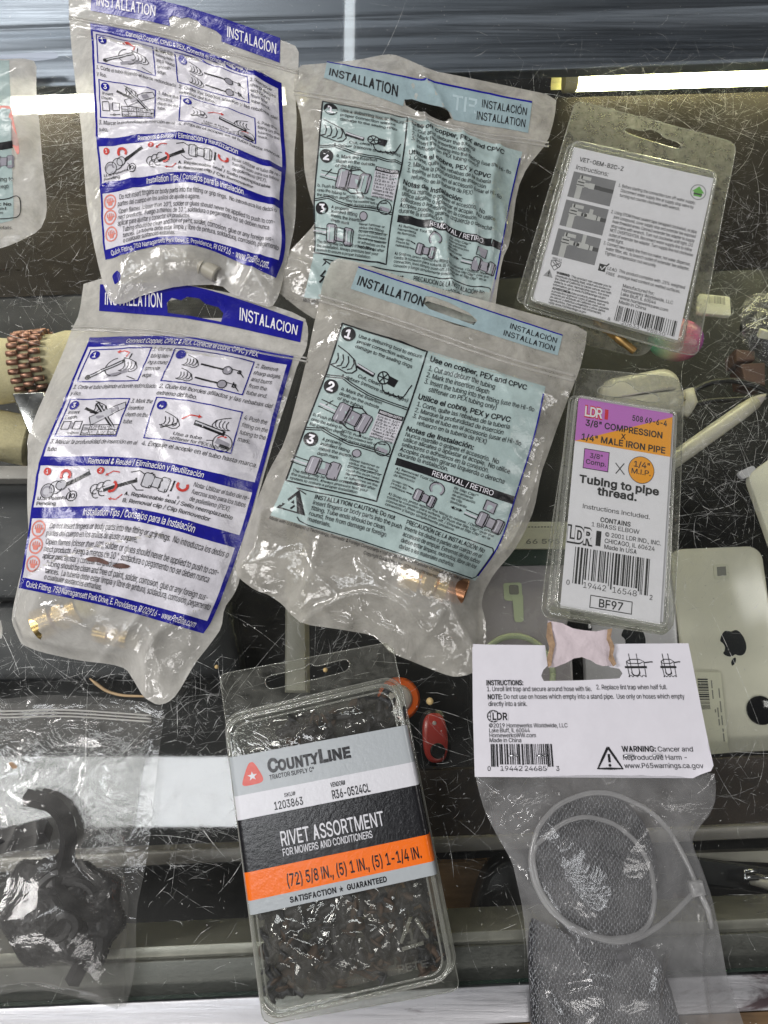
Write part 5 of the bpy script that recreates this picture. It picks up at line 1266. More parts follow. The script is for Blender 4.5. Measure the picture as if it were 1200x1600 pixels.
    p.rect(0, 117.6, 100, 122.4, B, 1); p.text(4, 121.2, 'Quick Fitting, 750 Narragansett Park Drive, E. Providence, RI 02916 - www.ProBite.com', 2.5, W, 90, .004)
    return p


def blue_header(hole):
    """header band 100 wide, 14 tall; HOLE = outline of the hanging slot in label units"""
    p = Print(['ink_blue', 'ink_white'], 1.0, 2.0)
    v, f = cdt(np.array([(0, 0), (100, 0), (100, 14), (0, 14)], float), 1.6, [np.asarray(hole, float)])
    p._add(v, f, 'ink_blue', 1)
    p.text(3, 10.5, 'INSTALLATION', 6.0, 'ink_white', 31, .012, lay=3); p.text(72, 10.0, 'INSTALACION', 6.0, 'ink_white', 26, .012, lay=3)
    return p


TEAL = ['label_teal', 'ink_black', 'header_teal', 'ink_white', 'art_grey', 'art_light', 'ink_blue', 'ghost']


def teal_label():
    """instruction panel, 100 by 102"""
    p = Print(TEAL, 1.0, 1.15); K = 'ink_black'
    p.rect(0, 0, 100, 98.5, 'label_teal', 0)
    p.rect(99.3, 4, 100, 96, 'ink_blue', 1)
    p.line([(.4, .4), (42, .4), (42, 79.6), (.4, 79.6)], .7, K, 2, True)
    for v in (26.5, 52.8):
        p.line([(.4, v), (8, v - 2), (13, v - .5), (22, v + 1.4), (42, v + 1.4)], .5, K); p.line([(.4, v + 1), (8, v - 1), (13, v + .5), (22, v + 2.4), (42, v + 2.4)], .5, K)
    for v, s in ((4.4, '1'), (31, '2'), (57.4, '3')): p.circ(4.6, v, 3.4, K, 3); p.text(4.6, v + 2.0, s, 4, 'ink_white', None, .05, lay=4, align='c')
    S = lambda u, v, s, w=None, h=1.65: p.text(u, v, s, h, K, w, .008, .06)
    for i, s in enumerate(('Use a deburring tool to ensure', 'proper connection without', 'damage to the sealing rings')): S(9.5, 4.4 + i * 2.7, s, (31, 27, 28)[i])
    hand_art(p, 8, 17, 13, t=.55); p.line([(13, 17.4), (22, 19)], 2.2, K); p.line([(13, 17), (21.6, 18.5)], .8, 'art_light', 3)
    p.ring(26.5, 18.4, 2.7, .6, K); 
    for a in range(0, 360, 60): p.line([(26.5, 18.4), (26.5 + 2.6 * math.cos(math.radians(a)), 18.4 + 2.6 * math.sin(math.radians(a)))], .5, K)
    p.poly([(28.6, 16.6), (33.5, 17.2), (32.5, 20.8), (29, 20.4)], K, 2); p.line([(26.5, 21), (28, 24), (31, 24.6), (34, 24.5), (38, 23.5), (40, 17)], .5, K)
    for i in range(4): p.ring(29.5 + i * 2.4, 23.4, 1.2, .4, K, 2, 0, 180)
    S(15, 22.6, 'Cut, clean', 11); S(7.5, 25.2, '& deburr (remove sharp edges)', 33)
    for i, s in enumerate(('a. Mark the insertion', 'depth on the outside', 'of the tubing')): S(9.5, 30.8 + i * 2.5, s, (20, 19.5, 12.5)[i])
    fitting_art(p, 19.5, 42, 17, .12); p.line([(8, 37), (5, 41)], .4, K)
    arrow(p, [(25, 37.6), (22, 35.8), (18, 36.6)], .6, K, 1.6); arrow(p, [(23, 47.6), (19, 47.8), (15.5, 46)], .6, K, 1.6); arrow(p, [(24.6, 47), (25.6, 49)], .5, K, 1.2)
    p.rect(29.5, 33, 41.4, 48, 'art_light', 1); p.rect(29.5, 33, 41.4, 35.4, K, 2); p.text(30.2, 34.8, 'INSERTION DEPTH', 1.15, 'ink_white', 10.4, .02, lay=4)
    for i, s in enumerate(('1/4 in = 1/2"', '3/8 in = 3/4"', '1/2 in = 1"', '3/4 in = 1 1/16"', '1 in = 1 5/16"', '*insert a Hi-flo', 'stiffener when', 'using PEX tubing')): S(30, 37.1 + i * 1.62, s, 10.6, 1.05)
    for i, s in enumerate(('b. Push the fitting', 'onto the tubing to', 'the insertion depth')): S(1.6, 46.6 + i * 2.3, s, (16, 15, 16.5)[i], 1.5)
    for i, s in enumerate(('NOTE: Push harder', 'may be rotated left or', 'right during installation')): S(17, 50.2 + i * 1.9, s, (15, 17.5, 19)[i], 1.3)
    p.ring(37.4, 52.4, 3.6, .5, K); p.line([(35, 53), (40, 53.4)], 2, 'art_grey', 2); arrow(p, [(35, 50.6), (37.6, 50)], .5, K, .9)
    for i, s in enumerate(('A properly', 'installed fitting', 'meets the insertion', 'depth mark')): S(9.6, 56.6 + i * 2.4, s, (9.5, 14, 17.5, 10)[i])
    fitting_art(p, 14.5, 69.6, 15, .06)
    p.circ(27, 58.6, 2, 'art_grey', 2); p.ring(27, 58.6, 2, .4, K, 3)
    for i, s in enumerate(('Never hammer or', 'strike the fitting.', 'Do not use pliers or', 'crush the push head.', 'Do not use sealants', 'or adhesives on the', 'push fitting.')): S(25, 63 + i * 1.9, s, (14, 14, 15.5, 15.5, 15.5, 15.5, 10)[i], 1.3)
    for v in (66.0, 70.2): p.line([(25, v - .3), (41, v - .3)], .25, K)
    for i, s in enumerate(('The fitting may be turned or repositioned after', 'the installation. Always pressure test your', 'system to ensure a proper installation')): S(1.6, 74.6 + i * 1.9, s, (38.5, 35.5, 31)[i], 1.35)
    # right column
    H = lambda v, s, w: p.text(44.5, v, s, 2.5, K, w, .028)
    R = lambda v, s, w, u=45: p.text(u, v, s, 2.25, K, w, .004)
    H(4.6, 'Use on copper, PEX and CPVC', 47)
    R(8.3, '1. Cut and deburr the tubing', 32); R(11.4, '2. Mark the insertion depth', 30); R(14.5, '3. Insert the tubing into the fitting (use the Hi-flo', 52); R(17.6, 'stiffener on PEX tubing only)', 32, 48)
    H(22.3, 'Utilice el cobre, PEX y CPVC', 43)
    R(25.6, '1. Corte, quite las rebabas de la tubería', 43); R(28.7, '2. Marque la profundidad de inserción', 41); R(31.8, '3. Inserte el tubo en el accesorio (usar el Hi-flo', 50); R(34.9, 'refuerzo en la tubería de PEX)', 32, 48)
    H(39.4, 'Notas de Instalación:', 31)
    for i, s in enumerate(('Nunca martille o golpee el accesorio.  No', 'utilice alicates o aplastar el acople.  No utilice', 'selladores o adhesivos en la conexión.', 'Acoples pueden girarse izquierda o derecha', 'durante la instalación.')): R(42.3 + i * 2.75, s, (43, 49, 40, 48, 23)[i])
    p.rect(45, 54.4, 99.6, 58.4, K, 1); p.text(62, 57.6, 'REMOVAL / RETIRO', 2.5, 'ink_white', 28, .004, lay=3)
    for i, s in enumerate(('A) Removal Tool Style', 'Herramienta', 'de Remoción')): S(46, 60.8 + i * 1.9, s, (20, 9.6, 9.6)[i], 1.35)
    for i, s in enumerate(('B) Slip Clip™', 'Herramienta', 'de eliminación', 'de clip', 'deslizante')): S(73, 60.6 + i * 1.75, s, (11, 9, 10.5, 5, 7.6)[i], 1.25)
    p.ring(66, 63.4, 2.8, .9, 'art_grey', 2, 130, 410); p.ring(66, 63.4, 3.3, .35, K, 3, 130, 410)
    fitting_art(p, 62, 70.2, 10, .12, pipe=False); 
    for i, s in enumerate(('Snap-on', 'Press to', 'release')): S(46, 67.6 + i * 1.7, s, 7, 1.15)
    arrow(p, [(53.5, 67), (55.5, 67.6)], .5, K, .9); arrow(p, [(53.5, 70.4), (55.5, 70.6)], .5, K, .9)
    p.text(74, 70.2, '◄OR►', 1.2, K, 5.5, .02)
    p.poly([(88, 60.4), (93, 60.8), (92.6, 66), (87.6, 65.4)], 'art_grey', 2); p.line([(88, 60.4), (93, 60.8), (92.6, 66), (87.6, 65.4)], .4, K, 3, True)
    fitting_art(p, 92.5, 70.6, 12, .1)
    for i, s in enumerate(('A) Snap on, press against the fitting to release. / Deslice, presione', 'contra la conexión para soltarla. B) Push the Slip Clip™ over the', 'connection, then simply push off. / Empuje el Slip Clip™ en la', 'conexión y luego simplemente presione.')): S(46, 74.8 + i * 1.75, s, (52, 50, 49, 33)[i], 1.25)
    # cautions
    q = [(6, 82), (98, 81.4), (99.2, 83), (99.2, 96.6), (98, 98), (16, 98), (12, 97), (10.5, 95.5)]
    p.line(q, .5, K); p.line([(6, 82), (11, 84)], .5, K)
    p.poly([(7.6, 82.6), (13.6, 94), (1, 94)], K, 2); p.poly([(7.5, 85), (12, 93.2), (2.8, 93.2)], 'label_teal', 3); p.line([(8.4, 86.6), (6.4, 89.4), (8.6, 89.4), (6.8, 92.6)], .9, K, 4)
    for i, s in enumerate(('INSTALLATION CAUTION: Do not', 'insert fingers or body parts into the push', 'fitting. Tube ends should be clean,', 'round, free from damage or foreign', 'materials.')): p.text(15, 85 + i * 2.75, s, 2.0, K, (37, 41, 34, 35, 10)[i], .016 if i == 0 else .004)
    for i, s in enumerate(('PRECAUCIÓN DE LA INSTALACIÓN: No', 'inserte los dedos o partes del cuerpo en el', 'accesorio de empuje. Extremos de los tubos', 'deben estar limpios, redondos, libre de los', 'daños o los materiales extraños.')): p.text(57.5, 84.8 + i * 2.75, s, 2.0, K, (38, 38, 39, 39, 29)[i], .012 if i == 0 else .004)
    p.text(0, 100.4, 'Made with U.S Fastening Technology, Domestic & Foreign Components • Visit quickfitting.com for Proposition 65 precaution and more details.', 1.5, K, 97, .006)
    p.text(42, 103.2, 'Copyright Quick Fitting, Inc. 2016 - All rights reserved.', 1.6, K, 40, .006)
    return p


def teal_header(hole):
    """100 wide, 14 tall"""
    p = Print(TEAL, 1.0, 2.0)
    v, f = cdt(np.array([(0, 0), (100, 0), (100, 14), (0, 14)], float), 1.6, [np.asarray(hole, float)])
    p._add(v, f, 'header_teal', 1)
    p.rect(0, -.3, 100, .5, 'ink_blue', 2)
    p.text(2, 10.4, 'INSTALLATION', 5.4, 'ink_black', 33, .024, lay=3)
    p.text(98, 6.6, 'INSTALACIÓN', 3.4, 'ink_black', 22, .006, align='r', lay=3); p.text(98, 12, 'INSTALLATION', 3.4, 'ink_black', 24, .006, align='r', lay=3)
    return p
# ------------------------------------------------------------------ the bags on the glass
def ramp_base(p0, z0, p1, z1):
    """bag lying on something: height rises evenly from photo point p0 to p1"""
    a, c = P(*p0)[:2], P(*p1)[:2]; d = c - a; L2 = d @ d
    def f(x, y):
        t = np.clip(((x - a[0]) * d[0] + (y - a[1]) * d[1]) / L2, 0, 1); t = t * t * (3 - 2 * t)
        return z0 + (z1 - z0) * t
    return f


def zip_strip(surf, parent, pts, n=2, gap=5.5, r=0.0006):
    for k in range(n):
        q = smooth_poly(np.array(pts, float) + [0, k * gap], 2, False)
        q = resample(q, 8, False)
        b = MB(); b.tube(surf.lift(q, 0.0004), r, 8); b.build('zip_ridge', 'zip_ridge', parent)


def print_on(surf, label, gm, name, parent, off=0.0):
    def f(uv):
        return surf.lift(gm(uv), off)
    return label.build(name, parent, f)


def fitting(name, label, a, c, r, mats, parts=True):
    """push fitting along a->c (points): body with two collars and a hex nut"""
    a, c = np.asarray(a), np.asarray(c); L = np.linalg.norm(c - a); ax = (c - a) / L
    t = thing(name, label, 'pipe fitting', np.array([*((a + c) / 2)[:2], min(a[2], c[2]) - r]))
    b = MB(); b.revolve(a, ax, [(0, r * .8), (L * .02, r), (L * .3, r), (L * .33, r * .78), (L * .55, r * .78), (L * .58, r * .95), (L * .72, r * .95)], 28); b.build('body', mats[0], t, True, 35)
    b = MB(); b.revolve(a + ax * L * .38, ax, [(0, r * .98), (L * .14, r * .98)], sides=6); b.build('hex_nut', mats[0], t, False)
    b = MB(); b.revolve(a + ax * L * .72, ax, [(0, r * .8), (L * .26, r * .8), (L * .28, r * .7), (L * .28, r * .55), (L * .1, r * .5)], 24); b.build('sleeve', mats[1], t, True, 35)
    b = MB(); b.revolve(a - ax * L * .03, ax, [(0, r * .62), (L * .04, r * .7)], 24); b.build('release_ring', mats[2], t, True, 35)
    return t


solid('rust_smear', (0.10, 0.045, 0.035, 1), 0.6, var=.4, vscale=400)
HOLE_B = [(42, 14.5), (41, 9.5), (43, 7.4), (48, 7.8), (51, 6.2), (56, 6.4), (58.5, 8.4), (66, 8.8), (69, 10.5), (69, 14.5)]
HOLE_B2 = [(37, 12.6), (36.5, 8.4), (39, 6), (44, 6.6), (47, 4.8), (53, 4.6), (56, 6.4), (62, 6.4), (64.5, 8.6), (63.5, 12.8)]

# --- lower left blue bag
o2 = [(132, 432), (124, 490), (112, 514), (100, 546), (78, 598), (54, 652), (42, 686), (44, 712), (42, 776), (45, 845), (34, 890), (29, 910), (20, 950), (18, 972), (30, 1000), (34, 1007), (60, 1018), (122, 1032), (175, 1038), (197, 1045), (208, 1062),
      (220, 1082), (228, 1092), (246, 1102), (262, 1098), (276, 1086), (304, 1037), (330, 1004), (346, 981), (350, 950), (366, 928), (374, 908), (388, 830), (406, 765), (430, 680), (452, 612), (466, 566), (479, 545), (482, 515), (476, 494), (380, 462), (280, 442)]
zl2 = [(112, 510), (250, 516), (360, 538), (480, 560)]
S2 = Surf(o2, 0.0005, 0.0115, 0.016, bumps=((100, 960, 66, 0.013), (190, 975, 50, 0.006), (215, 850, 70, 0.003), (330, 640, 80, 0.003)), flat=[(112, 512), (480, 562)], wr=0.0019, wf=36, seed=2.3,
          creases=(([(45, 905), (90, 880), (150, 862), (215, 848), (260, 842)], 0.0022, 0.0022), ([(150, 1035), (200, 1000), (230, 960)], 0.0025, 0.003), ([(225, 1080), (232, 1020), (260, 980), (320, 950)], 0.003, 0.003), ([(60, 995), (110, 970), (160, 985)], 0.0018, 0.0025), ([(44, 712), (80, 735), (160, 740)], 0.001, 0.003)),
          holes=[[(258, 490), (263, 470), (300, 463), (330, 466), (356, 477), (352, 497), (310, 497), (280, 495)]])
t2 = thing('fitting_bag', 'milky zip bag with clean blue and white instruction panel, lower of the two blue-printed bags', 'zip bag', P(200, 760, 0), 'zip bags of plumbing fittings')
make_film(S2, 'front_film', 'milky_film', t2)
gm2 = grid_map([0, 49, 100], [0, 33, 64, 87.4, 117.6, 122.4], [
    [(140, 527), (300, 528), (459, 556)], [(104, 622), (258, 622), (432, 655)], [(66, 714), (228, 718), (405, 755)], [(51, 794), (206, 794), (381, 838)], [(33, 902), (178, 931), (330, 972)], [(30, 919), (173, 949), (318, 990)]])
print_on(S2, blue_label(), gm2, 'instruction_panel', t2)
gh2 = grid_map([0, 50, 100], [0, 14], [[(157, 445), (302, 448), (474, 503)], [(155, 486), (302, 500), (469, 535)]])
print_on(S2, blue_header(HOLE_B2), gh2, 'header_band', t2)
zip_strip(S2, t2, zl2)
fitting('pipe_fitting', 'brass fitting with yellow ring seen through the foot of the lower blue-printed bag', P(56, 978, 0.0098), P(150, 938, 0.0105), 0.0092, ('brass', 'grip_yellow', 'grip_yellow'))
fitting('pipe_fitting', 'small brass fitting lying deeper in the lower blue-printed bag', P(150, 985, 0.0075), P(222, 1002, 0.0075), 0.0066, ('brass', 'grey_pipe', 'brass'))

for q in ([(133, 873), (146, 870), (160, 873), (173, 880), (170, 884), (155, 879), (140, 878)], [(176, 884), (190, 880), (206, 885), (200, 889), (184, 889)]):
    b = MB(); v, f = cdt(smooth_poly(np.array(q, float), 1), 2.5); b.add(S2.lift(v, 0.0006), f); b.build('dirt_streak', 'rust_smear', t2)

# --- upper left blue bag
o1 = [(106, -40), (108, 30), (112, 80), (120, 150), (128, 210), (131, 262), (136, 330), (150, 400), (164, 455), (176, 474), (192, 475), (224, 460), (280, 446), (344, 444), (365, 462), (400, 474), (424, 481), (436, 462), (446, 420), (452, 392), (461, 350), (463, 300), (459, 250), (464, 190), (461, 140), (466, 110), (467, 74), (440, 62), (300, 20), (200, -12)]
S1 = Surf(o1, ramp_base((300, 330), 0.0005, (300, 450), 0.0032), 0.012, 0.017, bumps=((300, 415, 50, 0.009), (390, 300, 70, 0.005), (250, 250, 80, 0.003)), flat=[(110, 42), (464, 122)], wr=0.0022, wf=36, seed=7.1,
          creases=(([(152, 215), (200, 205), (300, 225), (440, 275)], 0.0016, 0.003), ([(150, 300), (230, 275), (330, 290), (440, 340)], 0.0015, 0.003), ([(400, 130), (420, 220), (430, 330), (425, 420)], 0.0018, 0.004), ([(170, 470), (200, 440), (240, 425)], 0.002, 0.0025), ([(370, 458), (400, 420), (420, 380)], 0.002, 0.003)))
t1 = thing('fitting_bag', 'wrinkled milky zip bag with blue and white instruction panel, upper of the two blue-printed bags', 'zip bag', P(290, 240, 0), 'zip bags of plumbing fittings')
make_film(S1, 'front_film', 'milky_film', t1)
gm1 = grid_map([0, 50, 100], [0, 33, 64, 87.4, 117.6, 122.4], [
    [(141, 35), (288, 69), (440, 130)], [(147, 122), (296, 152), (443, 200)], [(151, 216), (293, 212), (447, 264)], [(157, 289), (297, 274), (443, 318)], [(164, 394), (296, 370), (442, 412)], [(166, 408), (297, 384), (432, 437)]])
print_on(S1, blue_label(), gm1, 'instruction_panel', t1)
gh1 = grid_map([0, 50, 100], [0, 14], [[(143, -24), (292, 12), (438, 60)], [(142, 18), (290, 48), (437, 99)]])
print_on(S1, blue_header(HOLE_B), gh1, 'header_band', t1)
zip_strip(S1, t1, [(108, 26), (250, 52), (360, 82), (466, 112)], 2, 4)
fitting('pipe_fitting', 'grey plastic pipe fitting in the foot of the upper blue-printed bag', P(268, 388, 0.0085), P(340, 430, 0.0088), 0.0066, ('grey_pipe', 'grey_pipe', 'grey_pipe'))
for q, nm in (([(176, 432), (184, 424), (190, 430), (188, 440), (180, 446), (178, 440)], 0),):
    b = MB(); v, f = cdt(smooth_poly(np.array(q, float), 2), 2.5); b.add(S1.lift(v, 0.0003), f); b.build('blue_mark', 'ink_blue', t1)

# --- upper teal bag
o3 = [(462, 102), (512, 98), (560, 93), (604, 84), (622, 86), (676, 110), (716, 118), (790, 133), (870, 150), (867, 182), (856, 222), (824, 260), (808, 296), (797, 380), (785, 404), (776, 460), (772, 500), (700, 512), (600, 505), (560, 500), (494, 500), (472, 486), (444, 464), (420, 444), (426, 418), (442, 400), (462, 383), (492, 350), (497, 336), (488, 318), (480, 290), (475, 262), (474, 220), (470, 180), (458, 142)]
hole3 = [(632, 155), (640, 152), (664, 158), (700, 172), (706, 186), (696, 191), (660, 178), (634, 164)]
S3 = Surf(o3, 0.0008, 0.0095, 0.016, bumps=((700, 300, 70, 0.004), (560, 290, 60, 0.003), (590, 480, 110, -0.006), (720, 480, 90, -0.006)), flat=[(462, 152), (858, 226)], wr=0.0020, wf=40, seed=4.4, holes=[hole3],
          creases=(([(664, 170), (676, 240), (690, 330), (700, 420), (715, 470)], 0.0035, 0.0032), ([(640, 185), (650, 260), (668, 340), (690, 410)], 0.0028, 0.003), ([(720, 200), (730, 270), (740, 350), (752, 440)], 0.0024, 0.0035), ([(610, 180), (615, 260), (640, 340)], 0.0018, 0.003), ([(780, 230), (765, 300), (770, 380), (765, 450)], 0.0022, 0.003),
                   ([(664, 110), (690, 150), (706, 190)], 0.0022, 0.002), ([(455, 400), (490, 420), (505, 470)], 0.0022, 0.003), ([(505, 330), (530, 360), (560, 390)], 0.0014, 0.003)))
t3 = thing('fitting_bag', 'crumpled clear zip bag with teal instruction panel, upper of the two teal-printed bags', 'zip bag', P(650, 300, 0), 'zip bags of plumbing fittings')
make_film(S3, 'front_film', 'cloudy_film', t3)
gm3 = grid_map([0, 43, 100], [0, 26.5, 53, 80, 102], [
    [(503, 158), (640, 186), (816, 238)], [(497, 228), (632, 254), (800, 305)], [(490, 312), (617, 330), (786, 378)], [(490, 398), (606, 416), (772, 450)], [(472, 478), (600, 500), (755, 520)]])
print_on(S3, teal_label(), gm3, 'instruction_panel', t3)
gh3 = grid_map([0, 50, 100], [0, 14], [[(511, 97), (672, 128), (831, 161)], [(506, 122), (668, 178), (825, 209)]])
h3 = teal_header([(38, 14.4), (38.5, 10.6), (42, 9.4), (55, 10), (61, 11.4), (63, 14.4)])
h3.text(73.5, 9.6, 'FIT', 6, 'ghost', -12, .02, lay=1.5)
print_on(S3, h3, gh3, 'header_band', t3)
zip_strip(S3, t3, [(459, 142), (560, 158), (640, 180), (740, 208), (857, 224)], 2, 6)

# --- lower teal bag (lies over the foot of the upper one)
o4 = [(521, 402), (560, 409), (620, 430), (687, 451), (760, 470), (827, 489), (918, 513), (915, 540), (906, 577), (896, 602), (873, 661), (858, 705), (845, 740), (835, 796), (818, 835), (802, 862), (772, 896), (756, 925), (752, 945), (758, 965), (760, 990), (758, 1017), (748, 1042), (735, 1054), (712, 1058), (692, 1053), (650, 1036), (610, 1020), (594, 1002), (581, 992), (535, 984), (472, 975), (452, 958), (443, 946), (422, 930), (398, 922), (374, 904), (364, 890), (377, 845), (398, 790), (420, 735), (446, 690), (470, 600), (482, 548), (489, 512), (498, 478), (504, 440)]
hole4 = [(661, 474), (668, 470), (700, 480), (738, 494), (747, 504), (742, 514), (712, 508), (676, 494), (662, 484)]
b4 = ramp_base((760, 470), 0.0120, (690, 640), 0.0008)
S4 = Surf(o4, b4, 0.0110, 0.016, bumps=((672, 905, 62, 0.0125), (560, 900, 70, 0.002), (640, 700, 90, 0.003)), flat=[(498, 476), (896, 602)], wr=0.0018, wf=36, seed=9.2, holes=[hole4],
          creases=(([(500, 955), (540, 932), (580, 928), (625, 945), (660, 985)], 0.0032, 0.0022), ([(560, 938), (566, 960), (590, 975), (612, 985)], 0.0026, 0.002), ([(470, 972), (500, 950), (515, 965), (545, 975)], 0.003, 0.0022), ([(562, 880), (600, 912), (640, 940)], 0.0018, 0.0022), ([(375, 885), (400, 855), (410, 800)], 0.0022, 0.0022),
                   ([(700, 940), (712, 970), (735, 1000), (745, 1040)], 0.0028, 0.003), ([(640, 1030), (670, 990), (690, 960)], 0.0024, 0.003), ([(850, 700), (835, 760), (815, 820), (790, 860)], 0.002, 0.0025), ([(600, 520), (680, 575), (740, 600)], 0.0014, 0.0025), ([(470, 930), (490, 890), (500, 850)], 0.0016, 0.0025)))
t4 = thing('fitting_bag', 'clear zip bag with smooth teal instruction panel, lower of the two teal-printed bags', 'zip bag', P(620, 740, 0), 'zip bags of plumbing fittings')
make_film(S4, 'front_film', 'cloudy_film', t4)
gm4 = grid_map([0, 42, 100], [0, 26.5, 52.8, 80, 98.5], [
    [(534, 504), (668, 548), (852, 605)], [(508, 586), (640, 634), (835, 684)], [(476, 668), (612, 708), (808, 772)], [(445, 752), (588, 786), (778, 856)], [(423, 806), (572, 850), (742, 908)]])
print_on(S4, teal_label(), gm4, 'instruction_panel', t4)
gh4 = grid_map([0, 50, 100], [0, 14], [[(560, 418), (716, 470), (879, 524)], [(548, 452), (706, 504), (871, 556)]])
print_on(S4, teal_header([(34, 8), (34.5, 4), (38, 2.6), (46, 3), (56, 5), (61, 8), (60, 11.5), (50, 11), (38, 10.4)]), gh4, 'header_band', t4)
zip_strip(S4, t4, [(498, 462), (600, 492), (720, 535), (800, 562), (897, 588)], 2, 8, 0.0008)
fitting('pipe_fitting', 'shiny yellow brass fitting with copper end in the foot of the lower teal-printed bag', P(628, 890, 0.0105), P(728, 926, 0.0105), 0.0100, ('brass', 'copper_pipe', 'brass'))

# --- bag cut by the left edge of the picture
o5 = [(-160, 92), (0, 92), (34, 90), (57, 95), (56, 140), (62, 200), (66, 256), (72, 300), (73, 335), (62, 360), (24, 380), (-20, 394), (-160, 400)]
S5 = Surf(o5, 0.0006, 0.007, 0.014, bumps=((20, 220, 40, 0.003),), wr=0.0010, wf=50, seed=5.5)
t5 = thing('fitting_bag', 'milky bag with pale teal print and red blotch at the upper left edge', 'bag', P(-20, 250, 0))
make_film(S5, 'front_film', 'milky_film', t5)
p = Print(TEAL + ['ink_red', 'ink_pink'], 1, 2.0); K = 'ink_black'       # units: photo-sized, origin at the left border
p.quad((-40, 95), (15, 95), (22, 345), (-40, 360), 'label_teal', 0)
p.poly(smooth_poly(np.array([(-40, 168), (0, 165), (18, 166), (22, 190), (28, 215), (32, 240), (28, 244), (20, 226), (-10, 222), (-40, 225)], float), 2), 'ink_pink', 1)
p.quad((-40, 228), (20, 221), (21, 233), (-40, 240), K, 2); fitting_art(p, 6, 254, 34, 0.0, pipe=False)
p.text(-28, 284, 'the fitting to', 6.5, K, 50); p.text(-22, 295, 'o con fuego', 6.5, K, 36)
p.line(smooth_poly(np.array([(-40, 316), (10, 312), (26, 306), (33, 312), (33, 336), (24, 343), (-40, 344)], float), 2, False), 1.5, K)
p.text(-24, 322, 'CIÓN: No', 5, K, 42, .02); p.text(-24, 329, 'en el', 4.5, K, 34); p.text(-24, 336, 'materiales', 4.5, K, 30); p.text(-34, 360, 'for more details.', 5.5, K, 55)
p.build('instruction_panel', t5, lambda uv: S5.lift(uv))
b = MB(); q = smooth_poly(np.array([(-20, 88), (40, 83), (88, 80), (92, 91), (60, 95), (-20, 98)], float), 1); v, f = cdt(q, 5); pp = P(v[:, 0], v[:, 1], 0.0012); b.add(pp, f); tag(b.build('torn_strip', 'rail_alu'), 'torn grey foil strip lying above the bag at the upper left edge', 'strip')

# --- plain zip bag with black rubber pieces, lower left
o6 = [(-180, 1090), (0, 1093), (67, 1085), (162, 1089), (240, 1099), (237, 1112), (233, 1130), (226, 1180), (219, 1229), (209, 1292), (189, 1347), (198, 1375), (203, 1398), (199, 1445), (196, 1499), (194, 1582), (135, 1560), (50, 1543), (0, 1556), (-180, 1590)]
back6 = [(-180, 1096), (240, 1102), (258, 1106), (249, 1171), (240, 1250), (233, 1320), (222, 1380), (213, 1420), (212, 1500), (205, 1545), (194, 1580), (50, 1541), (-180, 1588)]
S6 = Surf(o6, 0.0006, 0.0065, 0.014, bumps=((100, 1420, 92, 0.0150), (0, 1470, 60, 0.006), (85, 1290, 45, 0.007), (175, 1330, 22, 0.004)), flat=[(-20, 1128), (236, 1140)], wr=0.0015, wf=30, seed=12.0, fine=0.12,
          creases=(([(0, 1160), (40, 1150), (50, 1170), (80, 1140), (100, 1128), (150, 1135)], 0.0022, 0.0018), ([(215, 1285), (190, 1288), (150, 1300), (136, 1325), (150, 1350), (185, 1375), (203, 1400)], 0.0045, 0.0022), ([(203, 1400), (198, 1450), (202, 1480), (196, 1550)], 0.0028, 0.0016), ([(140, 1200), (130, 1250), (122, 1262)], 0.0024, 0.003), ([(40, 1290), (20, 1330), (0, 1400)], 0.0035, 0.0025), ([(70, 1265), (80, 1300), (70, 1330)], 0.0028, 0.002), ([(210, 1160), (190, 1210), (170, 1250)], 0.0018, 0.003)))
t6 = thing('zip_bag', 'plain clear zip bag full of black rubber pieces at the lower left', 'zip bag', P(80, 1330, 0))
make_film(S6, 'front_film', 'zip_film', t6, backout=ccw(smooth_poly(PX(back6, 0.001)[:, :2], 1)))
zip_strip(S6, t6, [(-180, 1106), (0, 1112), (100, 1108), (237, 1118)], 3, 5, 0.0005)
b = MB(); v, f = cdt(smooth_poly(np.array([(13, 1192), (20, 1190), (30, 1198), (22, 1202)], float), 1), 3); b.add(S6.lift(v, 0.0006), f); tag(b.build('leaf_flake', 'torn_board'), 'tiny brown flake on the plain zip bag', 'flake')
solid('rubber', (0.014, 0.014, 0.016, 1), 0.38, bump=(900, 0.0003), var=0.3)
for pts, r, lb in (([(40, 1246), (62, 1250), (82, 1256), (100, 1275), (108, 1305), (104, 1340), (94, 1366)], 0.0046, 'curved black rubber strip at the top of the plain zip bag'),
                   ([(-60, 1330), (0, 1316), (40, 1306), (76, 1298)], 0.0060, 'straight black rubber piece at the left of the plain zip bag'),
                   ([(132, 1430), (137, 1470), (128, 1505), (112, 1536)], 0.0042, 'black rubber tail sticking out below the heap in the plain zip bag'),
                   ([(152, 1440), (158, 1475), (140, 1515)], 0.0034, 'shorter black rubber tail beside the long one in the plain zip bag')):
    q = resample(smooth_poly(np.array(pts, float), 2, False), 6, False); q = P(q[:, 0], q[:, 1], r + 0.0012)
    b = MB(); b.tube(q, r, 4 if r > .004 else 8); tag(b.build('rubber_strip', 'rubber', None, False), lb, 'rubber strip', 'black rubber pieces in the plain zip bag')
solid('black_poly', (0.010, 0.010, 0.012, 1), 0.3, bump=(260, 0.0008), var=0.2)
b = MB(); c0 = P(100, 1424, 0)[:2]; n_ = 110; gx, gy = np.meshgrid(np.linspace(-.040, .040, n_), np.linspace(-.040, .040, n_))
rr_ = np.hypot(gx * .95, gy * 1.12) / 0.031 * (1 + .35 * perlin(np.arctan2(gy, gx) * 1.6 + 5, np.hypot(gx, gy) * 30 + .5))
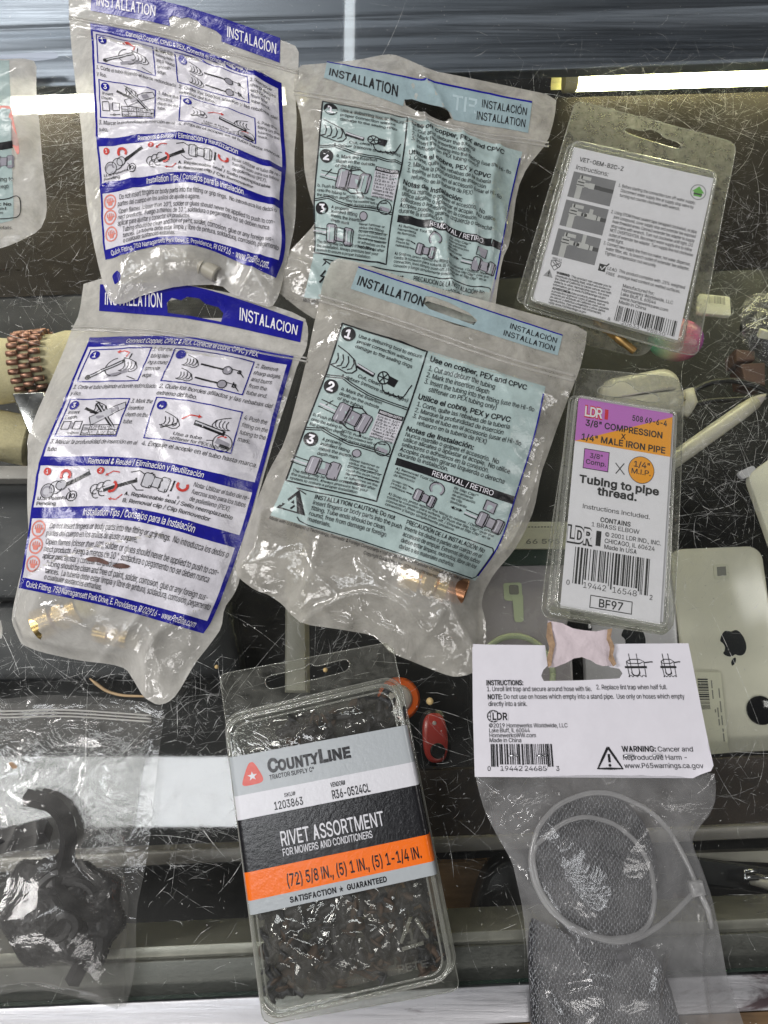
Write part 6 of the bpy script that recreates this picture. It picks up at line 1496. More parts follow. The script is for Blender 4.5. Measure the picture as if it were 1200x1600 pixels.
hh = 0.0095 * np.clip(1 - rr_ ** 2.2, 0, 1) ** .5 + np.clip(1.1 - rr_, 0, 1) * (0.0042 * ridged(gx * 62 + .4 * perlin(gx * 60, gy * 60), gy * 62, 2.2) + 0.0014 * ridged(gx * 170, gy * 170, 8.1)) + .0006
b.add(np.c_[(c0[0] + gx).ravel(), (c0[1] + gy).ravel(), hh.ravel()], [(j * n_ + i, j * n_ + i + 1, (j + 1) * n_ + i + 1, (j + 1) * n_ + i) for j in range(n_ - 1) for i in range(n_ - 1) if rr_[j, i] < 1.02 and rr_[j + 1, i + 1] < 1.02])
tag(b.build('crumpled_black_bundle', 'black_poly', None, False), 'crumpled shiny black bundle under the curled rubber pieces in the plain zip bag', 'bundle')
rt = random.Random(12)
for k in range(13):                                        # the tangled heap
    cx, cy = 98 + rt.uniform(-48, 48), 1424 + rt.uniform(-44, 44); an = rt.uniform(0, 6.28); L = rt.uniform(22, 50); bend = rt.choice([-1, 1]) * rt.uniform(1.2, 3.4); r = rt.uniform(.0024, .0038)
    th_ = an + bend * np.linspace(-.5, .5, 18); st_ = 2 * L / 17
    q = np.c_[cx + np.cumsum(np.cos(th_) * st_) - L * math.cos(an), cy + np.cumsum(np.sin(th_) * st_) - L * math.sin(an)]
    z = np.clip(.0022 + .0115 * np.exp(-(((q[:, 0] - 98) / 55) ** 2 + ((q[:, 1] - 1424) / 52) ** 2)) * rt.uniform(.7, 1.05) + .003, r + .0008, .0165)
    q = P(q[:, 0], q[:, 1], z); b = MB(); b.tube(q, r, 4 if k % 2 else 7); tag(b.build('rubber_strip', 'rubber', None, True, 40), 'curled black rubber piece in the tangled heap of the plain zip bag', 'rubber strip', 'black rubber pieces in the plain zip bag')


# ------------------------------------------------------------------ blister packs
def shell(parent, box, z0, z1, r, mat, name='raised_tray', draft=0.0012, lip=0.0008):
    """clear raised tray: walls with rounded foot and rounded top edge"""
    R = [np.c_[rquad(box, r, i_), np.full(28, z)] for i_, z in ((-lip, z0), (-lip * .3, z0 + .0002), (0, z0 + .0008), (draft * .6, z1 - .0022), (draft, z1 - .0012), (draft + .0006, z1 - .0003), (draft + .0016, z1), (draft + .0018, z1), (draft + .0040, z1))]
    b = MB(); b.loft(R, 0, False, True)
    return b.build(name, mat, parent, True, 50)


def bead(parent, box, r, ins, z, rad, name='rim', mat='pet_rim'):
    q = rquad(box, r, ins); q = np.vstack([q, q[:1]])
    b = MB(); b.tube(np.c_[q, np.full(len(q), z)], rad, 8, caps=False); b.build(name, mat, parent)


def flange(parent, outline_px, z, mat, hole=None, th=0.0005, rounds=2):
    o = ccw(smooth_poly(PX(outline_px, z)[:, :2], rounds))
    hs = [ccw(smooth_poly(PX(hole, z)[:, :2], 2))] if hole else []
    v, f = cdt(o, 0.004, hs); b = MB(); b.add(np.c_[v, np.full(len(v), z)], f)
    for q in [o] + hs:
        n = len(q); b.add(np.r_[np.c_[q, np.full(n, z - th)], np.c_[q, np.full(n, z)]], [(i, (i + 1) % n, n + (i + 1) % n, n + i) for i in range(n)])
    fl = b.build('flange', mat, parent, True, 40)
    for q in [o] + hs:                                      # the cut edge catches the light
        b = MB(); q = np.vstack([q, q[:1]]); b.tube(np.c_[q, np.full(len(q), z)], .00032, 5, caps=False); b.build('cut_edge', 'pet_rim', fl)
    return fl


solid('old_brass', (0.30, 0.19, 0.07, 1), 0.45, 0.9)
# --- plumbing instruction card in a clear clamshell, upper right
ZV = 0.008
tv = thing('clamshell_pack', 'square clear clamshell with a printed white plumbing instruction card, upper right', 'blister pack', P(970, 360, 0), 'clear clamshell packs on the glass')
flange(tv, [(895, 172), (897, 163), (905, 159), (930, 164), (1110, 212), (1140, 220), (1149, 228), (1149, 240), (1130, 330), (1092, 545), (1088, 553), (1078, 555), (1040, 546), (815, 474), (808, 468), (810, 456), (880, 222)], ZV, 'pet_hazy',
       [(974, 204), (980, 198), (1004, 205), (1018, 201), (1032, 208), (1036, 214), (1058, 221), (1066, 228), (1063, 234), (1040, 228), (985, 211)], rounds=1)
boxv = PX([(894, 219), (1122, 270), (1066, 541), (824, 472)], ZV + .006)[:, :2]
shell(tv, boxv, ZV, ZV + .0075, 0.0045, 'pet_shell', 'card_tray')
bead(tv, boxv, .0045, .0012, ZV + .0070, .0009); bead(tv, boxv, .0045, -.0014, ZV + .0006, .0007, 'foot_rim')
# the product bulge on the under side
b = MB(); q = PX([(862, 330), (1040, 385), (1010, 566), (858, 528)], 0.002)[:, :2]
R = [np.c_[rquad(q, .012, i_), np.full(28, z)] for i_, z in ((.004, .0006), (.0015, .002), (0, .005), (-.001, ZV - .0006))]
b.loft(R, 0, True, False); b.build('under_bulge', 'pet_hazy', tv)
fitting('tee_fitting', 'brass tee fitting hidden under the white plumbing card', P(930, 500, 0.0040), P(992, 549, 0.0040), 0.0030, ('old_brass', 'old_brass', 'old_brass'))
CV = ['card_white', 'card_black', 'card_grey', 'photo_grey', 'photo_light', 'photo_dark', 'card_green']
p = Print(CV, 1.12, 6); K = 'card_black'
p.rect(0, 0, 100, 100, 'card_white', 0)
p.text(6, 8.4, 'VET-OEM-B2C-Z', 2.7, K, 31.5, .022); p.text(5.2, 14.0, 'Instructions:', 3.0, K, 23)
for k, v in enumerate((15.6, 34.4, 53.2)):
    p.rect(4.4, v, 34.6, v + 16.8, 'photo_grey', 1)
    p.rect(9, v + 9, 13, v + 16.8, 'photo_light', 2); p.rect(8.5, v + 4.4, 14, v + 9, 'photo_light', 2); p.rect(9, v + 5.6, 13.6, v + 6.4, 'photo_dark', 3); p.rect(8.5, v + 7.6, 14, v + 8.2, 'photo_dark', 3)
    p.rect(9.5, v + 1.6, 11.5, v + 4.4, 'photo_light', 2); p.rect(10.5, v + 1.6, 17.5, v + 3.8, 'photo_light', 2); p.rect(14, v + 5.6, 17, v + 8.4, 'photo_light', 2)
    if k == 0:
        p.rect(17, v + 5.2, 21, v + 8.8, 'photo_light', 2); p.rect(21, v + 5.8, 25, v + 8.4, 'photo_dark', 2); p.rect(25, v + 6, 34.6, v + 8.6, 'photo_dark', 2)
    else:
        p.rect(17, v + 6.2, 21, v + 8.0, 'photo_dark', 2); p.rect(20, v + 5.4, 27, v + 8.8, 'photo_light', 2); p.rect(22, v + 2.4 - (2.4 if k == 2 else 0), 24.6, v + 5.4, 'photo_light', 2); p.rect(27, v + 5.8, 30.5, v + 8.6, 'photo_light', 2); p.rect(30.5, v + 6.2, 34.6, v + 8.6, 'photo_dark', 2); p.rect(27.8, v + 5.8, 28.4, v + 8.6, 'photo_dark', 3); p.rect(18.4, v + 6.2, 19, v + 8, 'photo_light', 3)
T = lambda u, v, s, w, h=2.0: p.text(u, v, s, h, K, w, .002)
for i, (s, w) in enumerate((('1. Before starting the connection turn off water supply.', 54.5), ('Disconnect water supply line at supply stop valve by', 51.5), ('turning nut counter clockwise with wrench.', 42.5))): T(37 + (2.4 if i else 0), 18.8 + i * 3.0, s, w)
for i, (s, w) in enumerate((('2. Using EPDM thread sealant tape (wrapped clockwise), or pipe', 60), ('joint compound, cover supply stop and extender tee exposed', 57.5), ('male threaded areas. Connect extender tee adapter to supply', 57.5), ('stop valve with wrench. Turn nut clockwise until tight. DO', 57), ('NOT OVERTIGHTEN. Reconnect water supply line to inline', 57), ('outlet of extender tee adapter. Turn supply line nut clockwise', 58.5), ('until tight.', 11))): T(36.6 + (2.4 if i else 0), 36.2 + i * 2.85, s, w)
for i, (s, w) in enumerate((('3. Connect new supply line from ice maker, hot water dispenser,', 60.5), ('water filter, etc. to branch outlet of extender tee adapter.', 58), ('Tighten compression nut securely.', 36))): T(36.8 + (2.4 if i else 0), 56.2 + i * 2.9, s, w)
p.ring(91.6, 10.8, 5.2, .7, 'card_grey', 2); p.poly([(91.6, 7), (96, 11), (94.4, 11), (94.4, 13.6), (88.8, 13.6), (88.8, 11), (87.2, 11)], 'card_green', 2); p.rect(88.6, 11.6, 94.6, 12.6, K, 3)
p.rect(37.6, 68, 42.4, 72.4, K, 1); p.line([(38.6, 69.8), (40, 71.6), (44, 66.8)], .9, K, 1); p.line([(38.6, 69.8), (40, 71.4), (42, 68.8)], .8, 'card_white', 3)
T(43.6, 70.6, 'LEAD', 6.4, 1.8); T(43.6, 73.6, 'FREE', 5.8, 1.8); T(51.5, 70.4, 'This product complies with .25% weighted', 45.5, 1.9); T(51.5, 73.4, 'average lead content on wetted surfaces.', 43, 1.9)
T(6, 72.6, 'NSF 61', 6.4, 1.3); q = [(5.6, 73.4), (9, 72.9), (12.4, 73.4), (12.2, 76), (9, 79), (5.8, 76)]; p.line(q, .5, K, 2, True); p.line([(6.5, 74), (11, 77)], .5, K); p.line([(8, 73.4), (12, 76)], .5, K); p.line([(11.6, 74), (7, 77)], .5, K)
p.poly([(6, 79), (9.4, 83.8), (2.8, 83.8)], 'card_grey', 2); p.rect(5.7, 80.4, 6.5, 82.4, K, 3); p.circ(6.1, 83.1, .4, K, 3)
for i, s in enumerate(('WARNING: This product can expose you to', 'chemicals including lead, which are known to', 'the State of California to cause cancer and birth', 'defects or other reproductive harm. For more', 'information, go to www.P65Warnings.ca.gov')): p.text(11, 80.6 + i * 1.85, s, 1.35, K, (38, 37.5, 39, 38, 36.5)[i], .012)
for i, s in enumerate(('ADVERTENCIA: Este producto puede exponerlo', 'a productos químicos como el plomo, que es', 'conocido por el Estado de California como causante', 'de cáncer y defectos congénitos u otros daños', 'reproductivos. Para obtener más información,', 'visite www.P65Warnings.ca.gov')): p.text(11, 90.2 + i * 1.75, s, 1.3, K, (39, 37, 40, 38, 36, 26)[i], .012)
p.text(11, 80.6, 'WARNING:', 1.4, K, 9, .04); p.text(11, 90.2, 'ADVERTENCIA:', 1.35, K, 13, .04)
for i, (s, w) in enumerate((('Manufactured for:', 21.5), ('Homewerks Worldwide, LLC', 35), ('Lake Bluff, IL 60044', 24), ('www.homewerksww.com', 33), ('Made in China', 18.5))): T(56.4, 78.4 + i * 2.45, s, w, 1.95)
p.barcode(56, 89.6, 97, 98.6, K, 8, n=61, tall=()); p.rect(61, 97.6, 74, 100, 'card_white', 3); p.rect(78, 97.6, 92, 100, 'card_white', 3)
p.text(52, 99.4, '8', 1.8, K, lay=4); p.text(61.4, 99.7, '20633', 2.0, K, 12, lay=4); p.text(78.4, 99.7, '98830', 2.0, K, 12.6, lay=4)
p.build('instruction_card', tv, flat_map([(897, 230), (1115, 279), (1059, 532), (831, 470)], ZV + .0062), 0.00006, False)

# --- narrow purple and orange card in a clear clamshell, right
ZL = 0.003
tl = thing('clamshell_pack', 'narrow clear clamshell with a purple, orange and white card, right of the lower teal bag', 'blister pack', P(960, 780, 0), 'clear clamshell packs on the glass')
flange(tl, [(902, 584), (904, 578), (912, 576), (1040, 588), (1056, 592), (1066, 602), (1068, 620), (1062, 800), (1053, 974), (1046, 984), (1036, 992), (1026, 990), (856, 965), (848, 958), (846, 946), (868, 780)], ZL, 'pet_hazy',
       [(932, 612), (938, 603), (954, 605), (964, 597), (978, 596), (988, 603), (994, 611), (1020, 615), (1031, 620), (1029, 628), (1014, 629), (990, 624), (940, 618)], rounds=1)
boxl = PX([(897, 617), (1058, 643), (1043, 984), (862, 950)], ZL + .006)[:, :2]
shell(tl, boxl, ZL, ZL + .0085, 0.0035, 'pet_shell', 'card_tray')
bead(tl, boxl, .0035, .0012, ZL + .0080, .0008); bead(tl, boxl, .0035, -.0014, ZL + .0006, .0007, 'foot_rim')
b = MB(); q = PX([(860, 946), (1046, 982), (1040, 990), (858, 962)], ZL + .002)[:, :2]; b.prism(rquad(q, .0012, 0), ZL, ZL + .0035, 0, .0008); b.build('bottom_hinge', 'pet_scuffed', tl, True, 40)
CL = ['card_white', 'card_black', 'card_purple', 'card_orange', 'card_red', 'card_grey']
p = Print(CL, 2.05, 6)
p.rect(0, 0, 100, 100, 'card_white', 0); p.rect(0, 0, 100, 21.6, 'card_orange', 1); p.poly([(0, 0), (100, 0), (100, 1.6), (0, 21.6)], 'card_purple', 2)


def ldr(p, u0, v0, w, h, dark, light, bar):
    """three outlined capitals and a bar with a small marker"""
    n = ('L', 'D', 'R')
    x = u0
    for s, ww in zip(n, (.24, .28, .28)):
        for du, dv, m, ly in ((0, 0, dark, 4), ):
            p.text(x, v0 + h, s, h, m, w * ww, .13, lay=3); p.text(x + w * .012, v0 + h, s, h, light, w * ww * .92, .03, lay=4)
        x += w * (ww - .03)
    p.rect(u0 + w * .82, v0 - h * .02, u0 + w * .96, v0 + h * 1.04, bar, 3)


ldr(p, 7.5, 3.6, 26, 4.8, 'card_red', 'card_white', 'card_red')
p.text(58, 6.8, '508 69-6-4', 2.7, 'card_black', 36.5, .034); p.text(9.5, 13.2, '3/8" COMPRESSION', 3.0, 'card_black', 81, .034); p.text(50, 16.7, 'X', 2.4, 'card_black', 5, .034, align='c'); p.text(6.5, 20.4, '1/4" MALE IRON PIPE', 3.0, 'card_black', 88, .034)
p.rect(10.5, 24.4, 37, 34.2, 'card_purple', 2); p.frame(10.5, 24.4, 37, 34.2, .7, 'card_black', 3); p.text(17, 28.6, '3/8"', 2.3, 'card_black', 13, .016, lay=4); p.text(13.2, 31.8, 'Comp.', 2.3, 'card_black', 21, .016, lay=4)
p.line([(44, 29), (54, 34)], 1.0, 'card_black'); p.line([(53, 28.6), (45, 34.2)], 1.0, 'card_black')
p.circ(71, 30.4, 13.6, 'card_black', 2, 40); p.circ(71, 30.4, 13.0, 'card_orange', 3, 40); p.text(63, 29.2, '1/4"', 2.7, 'card_black', 16.5, .02, lay=4); p.text(61, 32.6, 'M.I.P.', 2.4, 'card_black', 20, .016, lay=4)
p.text(8, 41.2, 'Tubing to pipe', 3.5, 'card_black', 83, .05); p.text(27.5, 45.6, 'thread.', 3.5, 'card_black', 41, .05)
p.text(14, 53.2, 'Instructions Included.', 2.1, 'card_black', 69); p.text(33, 58.2, 'CONTAINS', 2.1, 'card_black', 31, .03); p.text(24.5, 61.0, '1 BRASS ELBOW', 2.0, 'card_black', 49)
ldr(p, .5, 62.8, 36, 6.6, 'card_black', 'card_white', 'card_black')
p.text(39, 64.6, '© 2001 LDR IND., INC.', 2.0, 'card_black', 57, .006); p.text(39, 67.6, 'CHICAGO, IL 60624', 2.0, 'card_black', 51, .006); p.text(39, 70.4, 'Made In USA', 2.0, 'card_black', 33, .006)
p.barcode(10, 71.6, 86, 88.4, 'card_black', 21, n=61); p.rect(20.5, 86, 44.5, 90.2, 'card_white', 3); p.rect(50, 86, 75.5, 90.2, 'card_white', 3)
p.text(4, 89.4, '0', 2.2, 'card_black'); p.text(21, 89.6, '19442', 2.6, 'card_black', 23, lay=4); p.text(50.5, 89.6, '16548', 2.6, 'card_black', 24.5, lay=4); p.text(88, 90, '2', 2.2, 'card_black')
p.frame(29, 92.2, 71.5, 98, .8, 'card_black'); p.text(50.2, 97, 'BF97', 3.6, 'card_black', 24, .02, align='c')
p.build('card', tl, flat_map([(904, 622), (1051, 647), (1031, 975), (875, 949)], ZL + .0072), 0.00006, False)
b = MB(); b.prism(PX([(908, 619), (1046, 642), (1048, 652), (908, 632)], ZL + .0068)[:, :2], ZL + .0064, ZL + .0068); b.prism(PX([(1044, 646), (1054, 650), (1036, 972), (1028, 972)], ZL + .0060)[:, :2], ZL + .0056, ZL + .0060)
b.build('back_card', 'card_white', tl, False)

# --- rivet assortment clamshell
ZR = 0.0008; ZT = 0.020
tr_ = thing('clamshell_pack', 'clear clamshell of dark rivets wrapped in a black, orange and grey label, bottom centre', 'blister pack', P(530, 1320, 0), 'clear clamshell packs on the glass')
flange(tr_, [(344, 1064), (345, 1056), (352, 1052), (400, 1043), (600, 1005), (609, 1004), (614, 1012), (628, 1080), (716, 1530), (716, 1542), (706, 1550), (440, 1596), (424, 1600), (412, 1594), (408, 1580), (380, 1320)], ZR + .0015, 'pet_scuffed',
       [(414, 1068), (415, 1060), (424, 1055), (450, 1050), (476, 1044), (484, 1036), (494, 1042), (530, 1032), (541, 1030), (547, 1036), (545, 1045), (536, 1051), (430, 1076), (420, 1076)], rounds=1)
boxr = PX([(352, 1122), (621, 1060), (712, 1522), (412, 1590)], 0.009)[:, :2]
shell(tr_, boxr, ZR + .0015, ZT, 0.009, 'pet_shell', 'cover', 0.0018)
bead(tr_, boxr, .009, .0020, ZT - .0016, .0012); bead(tr_, boxr, .009, -.0012, ZR + .0022, .0010, 'foot_rim'); bead(tr_, boxr, .008, .0052, ZT - .0002, .0005, 'lid_step')
b = MB(); q = [P(644, 1427, ZT), P(622, 1485, ZT), P(672, 1470, ZT)]
for a_, c_ in ((0, 1), (1, 2), (2, 0)):
    A, B = q[a_] + (q[c_] - q[a_]) * .12, q[a_] + (q[c_] - q[a_]) * .8; b.tube([A, B], 0.0009, 8)
b.build('recycling_mark', 'pet_scuffed', tr_)
tp = Print(['pet_scuffed'], 1, 8); tp.text(0, 0, 'PETE', 12, 'pet_scuffed', 46, .03, rot=-.2); tp.text(14, -46, '1', 22, 'pet_scuffed', None, .03, rot=-.2)
tp.build('raised_letters', tr_, lambda uv: P(623 + uv[:, 0], 1520 + uv[:, 1], ZT), 0.0001, False)
# label wrapped over top face and both flanks
TL_, TR_, BR_, BL_ = PX([(364, 1183), (628, 1134), (675, 1368), (397, 1429)], ZT + .0003)


def wrapmap(uv):
    u, v = uv[:, 0:1] / 100, uv[:, 1:2] / 100
    uc = np.clip(u, 0, 1)
    q = (TL_ * (1 - uc) + TR_ * uc) * (1 - v) + (BL_ * (1 - uc) + BR_ * uc) * v
    over = (np.maximum(-u, 0) + np.maximum(u - 1, 0))          # beyond the edge: bends down the flank
    side = np.where(u < 0, -1.0, 1.0); axis = (TR_ - TL_) / np.linalg.norm(TR_ - TL_)
    L = over * np.linalg.norm(TR_ - TL_); r = 0.0028; th = np.minimum(L / r, math.pi / 2 * .93)
    rest = np.maximum(L - r * math.pi / 2 * .93, 0)
    q = q + axis * side * (r * np.sin(th) + rest * math.cos(math.pi / 2 * .93)); q[:, 2:3] -= r * (1 - np.cos(th)) + rest * math.sin(math.pi / 2 * .93)
    return q


p = Print(['gloss_grey', 'gloss_white', 'gloss_black', 'gloss_orange', 'gloss_red'], .92, 1.6)
for v0, v1, m in ((0, 25.5, 'gloss_grey'), (25.5, 41, 'gloss_white'), (41, 74, 'gloss_black'), (74, 91.4, 'gloss_orange'), (91.4, 100, 'gloss_grey')): p.rect(-12, v0, 112, v1, m, 0)
K = 'gloss_black'; W = 'gloss_white'
p.poly(smooth_poly(np.array([(8.2, 5.6), (11.6, 5.4), (16, 17.4), (14.4, 20), (4.6, 20.4), (2.8, 18.6)], float), 2), 'gloss_red', 1)
p.poly([(9.6 + (2.9 if i % 2 == 0 else 1.2) * math.sin(i * math.pi / 5), 14.6 - (3.1 if i % 2 == 0 else 1.3) * math.cos(i * math.pi / 5)) for i in range(10)], W, 2)
p.text(19, 14.2, 'C', 8.2, K, 6.4, .07); p.text(25, 14.2, 'OUNTY', 6.6, K, 24, .075); p.text(49.2, 14.2, 'L', 8.2, K, 5.2, .07); p.text(54.6, 14.2, 'INE', 6.6, K, 13, .075)
for u, w_ in ((25.8, 0), (44, 0), (49, 5.4), (55, 3), (63, 4)):                    # slab feet of the letters
    p.rect(u, 13.2, u + max(w_, 2), 14.2, K, 2)
p.text(19.2, 19.0, 'TRACTOR SUPPLY C°', 2.9, K, 26, .03)
p.text(26, 32, 'SKU#', 2.5, K, 6.5, .02); p.text(19.5, 38.9, '1203863', 5.0, K, 16.5, .02); p.text(53, 31.5, 'VENDOR#', 2.9, K, 8.6, .03); p.text(53, 39.2, 'R36-0524CL', 5.4, K, 22, .03)
p.text(20.5, 62.4, 'RIVET ASSORTMENT', 9.2, W, 59, .012); p.text(20.5, 68.6, 'FOR MOWERS AND CONDITIONERS', 4.5, W, 51, .012)
p.text(20.5, 87.6, '(72) 5/8 IN., (5) 1 IN., (5) 1-1/4 IN.', 7.4, K, 76, .02)
p.text(20.5, 97.6, 'SATISFACTION', 3.3, K, 26, .05); p.text(48, 97.9, '★', 3.4, K, 2.6); p.text(52.5, 97.6, 'GUARANTEED', 3.3, K, 22.5, .05)
p.build('wrap_label', tr_, wrapmap, 0.00005, True)
# contents: a heap of rusty rivets in a thin inner bag
solid('rust_dark', (0.060, 0.060, 0.066, 1), 0.42, 0.75, bump=(1500, 0.0004), var=0.5, vscale=300)
solid('rust_brown', (0.075, 0.045, 0.030, 1), 0.6, 0.3, var=0.4, vscale=300)
ru = random.Random(4); b = MB(); n0 = 0
cq = PX([(368, 1150), (612, 1085), (690, 1500), (424, 1560)], 0.006)
while n0 < 700:
    u, v = ru.random(), ru.random()
    if v < .12 and u < .3: continue
    q = (cq[0] * (1 - u) + cq[1] * u) * (1 - v) + (cq[3] * (1 - u) + cq[2] * u) * v
    edge = min(u, 1 - u, v, 1 - v); zt = 0.0035 + min(1, edge * 5) * 0.0095 * (.55 + .45 * perlin(np.array([u * 4 + 3]), np.array([v * 5 + 1]))[0] + .3)
    q = q.copy(); q[2] = ru.uniform(.35, 1) * min(zt, .0145) + .0015
    an, el = ru.uniform(0, 6.28), ru.uniform(-.5, .5); ax = np.array([math.cos(an) * math.cos(el), math.sin(an) * math.cos(el), math.sin(el)])
    L = ru.choice([.0085, .0085, .0085, .014]); r = .0021
    b.revolve(q - ax * L / 2, ax, [(0, r * 1.3), (.0006, r * 1.9), (.0014, r * 1.9), (.0018, r), (L, r * .95)], 9, 1 if ru.random() < .22 else 0); n0 += 1
o = b.build('rivet_heap', ['rust_dark', 'rust_brown'], None, True, 40); tag(o, 'heap of dark rusty rivets packed inside the black and orange labelled clamshell', 'rivets', None, 'stuff')
SI = Surf([(362, 1140), (616, 1078), (640, 1180), (696, 1505), (430, 1570), (395, 1380)], 0.006, 0.0085, 0.010, wr=0.0028, wf=30, seed=3.3, fine=.5,
          creases=(([(400, 1440), (470, 1480), (560, 1520)], .003, .003), ([(540, 1390), (510, 1470), (470, 1540)], .003, .002), ([(560, 1400), (620, 1460), (640, 1500)], .0025, .003), ([(450, 1160), (520, 1110), (590, 1100)], .003, .003), ([(380, 1180), (430, 1150), (480, 1170)], .003, .003)))
ti = thing('inner_bag', 'crinkled thin clear bag round the rivets inside the black and orange labelled clamshell', 'bag', P(530, 1330, 0.003))
film('inner_film', 0.07, (0.95, 0.94, 0.93), (0.62, 0.58, 0.54), 0.07, bump=BUMP2, edge=0.25, cloud=0.8)
SI_H = SI.H
make_film(SI, 'film', 'inner_film', ti, 0.002, back=False)

# --- lint trap: header card, bag, wire mesh sock, cable tie
tt = thing('lint_trap_pack', 'white header card stapled over a clear bag with a wire mesh lint trap, lower right', 'hanging pack', P(940, 1300, 0))
ZH = 0.0085
oh = [(738, 1006), (762, 1007), (852, 1008), (856, 1040), (849, 1047), (846, 1056), (850, 1064), (905, 1063), (968, 1060), (973, 1052), (968, 1045), (952, 1042), (946, 1030), (955, 1006), (1076, 1005), (1088, 1065), (1104, 1144), (1113, 1196), (1108, 1204), (1094, 1210), (1083, 1216), (742, 1214), (739, 1110)]
cc4 = PX([(738, 1006), (1076, 1005), (1114, 1212), (742, 1214)], ZH)


def card_z(q):
    """the card sags a little and its lower right corner curls up"""
    d = np.linalg.norm(q[:, :2] - P(1113, 1208, ZH)[:2], axis=1)
    return ZH + 0.004 * np.clip(1 - d / 0.016, 0, 1) ** 2 + 0.0006 * perlin(q[:, 0] * 14, q[:, 1] * 14)


v, f = cdt(ccw(PX(oh, ZH)[:, :2]), 0.003); b = MB(); vz = card_z(v); b.add(np.c_[v, vz - .0004], f)
o_ = ccw(PX(oh, ZH)[:, :2]); n = len(o_); oz = card_z(o_); b.add(np.r_[np.c_[o_, oz - .0009], np.c_[o_, oz - .0004]], [(i, (i + 1) % n, n + (i + 1) % n, n + i) for i in range(n)])
hc = b.build('header_card', 'board_white', tt, True, 40)
# torn hanging tab
tb = [(855, 970), (878, 974), (894, 982), (912, 985), (930, 987), (944, 984), (955, 985), (954, 1000), (952, 1018), (955, 1040), (942, 1041), (932, 1038), (922, 1032), (908, 1027), (896, 1029), (884, 1036), (866, 1043), (856, 1043), (859, 1022), (855, 1000)]
v, f = cdt(ccw(PX(tb, ZH)[:, :2]), 0.002); b = MB(); b.add(np.c_[v, ZH + .0004 + .0012 * ridged(v[:, 0] * 90, v[:, 1] * 90, 1.0)], f); b.build('torn_tab', 'torn_pink', tt)
for q in ([(854, 974), (860, 972), (862, 990), (866, 1008), (862, 1024), (860, 1040), (855, 1043), (853, 1030), (857, 1012), (852, 996)], [(947, 984), (955, 982), (952, 996), (958, 1010), (956, 1024), (961, 1038), (956, 1042), (949, 1030), (951, 1012), (946, 1000)]):
    v, f = cdt(ccw(PX(q, ZH)[:, :2]), 0.0012); b = MB(); b.add(np.c_[v, ZH + .0018 + .0010 * ridged(v[:, 0] * 300, v[:, 1] * 300, 1.0)], f); b.build('torn_edge', 'torn_board', tt)
p = Print(['card_black', 'card_grey', 'board_white'], .60, 5); K = 'card_black'
fm = flat_map([(738, 1006), (1076, 1005), (1116, 1214), (742, 1214)], ZH)
T = lambda u, v, s, w, h=3.6, bo=.0: p.text(u, v, s, h, K, w, bo)
T(6, 32.0, 'INSTRUCTIONS:', 16.5, 3.8, .034); T(6.2, 36.6, '1. Unroll lint trap and secure around hose with tie.', 46.5); T(55, 35.4, '2. Replace lint trap when half full.', 31.5)
T(6.4, 42.6, 'NOTE:', 6.4, 3.6, .034); T(13.6, 42.4, 'Do not use on hoses which empty into a stand pipe.  Use only on hoses which empty', 80, 3.6); T(6.6, 47.8, 'directly into a sink.', 17)
p.ring(8.6, 55.4, 2.6, .35, K); p.ring(8.6, 55.4, 1.2, .25, K, 2, rv=2.6); p.line([(6, 55.4), (11.2, 55.4)], .25, K); p.line([(6.4, 53), (10.8, 53)], .25, K); p.line([(6.4, 57.8), (10.8, 57.8)], .25, K); p.rect(7.6, 52.6, 15, 58.6, 'board_white', 3); p.text(8.2, 58.0, 'LDR', 5.0, K, 6.6, .05, lay=4)
for i, (s, w) in enumerate((('©2019 Homewerks Worldwide, LLC', 34), ('Lake Bluff, IL 60044', 17.5), ('HomewerksWW.com', 20), ('Made in China', 13.6))): T(6.6, 63.8 + i * 3.65, s, w, 3.1)
p.barcode(7, 76, 33.2, 92.6, K, 33, n=61); p.rect(10.6, 91.0, 20, 94, 'board_white', 3); p.rect(21, 91.0, 30.6, 94, 'board_white', 3)
T(5.4, 95.6, '0', 1.3, 3.4); p.text(10.8, 95.6, '19442', 3.6, K, 9.2, lay=4); p.text(21, 95.6, '24685', 3.6, K, 9.2, lay=4); T(34.2, 95.6, '3', 1.3, 3.4)
p.line([(57, 78.4), (62.2, 94), (51.8, 94)], 1.0, K, 2, True); p.rect(56.5, 83.4, 57.5, 89.4, K, 3); p.circ(57, 91.6, .6, K, 3)
T(62.8, 81.6, 'WARNING:', 14.6, 3.9, .034); T(78.2, 81.6, 'Cancer and', 15); T(63, 87.6, 'Reproductive Harm -', 27); T(63, 93.6, 'www.P65warnings.ca.gov', 33)
for u, s in ((73, 1.0), (88, .72)):                        # hose sketches
    p.line([(u - 1.5 * s, 8), (u - 1.0 * s, 24)], .3, K); p.line([(u + 2 * s, 8), (u + 2.4 * s, 24)], .3, K); p.line([(u - 3 * s, 14), (u - 1 * s, 12.4), (u + 3 * s, 12.4), (u + 5 * s, 14), (u + 3 * s, 15.6), (u - 2 * s, 15.6)], .35, K, 2, True)
    p.line([(u - 3 * s, 14), (u - 2.4 * s, 26)], .3, K); p.line([(u + 5 * s, 14), (u + 5 * s, 26)], .3, K); p.rect(u - 4 * s, 17.6, u + 6 * s, 19.2, K, 2); p.line([(u + 5 * s, 15), (u + 8 * s, 14.4), (u + 9 * s, 14.4)], .5, K); p.ring(u + .6 * s, 22, 1.8 * s, .5, K, 2, 0, 180)
    for i in range(4): p.ring(u - 2 * s + i * 2 * s, 26, .8 * s, .25, K, 2, 180, 360)


def cardmap(uv):
    q = fm(uv); q[:, 2] = card_z(q) - .0004
    return q


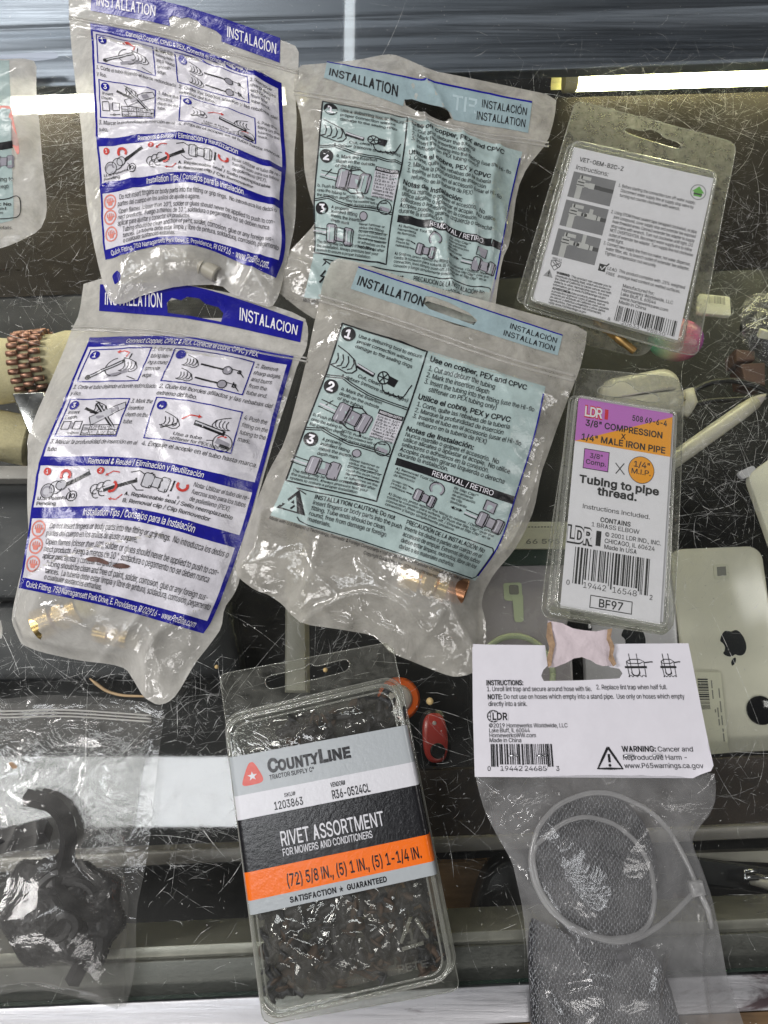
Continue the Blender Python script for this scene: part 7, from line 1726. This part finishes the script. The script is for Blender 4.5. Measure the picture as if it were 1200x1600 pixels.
p.build('printing', hc, cardmap, 0.00004, False)
for x in (803, 847, 983, 1027):
    b = MB(); A, B = P(x - 7, 1181, ZH + .0006), P(x + 8, 1180.6, ZH + .0006); b.tube([A - [0, 0, .0006], A + [.0003, 0, 0], B - [.0003, 0, 0], B - [0, 0, .0006]], .00045, 6); b.build('staple', 'steel', tt)
o7 = [(742, 1206), (1116, 1204), (1119, 1228), (1117, 1258), (1098, 1286), (1081, 1310), (1084, 1330), (1094, 1350), (1113, 1404), (1125, 1460), (1137, 1532), (1164, 1604), (1190, 1690), (815, 1690), (829, 1600), (831, 1560), (825, 1500), (817, 1420), (808, 1380), (800, 1346), (777, 1306), (766, 1285), (757, 1266), (748, 1236)]
S7 = Surf(o7, ramp_base((900, 1210), 0.0062, (900, 1290), 0.0010), 0.012, 0.022, bumps=((935, 1370, 95, 0.010), (960, 1540, 80, 0.006)), wr=0.0015, wf=32, seed=15.0, fine=.15,
          creases=(([(782, 1296), (785, 1270), (810, 1250), (868, 1232), (855, 1252), (800, 1300)], .0028, .0016), ([(800, 1350), (845, 1400), (870, 1450), (900, 1490)], .0028, .003), ([(1110, 1275), (1060, 1285), (1020, 1270)], .0026, .0025), ([(1080, 1310), (1095, 1350), (1112, 1410)], .002, .002), ([(880, 1545), (920, 1525), (965, 1535)], .003, .0022), ([(1020, 1480), (1010, 1560), (1040, 1620)], .003, .003), ([(1100, 1420), (1090, 1500), (1100, 1580)], .0025, .0025), ([(855, 1560), (875, 1600), (870, 1650)], .0022, .003)))
make_film(S7, 'bag_film', 'lint_film', tt, 0.0016)
solid('wire', (0.40, 0.41, 0.43, 1), 0.28, 1.0)
tm = thing('lint_trap', 'woven metal wire mesh lint trap inside the clear bag under the white header card', 'lint trap', P(930, 1380, 0.002))
zm = lambda x, y: 0.0022 + 0.0135 * np.exp(-(((x - 935) / 108.0) ** 2 + ((y - 1375) / 125.0) ** 2) ** 1.2) + 0.0075 * np.exp(-((x - 960) / 110.0) ** 4 - ((y - 1580) / 110.0) ** 4)
b = MB(); dom1 = smooth_poly(np.array([(832, 1360), (838, 1300), (870, 1255), (920, 1240), (965, 1242), (1005, 1280), (1026, 1350), (1022, 1430), (1000, 1472), (955, 1490), (900, 1470), (855, 1420)], float), 2)
dom2 = smooth_poly(np.array([(822, 1430), (850, 1440), (960, 1492), (1010, 1470), (1040, 1520), (1090, 1690), (835, 1690)], float), 2)
rw = random.Random(9)
for dom, y0, y1 in ((dom1, 1240, 1492), (dom2, 1430, 1690)):
    y = y0
    while y < y1:
        x = np.arange(815, 1100, 1.5); xo = rw.uniform(0, 8)
        X = x + 1.5 * perlin(x * .03, x * 0 + y * .05); Y = y + 4.6 * np.sin((x + xo) * 2 * np.pi / 8.5) + 5 * perlin(x * .02 + 7, x * 0 + y * .02)
        ins = in_poly(np.c_[X, Y], dom)
        Z = zm(X, Y) + .0006 * np.sin((x + xo) * 4 * np.pi / 8.5) + .0012 * perlin(X * .05, Y * .05)
        q = P(X, Y, Z); i = 0
        while i < len(x):
            if not ins[i]: i += 1; continue
            j = i
            while j < len(x) and ins[j]: j += 1
            if j - i > 4: b.tube(q[i:j], .00018, 3, caps=False)
            i = j
        y += 4.6
b.build('wire_mesh', 'wire', tm)
solid('mesh_shade', (0.045, 0.045, 0.05, 1), 0.5, 0.4, bump=(900, .0006), var=.35, vscale=350)  # dark sheet added below the wires, their inner shadow put into its colour
b = MB()
for dom in (dom1, dom2):
    o_ = ccw(P(dom[:, 0], dom[:, 1], .004)[:, :2]); v, f = cdt(o_, .0025)
    px_ = 600 + 0 * v[:, 0]
    rel = np.c_[v, np.full(len(v), .004)] - CAM; k_ = FPX / (-(rel[:, 2] * ct - rel[:, 1] * st)); px_ = 600 + rel[:, 0] * k_; py_ = 800 - (rel[:, 1] * ct + rel[:, 2] * st) * k_
    b.add(np.c_[v, np.maximum(.0014, zm(px_, py_) - .0014 + .0008 * perlin(v[:, 0] * 120, v[:, 1] * 120))], f)
b.build('mesh_shade', 'mesh_shade', tm)
b = MB(); b.revolve(P(972, 1495, .010), (0, -.4, 1), [(0, .004), (.002, .0042), (.003, .003)], 14); b.build('crimp', 'rust_dark', tm)
film('tie_nylon', 0.33, (0.95, 0.95, 0.95), (0.72, 0.72, 0.72), 0.25, bump=((200, .0001),), edge=.3, cloud=.1)
tc_ = thing('cable_tie', 'translucent white cable tie looped round the wire mesh lint trap', 'cable tie', P(1000, 1390, 0.002))
lp = smooth_poly(np.array([(1092, 1392), (1075, 1350), (1048, 1300), (1016, 1266), (960, 1240), (920, 1238), (872, 1256), (840, 1292), (828, 1340), (834, 1380), (856, 1420), (900, 1456), (960, 1474), (1000, 1466), (1040, 1440), (1072, 1408), (1090, 1388)], float), 2, False)
b = MB(); b.tube(P(lp[:, 0], lp[:, 1], zm(lp[:, 0], lp[:, 1]) + .0028), .0014, 6); b.build('strap', 'tie_nylon', tc_)
lp = smooth_poly(np.array([(838, 1320), (880, 1284), (916, 1275), (960, 1286), (996, 1316), (1018, 1356), (1024, 1404), (1016, 1444), (992, 1464), (940, 1468), (880, 1440), (842, 1390), (832, 1340), (838, 1320)], float), 2, False)
b = MB(); b.tube(P(lp[:, 0], lp[:, 1], zm(lp[:, 0], lp[:, 1]) + .0022), .0013, 6); b.build('loop', 'tie_nylon', tc_)
b = MB(); q = PX([(1080, 1380), (1100, 1378), (1106, 1400), (1086, 1404)], .012)[:, :2]; b.prism(q, .006, .011, 0, .001); b.build('lock_head', 'tie_nylon', tc_, True, 40)
b = MB(); b.tube([P(1094, 1395, .009), P(1106, 1420, .008), P(1112, 1450, .006)], .0016, 6); b.build('tail', 'tie_nylon', tc_)

# --- bits on the glass
solid('straw', (0.42, 0.30, 0.17, 1), 0.7, var=0.2)
q = smooth_poly(np.array([(140, 1060), (150, 1068), (166, 1080), (190, 1087), (226, 1088)], float), 2, False)
b = MB(); b.tube(P(q[:, 0], q[:, 1], .0008), np.interp(np.linspace(0, 1, len(q)), [0, .12, 1], [.0004, .0010, .0006]), 6); tag(b.build('straw_blade', 'straw'), 'dry straw blade on the glass under the foot of the lower blue bag', 'straw')
solid('crumb', (0.55, 0.40, 0.18, 1), 0.7)
for x, y, r, lb in ((671, 1096, .0022, 'tan crumb on the glass beside the orange cap'), (338, 1042, .0012, 'tiny brown crumb left of the rivet pack'), (508, 1047, .0014, 'pale splinter in the hanging hole of the rivet pack')):
    b = MB(); c0 = P(x, y, r * .6); b.revolve(c0 - [0, 0, r * .6], (.2, .1, 1), [(0, r * .5), (r * .5, r), (r * 1.0, r * .8), (r * 1.4, r * .2)], 9); tag(b.build('crumb', 'crumb'), lb, 'crumb', 'crumbs on the glass')
o8 = [(-80, 960), (0, 966), (4, 985), (2, 1000), (-80, 1012)]
S8 = Surf(o8, .0006, .003, .01, wr=.0006); t8 = thing('bag_corner', 'milky bag corner peeping in at the left edge', 'bag', P(-30, 985, 0)); make_film(S8, 'front_film', 'milky_film', t8, .003)
